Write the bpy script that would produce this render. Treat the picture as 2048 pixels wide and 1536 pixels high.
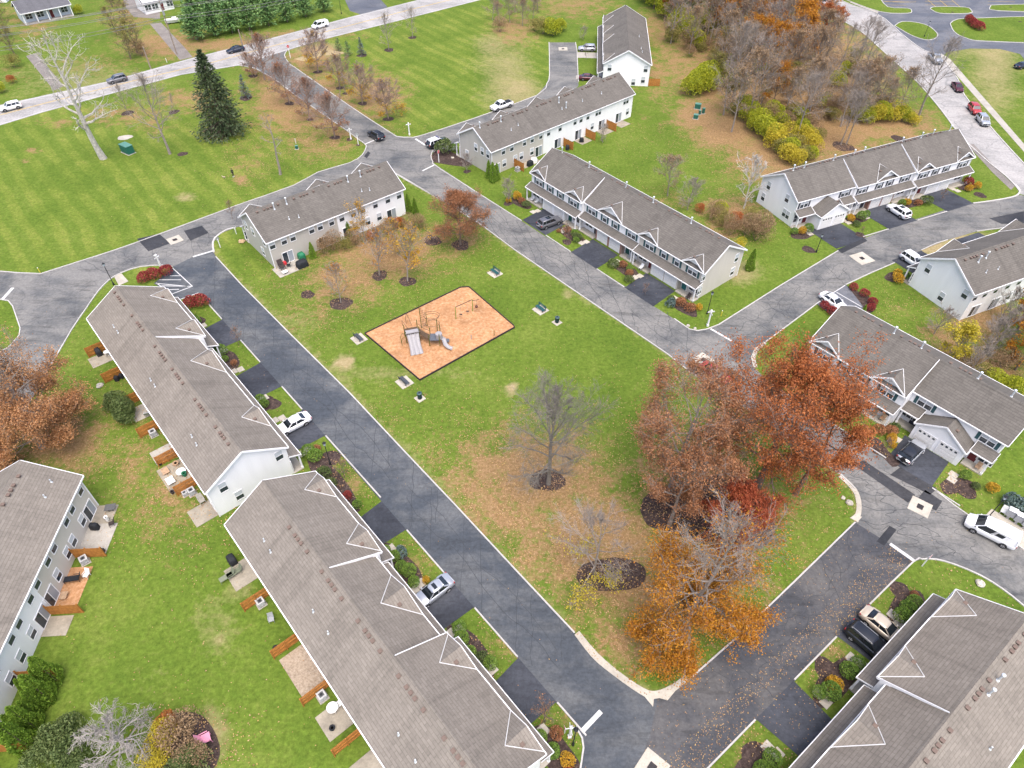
import bpy, math, random
import numpy as np
from mathutils import Vector
from mathutils.geometry import tessellate_polygon
R = math.radians
for o in list(bpy.data.objects): bpy.data.objects.remove(o)
SC = bpy.context.scene
C = SC.collection

# ------------------------------------------------------------------ camera
CAM_H, PITCH, FOC = 68.0, R(45.3), 1366.0          # metres, downward tilt, focal length in photo pixels
cam = bpy.data.cameras.new('camera'); cam.sensor_width = 36.0; cam.lens = 36.0*FOC/2048
cam.clip_start = 0.5; cam.clip_end = 6000
camo = bpy.data.objects.new('camera', cam); C.objects.link(camo)
camo.location = (0, 0, CAM_H); camo.rotation_euler = (R(90)-PITCH, 0, 0)
SC.camera = camo
# ------------------------------------------------------------------ sky, sun, exposure (bright overcast)
SUN_EL, SUN_AZ = R(68), R(168)                     # azimuth clockwise from +Y
wd = bpy.data.worlds.new('World'); SC.world = wd; wd.use_nodes = True
wn = wd.node_tree.nodes; wl = wd.node_tree.links
sky = wn.new('ShaderNodeTexSky'); sky.sky_type = 'NISHITA'; sky.sun_disc = False
sky.sun_elevation = SUN_EL; sky.sun_rotation = SUN_AZ; sky.air_density = 0.6; sky.dust_density = 4.0; sky.ozone_density = 1.0
wl.new(sky.outputs[0], wn['Background'].inputs[0]); wn['Background'].inputs[1].default_value = 0.15
sun = bpy.data.lights.new('sun', 'SUN'); sun.energy = 0.75; sun.angle = R(60); sun.color = (1, 0.96, 0.9)
suno = bpy.data.objects.new('sun', sun); C.objects.link(suno)
sdir = Vector((math.sin(SUN_AZ)*math.cos(SUN_EL), math.cos(SUN_AZ)*math.cos(SUN_EL), math.sin(SUN_EL)))
suno.rotation_euler = (-sdir).to_track_quat('-Z', 'Y').to_euler(); suno.location = sdir*200
SC.view_settings.view_transform = 'Standard'; SC.view_settings.look = 'None'
SC.view_settings.exposure = 1.46; SC.view_settings.gamma = 1.0; SC.view_settings.use_curve_mapping = False
SC.render.resolution_x = 1024; SC.render.resolution_y = 768

# ------------------------------------------------------------------ helpers
_cp, _sp = math.cos(PITCH), math.sin(PITCH)
def W(px, py, z=0.0):
    "world x,y of the point at height z that the photo shows at pixel px,py"
    x = (px-1024)/FOC; y = -(py-768)/FOC
    d = (x, _cp+y*_sp, -_sp+y*_cp); s = (CAM_H-z)/-d[2]
    return (d[0]*s, d[1]*s)
def WL(pts, z=0.0): return [W(a, b, z) for a, b in pts]
def PX(x, y, z=0.0):
    "photo pixel of a world point"
    dx, dy, dz = x, y, z-CAM_H
    f = dy*_cp-dz*_sp; u = dy*_sp+dz*_cp
    return (1024+FOC*dx/f, 768-FOC*u/f)
def hot(px, py, tx, ty):
    "height of a thing whose foot and top show at these pixels"
    B = W(px, py); x = (tx-1024)/FOC; y = -(ty-768)/FOC
    d = (x, _cp+y*_sp, -_sp+y*_cp)
    s = (B[0]*d[0]+B[1]*d[1])/(d[0]**2+d[1]**2)
    return CAM_H+s*d[2]

class MB:
    "collects faces for one mesh"
    def __init__(s): s.v = []; s.f = []
    def face(s, pts):
        n = len(s.v); s.v += [tuple(p) for p in pts]; s.f.append(tuple(range(n, n+len(pts)))); return s
    def box(s, x0, x1, y0, y1, z0, z1):
        n = len(s.v)
        s.v += [(x0,y0,z0),(x1,y0,z0),(x1,y1,z0),(x0,y1,z0),(x0,y0,z1),(x1,y0,z1),(x1,y1,z1),(x0,y1,z1)]
        for q in ((0,3,2,1),(4,5,6,7),(0,1,5,4),(1,2,6,5),(2,3,7,6),(3,0,4,7)): s.f.append(tuple(n+i for i in q))
        return s
    def prism(s, prof, x0, x1):
        "profile [(y,z)] extruded along x"
        n = len(s.v); k = len(prof)
        s.v += [(x0, y, z) for y, z in prof]+[(x1, y, z) for y, z in prof]
        for i in range(k): j = (i+1) % k; s.f.append((n+i, n+j, n+k+j, n+k+i))
        s.f.append(tuple(n+i for i in reversed(range(k)))); s.f.append(tuple(n+k+i for i in range(k)))
        return s
    def vprism(s, poly, z0, z1):
        n = len(s.v); k = len(poly)
        s.v += [(x, y, z0) for x, y in poly]+[(x, y, z1) for x, y in poly]
        for i in range(k): j = (i+1) % k; s.f.append((n+i, n+j, n+k+j, n+k+i))
        s.f.append(tuple(n+i for i in reversed(range(k)))); s.f.append(tuple(n+k+i for i in range(k)))
        return s
    def bar(s, a, b, w, h):
        "rectangular bar from a to b, w wide, h tall"
        a = Vector(a); b = Vector(b); d = (b-a).normalized()
        side = d.cross(Vector((0,0,1)))
        side = side.normalized() if side.length > 1e-4 else Vector((1,0,0))
        up = side.cross(d)
        n = len(s.v)
        for p in (a, b):
            for i, j in ((-1,-1),(1,-1),(1,1),(-1,1)): s.v.append(tuple(p+side*i*w/2+up*j*h/2))
        for q in ((0,3,2,1),(4,5,6,7),(0,1,5,4),(1,2,6,5),(2,3,7,6),(3,0,4,7)): s.f.append(tuple(n+i for i in q))
        return s
    def tube(s, pts, rad, k=6, cap=True):
        pts = [Vector(p) for p in pts]
        if not hasattr(rad, '__len__'): rad = [rad]*len(pts)
        n = len(s.v); ref = Vector((0.31,0.17,0.93))
        for i, p in enumerate(pts):
            d = (pts[min(i+1,len(pts)-1)]-pts[max(i-1,0)]).normalized()
            a = d.cross(ref)
            if a.length < 0.05: a = d.cross(Vector((1,0,0)))
            a.normalize(); b = d.cross(a)
            for j in range(k):
                t = 2*math.pi*j/k; q = p+(a*math.cos(t)+b*math.sin(t))*rad[i]; s.v.append((q.x,q.y,q.z))
        for i in range(len(pts)-1):
            for j in range(k):
                j2 = (j+1) % k; s.f.append((n+i*k+j, n+i*k+j2, n+(i+1)*k+j2, n+(i+1)*k+j))
        if cap:
            s.f.append(tuple(n+j for j in reversed(range(k)))); s.f.append(tuple(n+(len(pts)-1)*k+j for j in range(k)))
        return s
    def lathe(s, prof, k=12, c=(0,0)):
        n = len(s.v); m = len(prof)
        for r, z in prof:
            for j in range(k): t = 2*math.pi*j/k; s.v.append((c[0]+r*math.cos(t), c[1]+r*math.sin(t), z))
        for i in range(m-1):
            for j in range(k): j2 = (j+1) % k; s.f.append((n+i*k+j, n+i*k+j2, n+(i+1)*k+j2, n+(i+1)*k+j))
        s.f.append(tuple(n+j for j in reversed(range(k)))); s.f.append(tuple(n+(m-1)*k+j for j in range(k)))
        return s
    def mesh(s, name, mat=None, smooth=False):
        me = bpy.data.meshes.new(name); me.from_pydata(s.v, [], s.f)
        if mat is not None: me.materials.append(mat)
        if smooth: me.polygons.foreach_set('use_smooth', [True]*len(me.polygons))
        me.update(); return me
    def build(s, name, mat, parent=None, loc=(0,0,0), rz=0.0, smooth=False):
        return put(name, s.mesh(name, mat, smooth), parent, loc, rz)

def put(name, me, parent=None, loc=(0,0,0), rz=0.0, scale=None):
    o = bpy.data.objects.new(name, me); C.objects.link(o)
    o.location = loc; o.rotation_euler = (0, 0, rz)
    if scale is not None: o.scale = scale
    if parent is not None: o.parent = parent
    return o
def thing(name, label, cat, loc=(0,0,0), rz=0.0, group=None):
    o = put(name, None, None, loc, rz); o['label'] = label; o['category'] = cat
    if group: o['group'] = group
    return o
def tag(o, label, cat, group=None):
    o['label'] = label; o['category'] = cat
    if group: o['group'] = group
    return o
def structure(o): o['kind'] = 'structure'; return o
def stuff(o): o['kind'] = 'stuff'; return o
def sheet(name, pts, z, mat, kind='structure', parent=None):
    "flat polygon of world points at height z"
    tri = tessellate_polygon([[Vector((x, y, 0)) for x, y in pts]])
    me = bpy.data.meshes.new(name); fs = []
    for t in tri:
        a, b, c = (pts[i] for i in t)
        cr = (b[0]-a[0])*(c[1]-a[1])-(b[1]-a[1])*(c[0]-a[0])
        fs.append(tuple(t) if cr > 0 else tuple(reversed(t)))
    me.from_pydata([(x, y, z) for x, y in pts], [], fs); me.materials.append(mat); me.update()
    o = put(name, me, parent)
    if kind: o['kind'] = kind
    return o
def offset_line(pts, d):
    "polyline moved d metres to its left"
    out = []
    for i, p in enumerate(pts):
        a = pts[max(i-1,0)]; b = pts[min(i+1,len(pts)-1)]
        tx, ty = b[0]-a[0], b[1]-a[1]; l = math.hypot(tx, ty) or 1
        out.append((p[0]-ty/l*d, p[1]+tx/l*d))
    return out
def smooth_line(pts, n=3):
    "Catmull-Rom through the points"
    out = []
    for i in range(len(pts)-1):
        p0 = pts[max(i-1,0)]; p1 = pts[i]; p2 = pts[i+1]; p3 = pts[min(i+2,len(pts)-1)]
        for k in range(n):
            t = k/n
            out.append(tuple(0.5*((2*p1[j])+(p2[j]-p0[j])*t+(2*p0[j]-5*p1[j]+4*p2[j]-p3[j])*t*t+(3*p1[j]-p0[j]-3*p2[j]+p3[j])*t**3) for j in (0,1)))
    out.append(tuple(pts[-1])); return out
def ribbon(name, pts, w, z0, z1, mat, kind='structure'):
    "a strip w wide centred on the polyline, with real height"
    l = offset_line(pts, w/2); r = offset_line(pts, -w/2); m = MB(); n = len(pts)
    m.v = [(x,y,z1) for x,y in l]+[(x,y,z1) for x,y in r]+[(x,y,z0) for x,y in l]+[(x,y,z0) for x,y in r]
    for i in range(n-1):
        m.f += [(n+i, n+i+1, i+1, i), (i, i+1, 2*n+i+1, 2*n+i), (n+i+1, n+i, 3*n+i, 3*n+i+1)]
    m.f += [(0, 2*n, 3*n, n), (n-1, 2*n-1, 4*n-1, 3*n-1)]
    o = m.build(name, mat)
    if kind: o['kind'] = kind
    return o
def inside(poly, X, Y):
    "vectorised point in polygon"
    r = np.zeros(X.shape, bool); n = len(poly)
    for i in range(n):
        x0, y0 = poly[i]; x1, y1 = poly[(i+1) % n]
        c = (y0 > Y) != (y1 > Y)
        if y0 != y1: r ^= c & (X < (x1-x0)*(Y-y0)/(y1-y0)+x0)
    return r

# ------------------------------------------------------------------ materials
MATS = {}
class NT:
    def __init__(s, name):
        s.m = bpy.data.materials.new(name); s.m.use_nodes = True; s.t = s.m.node_tree
        s.b = s.t.nodes['Principled BSDF']; s.b.inputs['Specular IOR Level'].default_value = 0.3
    def n(s, typ, **kw):
        x = s.t.nodes.new(typ)
        for k, v in kw.items(): setattr(x, k, v)
        return x
    def l(s, a, b): s.t.links.new(a, b)
    def val(s, sock, v):
        if hasattr(v, 'bl_idname') or hasattr(v, 'is_output'): s.l(v, sock)
        else: sock.default_value = v
    def coords(s, kind='Object', scale=(1,1,1), rot=(0,0,0)):
        t = s.n('ShaderNodeTexCoord') if kind != 'World' else s.n('ShaderNodeNewGeometry')
        mp = s.n('ShaderNodeMapping'); s.l(t.outputs['Position' if kind == 'World' else kind], mp.inputs[0])
        mp.inputs['Scale'].default_value = scale; mp.inputs['Rotation'].default_value = rot
        return mp.outputs[0]
    def noise(s, co, scale, detail=4, rough=0.55, dist=0.0):
        x = s.n('ShaderNodeTexNoise'); s.l(co, x.inputs['Vector']); x.inputs['Scale'].default_value = scale
        x.inputs['Detail'].default_value = detail; x.inputs['Roughness'].default_value = rough; x.inputs['Distortion'].default_value = dist
        return x.outputs['Fac']
    def ramp(s, fac, stops, interp='LINEAR'):
        x = s.n('ShaderNodeValToRGB'); s.l(fac, x.inputs[0]); e = x.color_ramp.elements; x.color_ramp.interpolation = interp
        while len(e) < len(stops): e.new(0.5)
        for i, (p, c) in enumerate(stops):
            e[i].position = p; e[i].color = (c, c, c, 1) if not hasattr(c, '__len__') else (*c, 1)
        return x.outputs[0]
    def mix(s, fac, a, b, mode='MIX'):
        x = s.n('ShaderNodeMix', data_type='RGBA', blend_type=mode)
        s.val(x.inputs[0], fac)
        for k, c in ((6, a), (7, b)):
            if hasattr(c, 'is_output'): s.l(c, x.inputs[k])
            else: x.inputs[k].default_value = (*c, 1)
        return x.outputs[2]
    def math(s, op, a, b=0.0, clamp=False):
        x = s.n('ShaderNodeMath', operation=op, use_clamp=clamp); s.val(x.inputs[0], a); s.val(x.inputs[1], b); return x.outputs[0]
    def bump(s, h, strength=0.3, dist=0.02):
        x = s.n('ShaderNodeBump'); s.l(h, x.inputs['Height']); x.inputs['Strength'].default_value = strength; x.inputs['Distance'].default_value = dist
        s.l(x.outputs[0], s.b.inputs['Normal'])
    def out(s, col, rough=0.8, spec=None):
        if hasattr(col, 'is_output'): s.l(col, s.b.inputs['Base Color'])
        else: s.b.inputs['Base Color'].default_value = (*col, 1)
        s.val(s.b.inputs['Roughness'], rough)
        if spec is not None: s.b.inputs['Specular IOR Level'].default_value = spec
        return s.m
def plain(name, c, rough=0.6, var=0.18, scale=3.0, spec=0.3, metal=0.0, coat=0.0):
    "even colour with fine uneven tone"
    if name in MATS: return MATS[name]
    t = NT(name); co = t.coords('Object'); f = t.noise(co, scale, 5, 0.65)
    a = tuple(x*(1-var) for x in c); b = tuple(min(1, x*(1+var)) for x in c)
    m = t.out(t.ramp(f, [(0.3, a), (0.7, b)]), rough, spec)
    t.b.inputs['Metallic'].default_value = metal; t.b.inputs['Coat Weight'].default_value = coat
    MATS[name] = m; return m
def siding(name, c):
    t = NT(name); co = t.coords('Object')
    sx = t.n('ShaderNodeSeparateXYZ'); t.l(co, sx.inputs[0])
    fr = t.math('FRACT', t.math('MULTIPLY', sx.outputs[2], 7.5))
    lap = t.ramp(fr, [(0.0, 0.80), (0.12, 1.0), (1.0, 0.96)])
    st = t.coords('Object', (0.7, 0.7, 0.12)); g = t.ramp(t.noise(st, 1.6, 5), [(0.3, 0.93), (0.7, 1.0)])
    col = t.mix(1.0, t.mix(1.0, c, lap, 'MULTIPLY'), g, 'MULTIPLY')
    t.bump(fr, 0.25, 0.02); MATS[name] = t.out(col, 0.55); return MATS[name]
def brickmat(name, c):
    t = NT(name); co = t.coords('Object', (1,1,1), (R(90),0,0)); b = t.n('ShaderNodeTexBrick'); t.l(co, b.inputs['Vector'])
    b.inputs['Color1'].default_value = (*c, 1); b.inputs['Color2'].default_value = (*[x*0.7 for x in c], 1)
    b.inputs['Mortar'].default_value = (0.36,0.33,0.30,1); b.inputs['Scale'].default_value = 1.0
    b.inputs['Brick Width'].default_value = 0.22; b.inputs['Row Height'].default_value = 0.075; b.inputs['Mortar Size'].default_value = 0.012
    MATS[name] = t.out(b.outputs[0], 0.85); return MATS[name]
def shingle(name, c):
    t = NT(name); co = t.coords('Object')
    b = t.n('ShaderNodeTexBrick'); t.l(co, b.inputs['Vector']); b.inputs['Scale'].default_value = 1
    b.inputs['Brick Width'].default_value = 0.95; b.inputs['Row Height'].default_value = 0.27; b.inputs['Mortar Size'].default_value = 0.03
    b.inputs['Color1'].default_value = (*[x*1.16 for x in c], 1); b.inputs['Color2'].default_value = (*[x*0.86 for x in c], 1)
    b.inputs['Mortar'].default_value = (*[x*0.62 for x in c], 1)
    f = t.noise(co, 2.6, 5, 0.8); col = t.mix(0.45, b.outputs[0], t.ramp(f, [(0.3, [x*0.72 for x in c]), (0.7, [x*1.28 for x in c])]))
    blot = t.noise(t.coords('Object', (0.35, 0.35, 0.35)), 1.0, 5, 0.6)
    col = t.mix(1.0, col, t.ramp(blot, [(0.3, 0.92), (0.65, 1.06)]), 'MULTIPLY')
    # dark algae streaks that run down the slope
    stt = t.noise(t.coords('Object', (0.75, 0.045, 0.0)), 1.0, 4, 0.65)
    col = t.mix(1.0, col, t.ramp(stt, [(0.34, 0.84), (0.5, 1.0)]), 'MULTIPLY')
    t.bump(b.outputs['Fac'], 0.3, 0.01); MATS[name] = t.out(col, 0.9, 0.15); return MATS[name]
def asphalt(name, dark, light, wear=0.5, crack=0.6, cell=0.22, rot=49, sealed=(0.03,0.032,0.037), blot=0.5):
    t = NT(name); co = t.coords('World')
    big = t.noise(co, 0.11, 5, 0.62, 0.6); mid = t.noise(t.coords('World', (0.35,1.5,1), (0,0,R(rot))), 0.35, 6, 0.7); fine = t.noise(co, 7.0, 3, 0.8)
    f = t.math('ADD', t.math('MULTIPLY', big, 0.65), t.math('MULTIPLY', mid, 0.35))
    w = t.ramp(f, [(0.5-wear*0.18, 0.0), (0.68-wear*0.18, 1.0)])
    col = t.mix(w, dark, light)
    st = t.ramp(t.noise(t.coords('World', (0.16,0.7,1), (0,0,R(rot))), 1.0, 7, 0.72, 0.5), [(0.40-0.06*blot, 1-0.45*blot), (0.48, 1.0)])
    col = t.mix(1.0, col, st, 'MULTIPLY')
    col = t.mix(1.0, col, t.ramp(t.noise(co, 2.4, 3, 0.8), [(0.25, 0.70), (0.75, 1.30)]), 'MULTIPLY')
    # sealed cracks
    cc = t.coords('World', (cell, cell*1.25, cell), (0,0,R(rot)))
    wob = t.n('ShaderNodeTexNoise'); t.l(co, wob.inputs['Vector']); wob.inputs['Scale'].default_value = 0.35; wob.inputs['Detail'].default_value = 4
    va = t.n('ShaderNodeVectorMath', operation='MULTIPLY_ADD'); t.l(wob.outputs['Color'], va.inputs[0]); va.inputs[1].default_value = (0.42,0.42,0); t.l(cc, va.inputs[2])
    vo = t.n('ShaderNodeTexVoronoi', feature='DISTANCE_TO_EDGE'); t.l(va.outputs[0], vo.inputs['Vector']); vo.inputs['Scale'].default_value = 1.0; vo.inputs['Randomness'].default_value = 0.85
    line = t.ramp(vo.outputs['Distance'], [(0.007, 1.0), (0.019, 0.0)])
    gap = t.ramp(t.noise(co, 0.16, 3), [(0.36, 0.0), (0.52, 1.0)])
    col = t.mix(t.math('MULTIPLY', t.math('MULTIPLY', line, crack), gap), col, sealed)
    MATS[name] = t.out(col, t.ramp(mid, [(0.3, 0.62), (0.7, 0.9)]), 0.3); return MATS[name]
def concrete(name, c, var=0.22):
    t = NT(name); co = t.coords('World'); a = t.noise(co, 0.5, 6, 0.65); b = t.noise(co, 6, 3, 0.7)
    col = t.mix(1.0, t.ramp(a, [(0.3, [x*(1-var) for x in c]), (0.7, [x*(1+var*0.6) for x in c])]), t.ramp(b, [(0.3, 0.86), (0.7, 1.1)]), 'MULTIPLY')
    MATS[name] = t.out(col, 0.85); return MATS[name]
def loose(name, c1, c2, c3, scale=5.0, bump=0.6):
    "mulch, chips, soil"
    t = NT(name); co = t.coords('World'); a = t.noise(co, scale, 5, 0.8); b = t.noise(co, 0.35, 4, 0.6)
    col = t.ramp(a, [(0.28, c1), (0.5, c2), (0.72, c3)])
    col = t.mix(1.0, col, t.ramp(b, [(0.3, 0.78), (0.7, 1.15)]), 'MULTIPLY'); t.bump(a, bump, 0.06)
    MATS[name] = t.out(col, 0.95, 0.1); return MATS[name]
def leafmat(name, stops, rough=0.6, trans=0.25):
    "every leaf takes its own tone"
    t = NT(name); g = t.n('ShaderNodeNewGeometry'); oi = t.n('ShaderNodeObjectInfo')
    f = t.math('ADD', g.outputs['Random Per Island'], t.math('MULTIPLY', t.math('SUBTRACT', oi.outputs['Random'], 0.5), 0.25))
    n = len(stops); col = t.ramp(f, [(i/(n-1) if n > 1 else 0, c) for i, c in enumerate(stops)])
    t.out(col, rough, 0.2)
    tr = t.n('ShaderNodeBsdfTranslucent'); t.l(col, tr.inputs[0]); ms = t.n('ShaderNodeMixShader'); ms.inputs[0].default_value = trans
    t.l(t.b.outputs[0], ms.inputs[1]); t.l(tr.outputs[0], ms.inputs[2]); t.l(ms.outputs[0], t.t.nodes['Material Output'].inputs[0])
    MATS[name] = t.m; return t.m
def glassmat(name, c, rough=0.08, spec=0.6):
    t = NT(name); MATS[name] = t.out(c, rough, spec); return MATS[name]

siding('siding_white', (0.87,0.87,0.87)); siding('siding_cream', (0.60,0.56,0.50)); siding('siding_beige', (0.50,0.47,0.42)); siding('siding_blue', (0.52,0.58,0.63))
flash = plain('flashing', (0.55,0.55,0.54), 0.5, 0.1)
trim = plain('white_trim', (0.80,0.80,0.80), 0.5, 0.06)
shingle('roof_tan', (0.205,0.183,0.156)); shingle('roof_grey', (0.135,0.124,0.110)); shingle('roof_dark', (0.12,0.12,0.13))
brickmat('brick_red', (0.34,0.13,0.085))
glass_dark = glassmat('glass_dark', (0.035,0.045,0.055)); glass_blind = glassmat('glass_blind', (0.50,0.53,0.56), 0.25, 0.5)
car_glass = glassmat('car_glass', (0.012,0.016,0.02), 0.05, 0.8)
shutter_m = plain('shutter_green', (0.035,0.085,0.095), 0.6, 0.1); shutter_dk = plain('shutter_charcoal', (0.05,0.055,0.07), 0.6, 0.1)
vent_m = plain('vent_brown', (0.155,0.112,0.09), 0.7, 0.2); metal_w = plain('flue_metal', (0.62,0.66,0.68), 0.4, 0.1, metal=0.3)
fence_m = plain('cedar_fence', (0.37,0.155,0.036), 0.75, 0.35, 2.5); conc = concrete('concrete', (0.38,0.355,0.31)); conc_pale = concrete('concrete_pale', (0.44,0.405,0.34)); kerb_m = concrete('kerb_concrete', (0.46,0.445,0.42), 0.15)
patio_m = concrete('patio_worn', (0.32,0.285,0.225), 0.35); paint = concrete('road_paint', (0.56,0.56,0.55), 0.12); paint_y = concrete('yellow_paint', (0.55,0.38,0.10), 0.2)
asphalt('asphalt_sealed', (0.054,0.063,0.075), (0.125,0.130,0.132), 0.25, 0.22, 0.20, 41, (0.035,0.04,0.05), 0.5)
asphalt('asphalt_worn', (0.076,0.081,0.085), (0.185,0.180,0.168), 0.75, 0.38, 0.24, 41, (0.05,0.052,0.06), 0.75)
asphalt('asphalt_south', (0.054,0.057,0.065), (0.115,0.111,0.107), 0.3, 0.25, 0.20, -41, (0.03,0.033,0.04), 0.7)
asphalt('asphalt_old', (0.235,0.230,0.222), (0.36,0.345,0.33), 0.6, 0.5, 0.15, 50, (0.16,0.16,0.16), 0.25)
asphalt('asphalt_lot', (0.090,0.098,0.117), (0.152,0.156,0.168), 0.3, 0.3, 0.10, 0, (0.05,0.05,0.055), 0.3)
asphalt('asphalt_drive', (0.033,0.037,0.047), (0.064,0.070,0.084), 0.35, 0.25, 0.3, 0, (0.02,0.02,0.025), 0.6)
asphalt('asphalt_patch', (0.023,0.025,0.030), (0.050,0.050,0.054), 0.4, 0.0, 0.3, 0, (0.02,0.02,0.02), 0.5)
loose('mulch', (0.020,0.014,0.013), (0.060,0.043,0.038), (0.14,0.10,0.085), 3.0); loose('wood_chips', (0.27,0.135,0.06), (0.42,0.225,0.11), (0.55,0.36,0.22), 2.2, 0.35)
loose('gravel', (0.13,0.115,0.10), (0.21,0.19,0.175), (0.29,0.27,0.25), 4.0); loose('bare_earth', (0.20,0.15,0.10), (0.34,0.27,0.20), (0.48,0.41,0.33), 4.0)
loose('straw', (0.24,0.18,0.09), (0.34,0.27,0.15), (0.44,0.37,0.23), 5.0)
bark = plain('bark_grey', (0.25,0.215,0.185), 0.9, 0.4, 6); bark_br = plain('bark_brown', (0.16,0.12,0.095), 0.9, 0.4, 6); bark_pale = plain('bark_pale', (0.44,0.41,0.37), 0.85, 0.35, 2.5); bark_red = plain('twig_russet', (0.26,0.19,0.155), 0.9, 0.3, 6)
iron = plain('black_iron', (0.02,0.022,0.026), 0.5, 0.2); steel = plain('grey_steel', (0.38,0.39,0.40), 0.45, 0.1, metal=0.4); rubber = plain('tyre_rubber', (0.018,0.018,0.02), 0.8, 0.2)
# ------------------------------------------------------------------ building frames: origin of the front left corner, direction of the front, length
def _rot(a): return (math.cos(R(a)), math.sin(R(a))), (-math.sin(R(a)), math.cos(R(a)))
def _off(p, az, du, dv): u, v = _rot(az); return (p[0]+u[0]*du+v[0]*dv, p[1]+u[1]*du+v[1]*dv)
FR = {'A': (_off((-60.7,75.2), -48.9, 40.1, 10.6), 131.1, 40.1), 'B': (_off((-30.8,40.8), -49.3, 38.9, 10.6), 130.7, 38.9),
      'C': (_off((33.2,24.7), 37.9, 13.9, 0), 217.9, 40.5), 'D': (_off((-49.0,47.3), -86.5, 0, -10.8), -86.5, 40.3),
      'E': (_off((-39.9,94.3), 40.2, 26.9, 10.8), 220.2, 26.9), 'F': (_off((-4.0,125.6), 41.2, 41.8, 10.8), 221.2, 41.8),
      'G': (_off((22,171.2), -5.3, 0, 33.5), -95.3, 33.5), 'H': ((3.2,117.4), -51.0, 41.0), 'I': ((50.5,106.6), 24.3, 42.3),
      'J': (_off((68.8,80.7), 24.3, 40, 10.5), 204.3, 40.0), 'K': ((41.1,70.4), -50.3, 25.6)}
def BL(b, x, y):
    o, az, L = FR[b]; return _off(o, az, x, y)
def BLL(b, pts): return [BL(b, *p) for p in pts]

# ------------------------------------------------------------------ roads (outlines)
east_left = WL([(797,350),(894,407),(966,453),(1029,500),(1180,603),(1334,708),(1382,746),(1485,811),(1560,865),(1640,922),(1683,951),(1710,978),(1719,1000),(1718,1025),(1710,1045)])
east_right = WL([(862,314),(869,328),(1043,442),(1089,472),(1142,504),(1193,538),(1252,574),(1308,613),(1348,638),(1379,659),(1396,662)])
left_in = WL([(427,503),(432,514),(485,572),(580,668),(700,787),(805,899),(911,1011),(1030,1139),(1149,1266)])
corner_s = WL([(1151,1269),(1183,1312),(1224,1346),(1286,1389),(1316,1394),(1348,1380),(1392,1349)])
front_line = [BL('B',-8.6,-5.2), BL('B',0.7,-5.2), BL('B',16,-5.25), BL('B',34.1,-5.3), BL('A',15,-5.35), BL('A',34,-5.4), BL('A',39.4,-5.6)]
RD = {}
RD['left'] = left_in + corner_s[:5] + WL([(1300,1470),(1240,1640),(1120,1640),(1161,1536),(1166,1496),(1164,1476),(1152,1455)]) + front_line[1:] + WL([(345,534),(386,514)])
RD['west'] = WL([(-120,545),(0,543),(34,546),(82,548),(154,525),(232,500),(321,468),(472,412),(588,371),(636,345),(700,326),(716,319),(790,347)]) + BLL('E', [(2,-5.0),(14,-5.0),(24,-5.0)]) + WL([(472,455),(441,467),(426,485),(427,503),(386,514),(345,534),(325,531),(280,534),(243,546),(219,560),(195,585),(171,620),(143,661),(82,767),(55,815),(-120,960),(-120,770),(0,705),(20,693),(39,671),(41,657),(26,613),(17,602),(0,599),(-120,585)])
RD['access'] = WL([(478,131),(502,135),(514,139),(545,156),(581,183),(690,259),(718,280),(731,289),(732,296),(724,311),(716,319),(790,347),(797,350),(869,328),(862,314),(864,305)]) + [BL('F',40.3,-2.9), BL('F',38.5,-5.2), BL('F',20,-5.3), BL('F',9,-5.2)] + WL([(1157,172),(1156,150),(1154,102),(1151,85),(1098,85),(1099,150),(1094,167),(1074,191),(937,241),(841,272),(820,275),(797,274),(783,267),(706,217),(649,177),(592,137),(578,127),(569,111),(574,102),(590,96)])
RD['east'] = east_left + WL([(1779,1088),(1828,1123),(1843,1119),(1871,1119),(1908,1129),(1960,1151),(2004,1178),(2048,1213),(2160,1310),(2160,1160),(2048,1100),(1936,1031),(1908,1011)]) + BLL('K', [(22.3,-5.5),(16.6,-5.6),(13.2,-5.8),(5,-5.8),(-0.5,-5.8)]) + WL([(1508,735),(1505,719),(1510,702),(1462,681),(1421,657),(1413,659)]) + east_right[::-1]
RD['northeast'] = WL([(1421,657),(1437,650),(1560,572),(1676,502),(1727,477),(1777,458),(1830,439),(1890,420),(1946,407),(2023,395),(2037,389),(2080,400),(2160,440),(2160,470),(2048,453),(1953,463),(1895,480),(1842,501),(1789,526),(1691,570),(1632,609),(1529,686),(1510,702),(1462,681)])
RD['south'] = WL([(1710,1045),(1590,1162),(1469,1279),(1392,1349),(1348,1380),(1316,1394),(1300,1470),(1240,1640),(1330,1640)]) + BLL('C', [(29.6,-4.7),(23.1,-4.7),(17.3,-4.7),(10,-4.75),(4.2,-4.75)]) + WL([(1828,1123),(1779,1088)])
out_l = smooth_line(WL([(1575,-40),(1620,0),(1659,26),(1724,65),(1751,89),(1792,126),(1837,167),(1881,219),(1922,273),(1973,321),(2011,352),(2034,376),(2040,388)]), 3)
out_r = smooth_line(WL([(1620,-40),(1680,0),(1755,29),(1789,55),(1803,68),(1844,99),(1881,115),(1915,158),(1929,191),(1980,253),(2048,328),(2130,410)]), 3)
RD['outer'] = out_l + WL([(2080,400)]) + out_r[::-1]
main_u = WL([(-160,248),(0,210),(110,186),(219,162),(376,118),(547,75),(700,34),(835,0),(960,-32)]); main_l = WL([(-160,290),(0,251),(85,225),(362,150),(478,131),(590,96),(655,77),(800,41),(961,0),(1080,-32)])
RD['main'] = main_l + main_u[::-1]
RD['lot'] = WL([(1755,29),(1789,55),(1803,68),(1844,99),(1881,115),(1895,104),(1940,97),(2000,98),(2040,108),(2048,118),(2046,130),(2160,150),(2160,-60),(1700,-60),(1700,5)])
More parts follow.
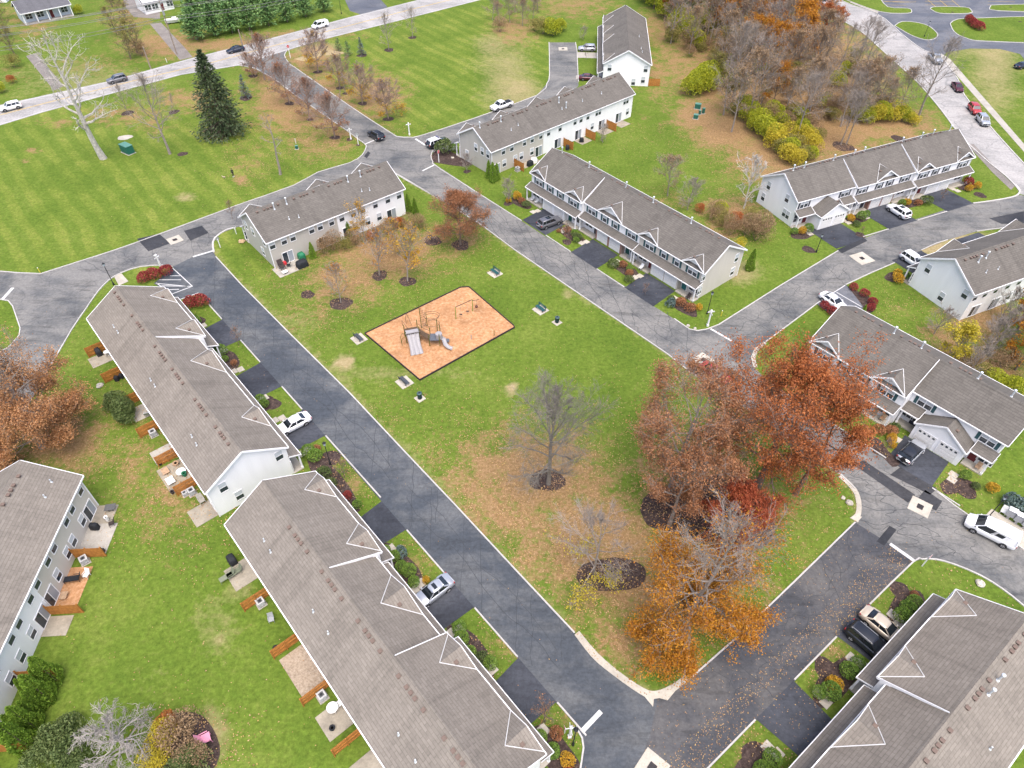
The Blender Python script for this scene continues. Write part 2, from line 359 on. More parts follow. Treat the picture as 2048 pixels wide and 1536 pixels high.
ROADMAT = {'left':'asphalt_sealed','west':'asphalt_worn','access':'asphalt_worn','east':'asphalt_worn','northeast':'asphalt_worn','south':'asphalt_south','outer':'asphalt_old','main':'asphalt_old','lot':'asphalt_lot'}
ROADNAME = {'lot':'parking_lot'}
ZR = {'left':0.030,'west':0.026,'access':0.022,'east':0.026,'northeast':0.030,'south':0.034,'outer':0.018,'main':0.018,'lot':0.014}
for k, p in RD.items():
    sheet(ROADNAME.get(k, k+'_road'), p, ZR[k], MATS[ROADMAT[k]])
# parking bays
bayA = WL([(345,536),(308,567),(342,590),(361,599),(397,587),(420,606)]); sheet('parking_bay', bayA, 0.038, MATS['asphalt_sealed'])
bayK = WL([(1633,608),(1691,570),(1737,598),(1722,622),(1676,640)]); sheet('parking_bay', bayK, 0.038, MATS['asphalt_lot'])

# ------------------------------------------------------------------ driveways, walks
DRV = {'A': [(34.2,27.9),(21.4,15.0),(9.1,3.1)], 'B': [(34.1,28.9),(21.3,16.3),(9.2,3.6)], 'C': [(10,4.2),(23.1,17.3)], 'H': [(5.2,11.7),(18.4,24.7),(31.3,37.6)], 'I': [(2.9,9.8),(16,22.9),(30.5,37.4)], 'J': [(37.0,30.1),(23.2,16.2)], 'K': [(16.6,22.4)], 'E': [(5,10),(18,23)], 'F': [(4,10),(18,24),(31.5,37)]}
FY = {'A':-5.4,'B':-5.3,'C':-4.8,'H':-5.9,'I':-7.2,'J':-6.0,'K':-5.7,'E':-5.1,'F':-5.3}
DRIVES = []
for b, lst in DRV.items():
    for i, (a, c) in enumerate(lst):
        a, c = min(a,c), max(a,c); fy = FY[b]-(0.9 if b == 'I' and i == 0 else 0)
        p = BLL(b, [(a,fy),(c,fy),(c-0.5,-0.2),(a-0.5 if b not in 'BAC' else a+0.2,-0.2)]); DRIVES.append(p)
        sheet('driveway', p, 0.042+0.002*(i % 2), MATS['asphalt_drive'])
for i, (y0, y1) in enumerate(((6.0, 10.5),(20.5,26.5))):      # pale concrete drives at the far row
    p = [BL('G', 33.5-a, b) for a, b in ((y0-3,-1),(y1-5,-1),(y1-5,-6.3),(y0-3,-6.3))]; sheet('driveway', p, 0.042, conc)
def slab(name, b, x0, x1, y0, y1, z=0.06, mat=conc):
    m = MB().vprism(BLL(b, [(x0,y0),(x1,y0),(x1,y1),(x0,y1)]), 0.0, z); return structure(m.build(name, mat))

# ------------------------------------------------------------------ patches, painted lines, drains
def pxsheet(name, pts, z, mat): return sheet(name, WL(pts), z, mat)
for i, q in enumerate([[(274,478),(318,468),(341,487),(297,503)], [(368,462),(404,452),(417,466),(381,482)], [(1708,930),(1727,921),(1830,990),(1816,1006)], [(1833,1000),(1850,980),(1884,1003),(1872,1022)], [(1780,950),(1800,935),(1874,978),(1860,990)], [(1753,1083),(1779,1052),(1793,1060),(1768,1092)], [(1443,746),(1455,735),(1490,757),(1477,770)], [(728,313),(736,303),(741,306),(734,317)],
        [(1978,437),(2048,423),(2048,448),(2003,448)], [(1674,500),(1727,477),(1735,482),(1684,507)]]):
    pxsheet('asphalt_patch', q, 0.050, MATS['asphalt_patch'])
# wheel-track wear strips and the pale worn centre of the left road
for q in ([(388,530),(415,540),(520,650),(640,780),(735,890),(760,935),(735,925),(640,830),(530,710),(420,590)],):
    pass
for i, (a, b, w) in enumerate([((386,514),(426,502),0.5), ((1163,1464),(1202,1423),0.6), ((831,278),(851,291),0.55), ((845,342),(869,330),0.45), ((1421,658),(1463,682),0.45), ((1780,1088),(1828,1122),0.55), ((729,289),(748,281),0.4), ((4,600),(26,576),0.7)]):
    ribbon('stop_line', WL([a, b]), w*0.75, 0.040, 0.052, paint)
def pline(pts, w=0.12, mat=paint, z=0.05, nm='painted_line'): return ribbon(nm, WL(pts), w, z-0.006, z, mat)
for a, b in (((312,567),(375,573)), ((323,572),(382,573)), ((332,580),(358,579)), ((318,560),(362,560)), ((340,552),(360,552)), ((345,536),(385,573)), ((385,573),(345,588)), ((313,566),(340,587)), ((361,599),(397,586)), ((1673,585),(1723,614)), ((1632,608),(1690,571))):
    pline([a, b], 0.14)
# sealed cracks and the pale worn middle of the left road
tar = plain('crack_tar', (0.040,0.044,0.050), 0.7, 0.2); rc = random.Random(8)
def along_line(pts, t):
    seg = [math.hypot(b[0]-a[0], b[1]-a[1]) for a, b in zip(pts[:-1], pts[1:])]; d = t*sum(seg)
    for (a, b), l in zip(zip(pts[:-1], pts[1:]), seg):
        if d <= l: return (a[0]+(b[0]-a[0])*d/l, a[1]+(b[1]-a[1])*d/l)
        d -= l
    return pts[-1]
def cracks(ea, eb, n, z, wob=0.25, lanes=(0.38, 0.62)):
    for i in range(n):
        t = (i+rc.uniform(0.1,0.9))/n; a, b = along_line(ea, t), along_line(eb, min(1, max(0, t+rc.uniform(-0.012,0.012)))); k0, k1 = rc.choice(((0,1),(0,1),(0,0.5),(0.45,1),(0.1,0.9)))
        p = [(a[0]+(b[0]-a[0])*(k0+(k1-k0)*j/8)+rc.gauss(0,wob*0.35), a[1]+(b[1]-a[1])*(k0+(k1-k0)*j/8)+rc.gauss(0,wob*0.35)) for j in range(9)]
        ribbon('sealed_crack', p, rc.uniform(0.035,0.06), z-0.004, z, tar)
    for q in lanes:
        for h0, h1 in ((0.02,0.3),(0.33,0.62),(0.66,0.97)):
            p = []
            for j in range(26): t = h0+(h1-h0)*j/25; a, b = along_line(ea, t), along_line(eb, t); w_ = q+0.05*math.sin(j*0.5+q*20)+rc.gauss(0,0.012); p.append((a[0]+(b[0]-a[0])*w_, a[1]+(b[1]-a[1])*w_))
            ribbon('sealed_crack', p, rc.uniform(0.035,0.065), z-0.004, z, tar)
fl = front_line[1:][::-1]; cracks(left_in, [fl[0]]+fl[1:], 22, 0.0365)
cracks(east_left[2:8], [W(890,340),W(1043,442),W(1252,574),W(1396,662),W(1508,735)], 17, 0.0325, 0.5, (0.35,0.5,0.68))
cracks(WL([(1710,1045),(1590,1162),(1469,1279),(1392,1349)]), BLL('C', [(2,-4.9),(10,-4.9),(17,-4.9),(23,-4.9)]), 9, 0.0405, 0.4, (0.4,0.6)); cracks(WL([(1437,652),(1560,574),(1676,503)]), WL([(1525,690),(1632,611),(1720,560)]), 9, 0.0365, 0.5, (0.35,0.6)); cracks(WL([(154,527),(321,470),(472,414),(588,373)]), WL([(219,558),(345,532),(426,490),(540,440)]), 8, 0.0325, 0.5, (0.5,))
cracks(WL([(1640,926),(1719,1003),(1712,1043),(1779,1090)]), WL([(1800,940),(1900,1006),(1960,1052),(2040,1150)]), 8, 0.0325, 0.9, (0.3,0.55,0.8))
# yellow centre line and white edge lines of the main road
mid = [((a[0]+b[0])/2, (a[1]+b[1])/2) for a, b in zip(WL([(-160,268),(0,230),(92,206),(290,156),(428,124),(568,86),(680,56),(818,20),(900,0),(1000,-26)]), WL([(-160,268),(0,230),(92,206),(290,156),(428,124),(568,86),(680,56),(818,20),(900,0),(1000,-26)]))]
for d in (-0.16, 0.16): ribbon('centre_line', offset_line(mid, d), 0.12, 0.02, 0.03, paint_y)
ribbon('edge_line', offset_line(main_l, 0.5), 0.14, 0.02, 0.03, paint); ribbon('edge_line', offset_line(main_u, -0.6), 0.14, 0.02, 0.03, paint)
for k in range(4): pline([(1758+k*14, 3+k*0.6),(1790+k*14, 4)], 0.13, paint_y)
for x in (1848, 1872, 1896): pline([(x,-6),(x+26,16)], 0.13, paint_y)
for y in (3, 10): pline([(1770,y),(1812,y+1)], 0.13, paint_y); pline([(1850,y),(1910,y+1)], 0.13, paint_y); pline([(1975,y),(2030,y+1)], 0.13, paint_y)
def drain(px, py, s, rot, zz=0.05):
    x, y = W(px, py); h = s/2; c, sn = math.cos(R(rot)), math.sin(R(rot))
    p = [(x+c*a-sn*b, y+sn*a+c*b) for a, b in ((-h,-h),(h,-h),(h,h),(-h,h))]
    o = structure(MB().vprism(p, 0.0, zz+0.008).build('drain_apron', conc_pale)); g = 0.32
    m = MB()
    for k in range(7):
        t = -g+2*g*k/6
        m.bar((x+c*t-sn*-g, y+sn*t+c*-g, zz+0.02), (x+c*t-sn*g, y+sn*t+c*g, zz+0.02), 0.05, 0.03)
    for t in (-g-0.03, g+0.03):
        m.bar((x+c*-g-sn*t, y+sn*-g+c*t, zz+0.02), (x+c*g-sn*t, y+sn*g+c*t, zz+0.02), 0.06, 0.03)
    m.build('grate', plain('grate_iron', (0.05,0.042,0.042), 0.6), o)
    q = [(x+c*a-sn*b, y+sn*a+c*b) for a, b in ((-g,-g),(g,-g),(g,g),(-g,g))]
    sheet('drain_pit', q, zz+0.012, iron, None, o)
for a in ((350,480,2.3,-49), (1407,720,2.3,-50), (1840,1014,2.3,-38), (1724,517,3.0,24), (1126,98,2.4,0), (1304,1535,2.4,-40)): drain(*a)

# ------------------------------------------------------------------ kerbs
def kerb(pts, w=0.16, h=0.13, mat=kerb_m, world=False, nm='kerb', smooth=0):
    p = pts if world else WL(pts)
    if smooth: p = smooth_line(p, smooth)
    return ribbon(nm, p, w, 0.0, h, mat)
kerb(left_in[1:], world=True); kerb(east_left[:-3], world=True)
kerb([(1710,1045),(1590,1162),(1469,1279),(1377,1360)])
kerb([(82,548),(154,525),(232,500),(321,468),(472,412),(588,371),(636,345),(700,326),(724,311),(732,296),(731,289),(718,280),(690,259),(594,193),(581,183)], smooth=2)
kerb([(-120,545),(0,543),(34,546),(82,548)]); kerb([(0,599),(17,602),(26,613),(41,657),(39,671),(20,693),(0,705)])
kerb([(82,767),(143,661),(171,620),(195,585),(219,560),(243,546),(280,534),(325,531),(345,534)], smooth=2)
kerb([(472,455),(455,459),(441,467),(430,476),(426,485),(426,494),(428,505)], 0.3, 0.12)
kerb([(574,102),(569,111),(578,127),(592,137),(649,177),(706,217),(783,267),(797,274),(820,275),(841,272),(937,241),(1074,191),(1094,167),(1099,150),(1098,85)], 0.2, smooth=2); kerb([(1151,85),(1154,102),(1156,150),(1157,164)], 0.2)
kerb([(866,302),(862,312),(866,325),(880,338),(1043,442)], smooth=2); kerb([(1348,638),(1379,659),(1396,662),(1413,659),(1437,650),(1560,572),(1676,502)])
kerb([(790,347),(815,362),(894,407)], 0.25); kerb([(478,131),(502,135),(514,139),(545,156),(581,183)], 0.25)
kerb([(1632,609),(1529,686),(1510,702)]); kerb([(1691,570),(1740,547),(1789,526)]); kerb([(1842,501),(1870,488),(1895,480)]); kerb([(1953,463),(2000,457),(2048,453)])
kerb([(1529,686),(1512,700),(1506,716),(1510,735)], 0.6, 0.12, conc_pale)
kerb([(1946,407),(1985,402),(2023,395),(2036,389),(2039,380),(2030,369)], 0.3, smooth=2)
kerb([(1739,1209),(1826,1124),(1843,1119),(1871,1119),(1908,1129),(1960,1151),(2004,1178),(2048,1213),(2160,1310)], smooth=2)
kerb([(1152,1455),(1164,1476),(1167,1496),(1161,1536),(1130,1620)]); kerb([(1871,982),(1908,1011),(1936,1031)])
kerb([(2028,1086),(2048,1100),(2160,1165)])
kerb(out_l[:-2], 0.25, 0.12, world=True); kerb(out_r, 0.25, 0.12, world=True)
for b in DRV:                                   # short kerbs between the driveways
    if b in 'EF': continue
    L = FR[b][2]; cuts = sorted((min(a,c), max(a,c)) for a, c in DRV[b]); x = {'A':-10,'B':-0.5,'C':-1,'H':-1,'I':-1,'J':38,'K':-0.5}[b]
    ends = {'A':39.2,'B':33,'C':34,'H':45,'I':44,'J':41,'K':26}[b]
    edges = [x]+[e for c in cuts for e in c]+[ends]
    for i in range(0, len(edges), 2):
        if edges[i+1]-edges[i] > 1.5 and not (b == 'H' and i == 6) and not (b == 'H' and i == 0) and not (b == 'J') and not (b == 'C' and i == 0) and not (b == 'I' and i in (0, 6)):
            kerb(BLL(b, [(edges[i]+0.1, FY[b]), (edges[i+1]-0.1, FY[b])]), world=True)
# broad broken gutter at the south corner and the east corner
def gutter(outer, inner):
    p = smooth_line(WL(outer), 3)+smooth_line(WL(inner), 3)[::-1]
    structure(MB().vprism(p, 0.0, 0.07).build('gutter', conc_pale))
gutter([(1149,1270),(1183,1314),(1224,1349),(1286,1392),(1316,1397),(1348,1384),(1377,1360)], [(1158,1262),(1195,1306),(1240,1345),(1288,1377),(1312,1382),(1340,1371),(1370,1351)])
gutter([(1684,950),(1712,977),(1722,1003),(1722,1028),(1716,1045)], [(1676,953),(1704,981),(1712,1005),(1711,1026),(1700,1036)])
for q in ([(1287,1391),(1308,1395),(1306,1414)], [(1318,1396),(1350,1383),(1335,1401)], [(1712,1032),(1724,1034),(1713,1046)]): structure(MB().vprism(WL(q), 0.0, 0.064).build('broken_gutter', conc_pale))
# pavements and paths
sheet('pavement', WL([(1882,107),(1900,118),(2048,288),(2160,410),(2160,440),(2048,304),(1893,128),(1878,112)]), 0.03, conc)
sheet('pavement', WL([(1700,5),(1755,27),(1758,22),(1708,-4)]), 0.03, conc)
sheet('path', WL([(1935,290),(1985,345),(2022,380),(2030,372),(1998,342),(1947,288)]), 0.02, MATS['gravel'])
sheet('path', WL([(228,553),(243,547),(257,563),(238,572)]), 0.045, conc_pale)
sheet('mailbox_pad', WL([(1962,1040),(1983,1018),(2100,1090),(2100,1135),(2048,1102),(2030,1088)]), 0.045, conc_pale)
sheet('gravel_drive', WL([(52,112),(72,106),(128,172),(108,181)]), 0.012, MATS['gravel']); sheet('gravel_drive', WL([(300,48),(322,45),(372,98),(385,114),(360,120)]), 0.012, MATS['gravel'])
sheet('asphalt_drive', WL([(690,0),(700,22),(732,32),(775,14),(762,0),(740,-10)]), 0.012, MATS['asphalt_lot'])
sheet('gravel_drive', WL([(245,-5),(320,-5),(320,38),(268,34),(250,14)]), 0.012, MATS['gravel'])
# grass islands of the parking lot
isl = [[(1692,0),(1760,24),(1815,27),(1823,22),(1815,17),(1775,14),(1752,-8),(1705,-8)], [(1789,52),(1803,44),(1830,45),(1856,52),(1873,66),(1874,74),(1862,80),(1845,79),(1820,70)], [(1860,18),(1872,14),(1930,15),(1942,21),(1938,27),(1880,27)], [(1981,13),(2000,10),(2160,9),(2160,24),(1995,22)], [(1900,48),(1912,40),(1950,37),(2160,35),(2160,83),(1975,83),(1930,76),(1908,64)]]
# ------------------------------------------------------------------ the ground sheet, with leaf litter, dry grass and mowing stripes as attributes
def axis(a, b, st, far):
    n = int((b-a)/st); core = [a+st*i for i in range(n+1)]
    return [a-far, a-far*0.4, a-120, a-40]+core+[core[-1]+40, core[-1]+120, core[-1]+far*0.4, core[-1]+far]
gx = np.array(axis(-150, 165, 1.25, 2500)); gy = np.array(axis(8, 300, 1.25, 2500)); GX, GY = np.meshgrid(gx, gy)
LIT = [  # px, py, radius along x, y (photo pixels), strength: fallen leaves
 (1060,960,200,115,1.05),(1000,1000,130,110,0.9),(1180,1080,190,130,1.05),(1330,1180,230,150,0.95),(1250,1290,120,90,0.75),(1400,960,150,120,0.85),(1560,1010,120,90,0.45),(1600,1100,120,120,0.30),(1000,900,120,80,0.5),(880,950,90,90,0.35),(790,850,70,70,0.30),(1480,1160,110,100,0.6),
 (770,510,130,60,1.0),(690,560,110,70,0.85),(620,620,80,70,0.5),(560,570,60,50,0.35),(860,470,70,40,0.7),(920,480,60,40,0.7),(730,450,60,30,0.9),
 (330,830,130,110,0.45),(330,1000,110,110,0.65),(260,930,80,80,0.6),(120,880,130,90,0.9),(300,760,70,60,0.35),
 (600,200,130,90,1.0),(560,150,80,40,1.0),(680,230,100,70,0.9),(750,190,80,60,0.9),(640,290,90,40,0.7),(500,320,60,50,0.5),(620,120,70,40,0.9),(380,200,110,35,0.75),(250,230,120,30,0.7),(120,245,80,18,0.55),(300,255,50,18,0.6),(65,300,18,8,0.9),(55,322,18,6,0.7),(485,360,18,18,0.9),
 (330,90,120,40,0.9),(200,130,140,40,0.5),(260,30,80,60,0.7),(60,40,70,60,0.7),(450,90,200,18,0.9),(600,70,140,14,0.8),(20,150,60,60,0.4),
 (1400,230,60,40,1.2),(1450,260,80,50,1.2),(1540,310,110,70,1.0),(1480,160,70,70,1.0),(1360,120,60,90,0.8),(1320,60,60,60,0.8),(1560,150,230,140,1.3),(1650,250,150,90,1.2),(1760,250,150,50,1.0),(1690,300,120,40,0.9),(1150,10,120,40,0.7),(1030,60,60,40,0.8),(1315,150,30,70,0.8),
 (1340,400,60,30,0.5),(1460,430,80,50,0.9),(1430,480,50,50,0.8),(1960,640,90,80,0.9),(1900,690,90,70,0.8),(1990,740,80,60,0.9),(1800,620,80,40,0.3),(1840,570,60,30,0.25),(380,1490,90,60,0.6),
 (1850,1130,120,60,0.15),(1760,1180,60,50,0.3),(700,960,60,60,0.5),(1010,1290,60,60,0.6),(1130,1440,50,50,0.7),(830,1110,60,60,0.5),(620,900,40,60,0.3),(1740,900,60,40,0.5),(1880,980,60,40,0.4),(1640,1330,70,70,0.5),(1500,1500,60,60,0.5)]
DRY = [(1010,150,60,90,0.55),(1030,185,60,40,0.7),(985,95,40,30,0.6),(790,745,150,20,0.4),(690,725,16,12,1.6),(1022,778,12,9,1.4),(600,640,150,30,0.3),(430,1250,60,90,0.35),(290,1350,100,80,0.2),(1990,120,60,120,0.6),(1960,90,100,40,0.5),(1860,60,60,20,0.7),(150,1100,40,60,0.2),(370,395,22,10,0.7),(150,160,160,50,0.4),(1700,460,40,30,0.2),(1180,240,40,30,0.3),(1480,545,40,25,0.7),(1940,480,60,15,1.0),(1870,495,50,18,1.0),(425,1470,30,60,0.7),(640,100,40,14,1.0),(230,180,80,30,0.3),(430,1272,16,10,1.0),(1130,590,9,6,1.0),(480,1180,30,30,0.5)]
fx = GY*_cp-(-CAM_H)*_sp; PXX = 1024+FOC*GX/np.maximum(fx, 1); PYY = 768-FOC*(GY*_sp-CAM_H*_cp)/np.maximum(fx, 1)
def field(lst):
    f = np.zeros(GX.shape)
    for px, py, rx, ry, s in lst: f = np.maximum(f, s*np.exp(-(((PXX-px)/rx)**2+((PYY-py)/ry)**2)*0.9))
    f[fx < 20] = 0; return f
litter = field(LIT); dry = field(DRY)
def near_line(pts, r):
    d = np.full(GX.shape, 1e9)
    for (x0, y0), (x1, y1) in zip(pts[:-1], pts[1:]):
        L2 = (x1-x0)**2+(y1-y0)**2; u = np.clip(((GX-x0)*(x1-x0)+(GY-y0)*(y1-y0))/L2, 0, 1); d = np.minimum(d, (GX-x0-u*(x1-x0))**2+(GY-y0-u*(y1-y0))**2)
    return np.exp(-d/(r*r))
dry = np.maximum(dry, 0.42*np.maximum(near_line(left_in+corner_s, 1.1), near_line(east_left, 1.0)))   # thin scorched grass along the kerbs
stripe = 1.0*((PXX < 620) & (PYY > 200) & (PYY < 560)) + 1.0*((PXX > 640) & (PXX < 1110) & (PYY < 280)) + 0.4*((PXX > 1900) & (PYY < 320))
stripe[fx < 20] = 0
gm = bpy.data.meshes.new('lawn'); ny, nx = GX.shape
vv = np.stack([GX.ravel(), GY.ravel(), np.zeros(GX.size)], 1)
ii = (np.arange(ny-1)[:,None]*nx+np.arange(nx-1)[None]).ravel(); ff = np.stack([ii, ii+1, ii+nx+1, ii+nx], 1)
gm.from_pydata(vv.tolist(), [], ff.tolist())
for nm, f in (('litter', litter), ('dry', dry), ('stripe', stripe)):
    a = gm.attributes.new(nm, 'FLOAT', 'POINT'); a.data.foreach_set('value', f.ravel().astype(np.float32))
t = NT('lawn_grass'); co = t.coords('World')
def attr(n): x = t.n('ShaderNodeAttribute', attribute_name=n); return x.outputs['Fac']
b1 = t.noise(co, 0.10, 6, 0.62); b2 = t.noise(co, 0.9, 5, 0.7); b3 = t.noise(co, 2.1, 4, 0.85)
g = t.ramp(t.math('ADD', t.math('MULTIPLY', b1, 0.55), t.math('MULTIPLY', b2, 0.45)), [(0.30, (0.060,0.106,0.013)), (0.5, (0.098,0.148,0.020)), (0.70, (0.155,0.190,0.038))])
g = t.mix(1.0, g, t.ramp(b3, [(0.30, 0.60), (0.5, 1.0), (0.70, 1.45)]), 'MULTIPLY')
wv = t.n('ShaderNodeTexWave', wave_type='BANDS', bands_direction='Y'); t.l(t.coords('World', (1,1,1), (0,0,R(50))), wv.inputs['Vector'])
wv.inputs['Scale'].default_value = 0.085; wv.inputs['Distortion'].default_value = 3.6; wv.inputs['Detail'].default_value = 3; wv.inputs['Detail Scale'].default_value = 0.6
sm = t.math('MULTIPLY', t.math('MULTIPLY', attr('stripe'), t.ramp(wv.outputs['Fac'], [(0.35, 0.0), (0.65, 1.0)])), t.ramp(b1, [(0.35, 0.25), (0.6, 0.9)]))
g = t.mix(sm, g, t.mix(1.0, g, (1.38,1.20,1.38), 'MULTIPLY'))
dn = t.ramp(t.math('ADD', attr('dry'), t.math('MULTIPLY', t.math('SUBTRACT', t.math('ADD', t.math('MULTIPLY', b2, 0.6), t.math('MULTIPLY', b1, 0.5)), 0.60), 1.25)), [(0.13, 0.0), (0.75, 1.0)])
g = t.mix(dn, g, t.ramp(b3, [(0.25, (0.20,0.155,0.065)), (0.75, (0.40,0.33,0.19))]))
ln = t.noise(co, 1.7, 5, 0.85); lw = t.noise(co, 0.35, 5, 0.65)
lm = t.math('ADD', attr('litter'), t.math('ADD', t.math('MULTIPLY', t.math('SUBTRACT', ln, 0.5), 2.0), t.math('MULTIPLY', t.math('SUBTRACT', lw, 0.5), 1.7)))
lm = t.ramp(lm, [(0.42, 0.0), (0.85, 0.92)])
lc = t.ramp(t.noise(co, 2.6, 4, 0.9), [(0.25, (0.095,0.058,0.028)), (0.42, (0.20,0.120,0.056)), (0.56, (0.30,0.185,0.095)), (0.72, (0.44,0.30,0.19))])
lm = t.math('MULTIPLY', lm, t.ramp(attr('litter'), [(0.04, 0.0), (0.18, 1.0)]))
col = t.mix(lm, g, lc)
t.bump(b3, 0.5, 0.05); gm.materials.append(t.out(col, 0.95, 0.1)); gm.update(); GRASS = t.m
structure(put('lawn', gm))
for q in isl:
    p = smooth_line(WL(q+[q[0]]), 3)[:-1]; sheet('grass_island', p, 0.09, GRASS); kerb(p+[p[0]], 0.22, 0.14, world=True)
# playground surface and its border timbers
pg = WL([(730,668),(921,576),(938,575),(1027,652),(1029,656),(840,761)])
sheet('playground_surface', pg, 0.10, MATS['wood_chips'])
# mulch beds
def blob(cx, cy, rx, ry, n=18, seed=0, jit=0.09, rot=0):
    r = random.Random(seed); ph = [r.uniform(0,6.28) for _ in range(3)]; out = []
    for i in range(n):
        a = 2*math.pi*i/n; k = 1+jit*(math.sin(2*a+ph[0])+0.7*math.sin(3*a+ph[1])+0.5*math.sin(5*a+ph[2]))
        x, y = rx*k*math.cos(a), ry*k*math.sin(a); out.append((cx+x*math.cos(rot)-y*math.sin(rot), cy+x*math.sin(rot)+y*math.cos(rot)))
    return out
def mulch(px, py, r, ry=None, seed=1, rot=0, z=0.03):
    x, y = W(px, py); m = MB(); p = blob(x, y, r, ry or r, seed=seed, rot=rot); q = blob(x, y, r*0.75, (ry or r)*0.75, seed=seed, rot=rot); n = len(p)
    p = blob(x, y, r*.85, (ry or r)*.85, seed=seed, rot=rot); q = blob(x, y, r*0.6, (ry or r)*0.6, seed=seed, rot=rot)
    m.v = [(a,b,0.004) for a,b in p]+[(a,b,z+0.05) for a,b in q]+[(x,y,z+0.08)]
    for i in range(n): j = (i+1) % n; m.f += [(i,j,n+j,n+i), (n+i,n+j,2*n)]
    return structure(m.build('mulch_ring', MATS['mulch'], smooth=True))
def mulchbed(pts, z=0.05, px=True):
    p = smooth_line((WL(pts) if px else pts)+[(WL(pts) if px else pts)[0]], 3)[:-1]; return structure(MB().vprism(p, 0.0, z).build('mulch_bed', MATS['mulch']))
mulch(1095,960,2.4,2.2,seed=3); mulchbed([(1152,1155),(1165,1130),(1230,1115),(1280,1128),(1292,1150),(1275,1175),(1215,1182),(1170,1176)])
mulchbed([(1280,1020),(1300,985),(1400,955),(1480,950),(1530,990),(1550,1050),(1540,1085),(1500,1102),(1450,1100),(1400,1085),(1330,1062),(1295,1050)]); mulchbed([(1310,1115),(1325,1092),(1350,1090),(1352,1110),(1330,1125)])
for i, (x, y, r) in enumerate([(921,490,1.9),(759,551,1.6),(815,563,1.6),(682,607,2.0),(615,589,1.3),(865,481,1.9),(579,207,1.3),(620,239,1.0),(670,275,1.3),(636,144,1.4),(680,176,1.2),(691,187,0.9),(725,207,1.3),(777,238,1.4),(778,100,1.6),(825,75,1.4),(724,111,1.5),(255,226,1.6),(348,224,1.4),(492,196,1.8),(506,152,1.3),(699,279,0.9),(716,290,0.6),(365,308,1.2),(1686,293,2.6),(1797,277,1.8),(934,343,0.9),(1016,407,1.0),(1720,470,1.1),(1617,499,1.3),(1960,390,1.3),(1933,984,1.3),(1800,1181,1.3),(1652,1338,1.4),(1513,1513,1.6),(663,915,1.4),(545,808,1.3),(1134,484,1.0),(1905,25,1.2),(2021,15,1.0),(2040,44,1.2)]):
    mulch(x, y, r, seed=i+5)
mulchbed([(868,325),(862,312),(880,298),(905,305),(945,325),(925,333)]); mulchbed([(1646,612),(1660,627),(1680,640),(1672,622)]); mulchbed([(1694,572),(1708,580),(1735,592),(1752,608),(1748,622),(1730,628),(1725,612)])
mulchbed([(1738,872),(1760,880),(1776,902),(1800,925),(1785,934),(1765,914),(1745,905),(1740,890)])
mulchbed([(1880,968),(1900,955),(1935,960),(1955,975),(1920,985),(1890,988)])
# bare soil and straw patches
for q, mt in (([(280,1500),(330,1435),(390,1425),(425,1455),(440,1510),(400,1560),(300,1560)], 'mulch'), ([(588,118),(608,112),(640,102),(662,101),(690,106),(665,110),(640,112),(612,122)], 'straw')):
    p = smooth_line(WL(q+[q[0]]), 3)[:-1]; sheet('bare_ground', p, 0.012, MATS[mt])
# ------------------------------------------------------------------ townhouse rows
ZE, ZRG, WI = 5.2, 8.4, 0.3           # eave height, ridge height, wall inset behind the eave
CACHE = {}
def window_mesh(w, h):
    k = ('win', w, h)
    if k not in CACHE:
        m = MB(); t = 0.075
        m.box(-w/2-t, -w/2, -0.06, 0, -t, h+t).box(w/2, w/2+t, -0.06, 0, -t, h+t).box(-w/2, w/2, -0.06, 0, h, h+t).box(-w/2, w/2, -0.08, 0, -t, 0).box(-w/2, w/2, -0.05, 0, h*0.48, h*0.48+0.06)
        up = MB().box(-w/2, w/2, -0.030, -0.005, h*0.48+0.06, h); lo = MB().box(-w/2, w/2, -0.022, -0.005, 0, h*0.48)
        CACHE[k] = (m.mesh('window', trim), up.mesh('pane_blind', glass_blind), lo.mesh('pane', glass_dark), MB().box(-w/2, w/2, -0.030, -0.005, h*0.48+0.06, h).mesh('pane', glass_dark))
    return CACHE[k]
def window(par, x, y, z, rz, w=0.9, h=1.45, shut=None, dark=False):
    a, b, c, d = window_mesh(w, h); o = put('window', a, par, (x, y, z), rz)
    put('pane', d if dark else b, o); put('pane', c, o)
    if shut:
        ks = ('shut', h, shut.name)
        if ks not in CACHE: CACHE[ks] = MB().box(-0.19, 0.19, -0.045, 0, -0.03, h+0.03).mesh('shutter', shut)
        for s in (-1, 1): put('shutter', CACHE[ks], o, (s*(w/2+0.29), 0, 0))
    return o
def double_window(par, x, y, z, rz, shut=None, h=1.45, dark=False):
    c, s = math.cos(rz), math.sin(rz)
    for k in (-1, 1):
        o = window(par, x+c*0.46*k, y+s*0.46*k, z, rz, 0.8, h, None, dark)
    if shut:
        ks = ('shut', h, shut.name)
        if ks not in CACHE: CACHE[ks] = MB().box(-0.19, 0.19, -0.045, 0, -0.03, h+0.03).mesh('shutter', shut)
        for k in (-1, 1): put('shutter', CACHE[ks], par, (x+c*1.16*k, y+s*1.16*k, z), rz)
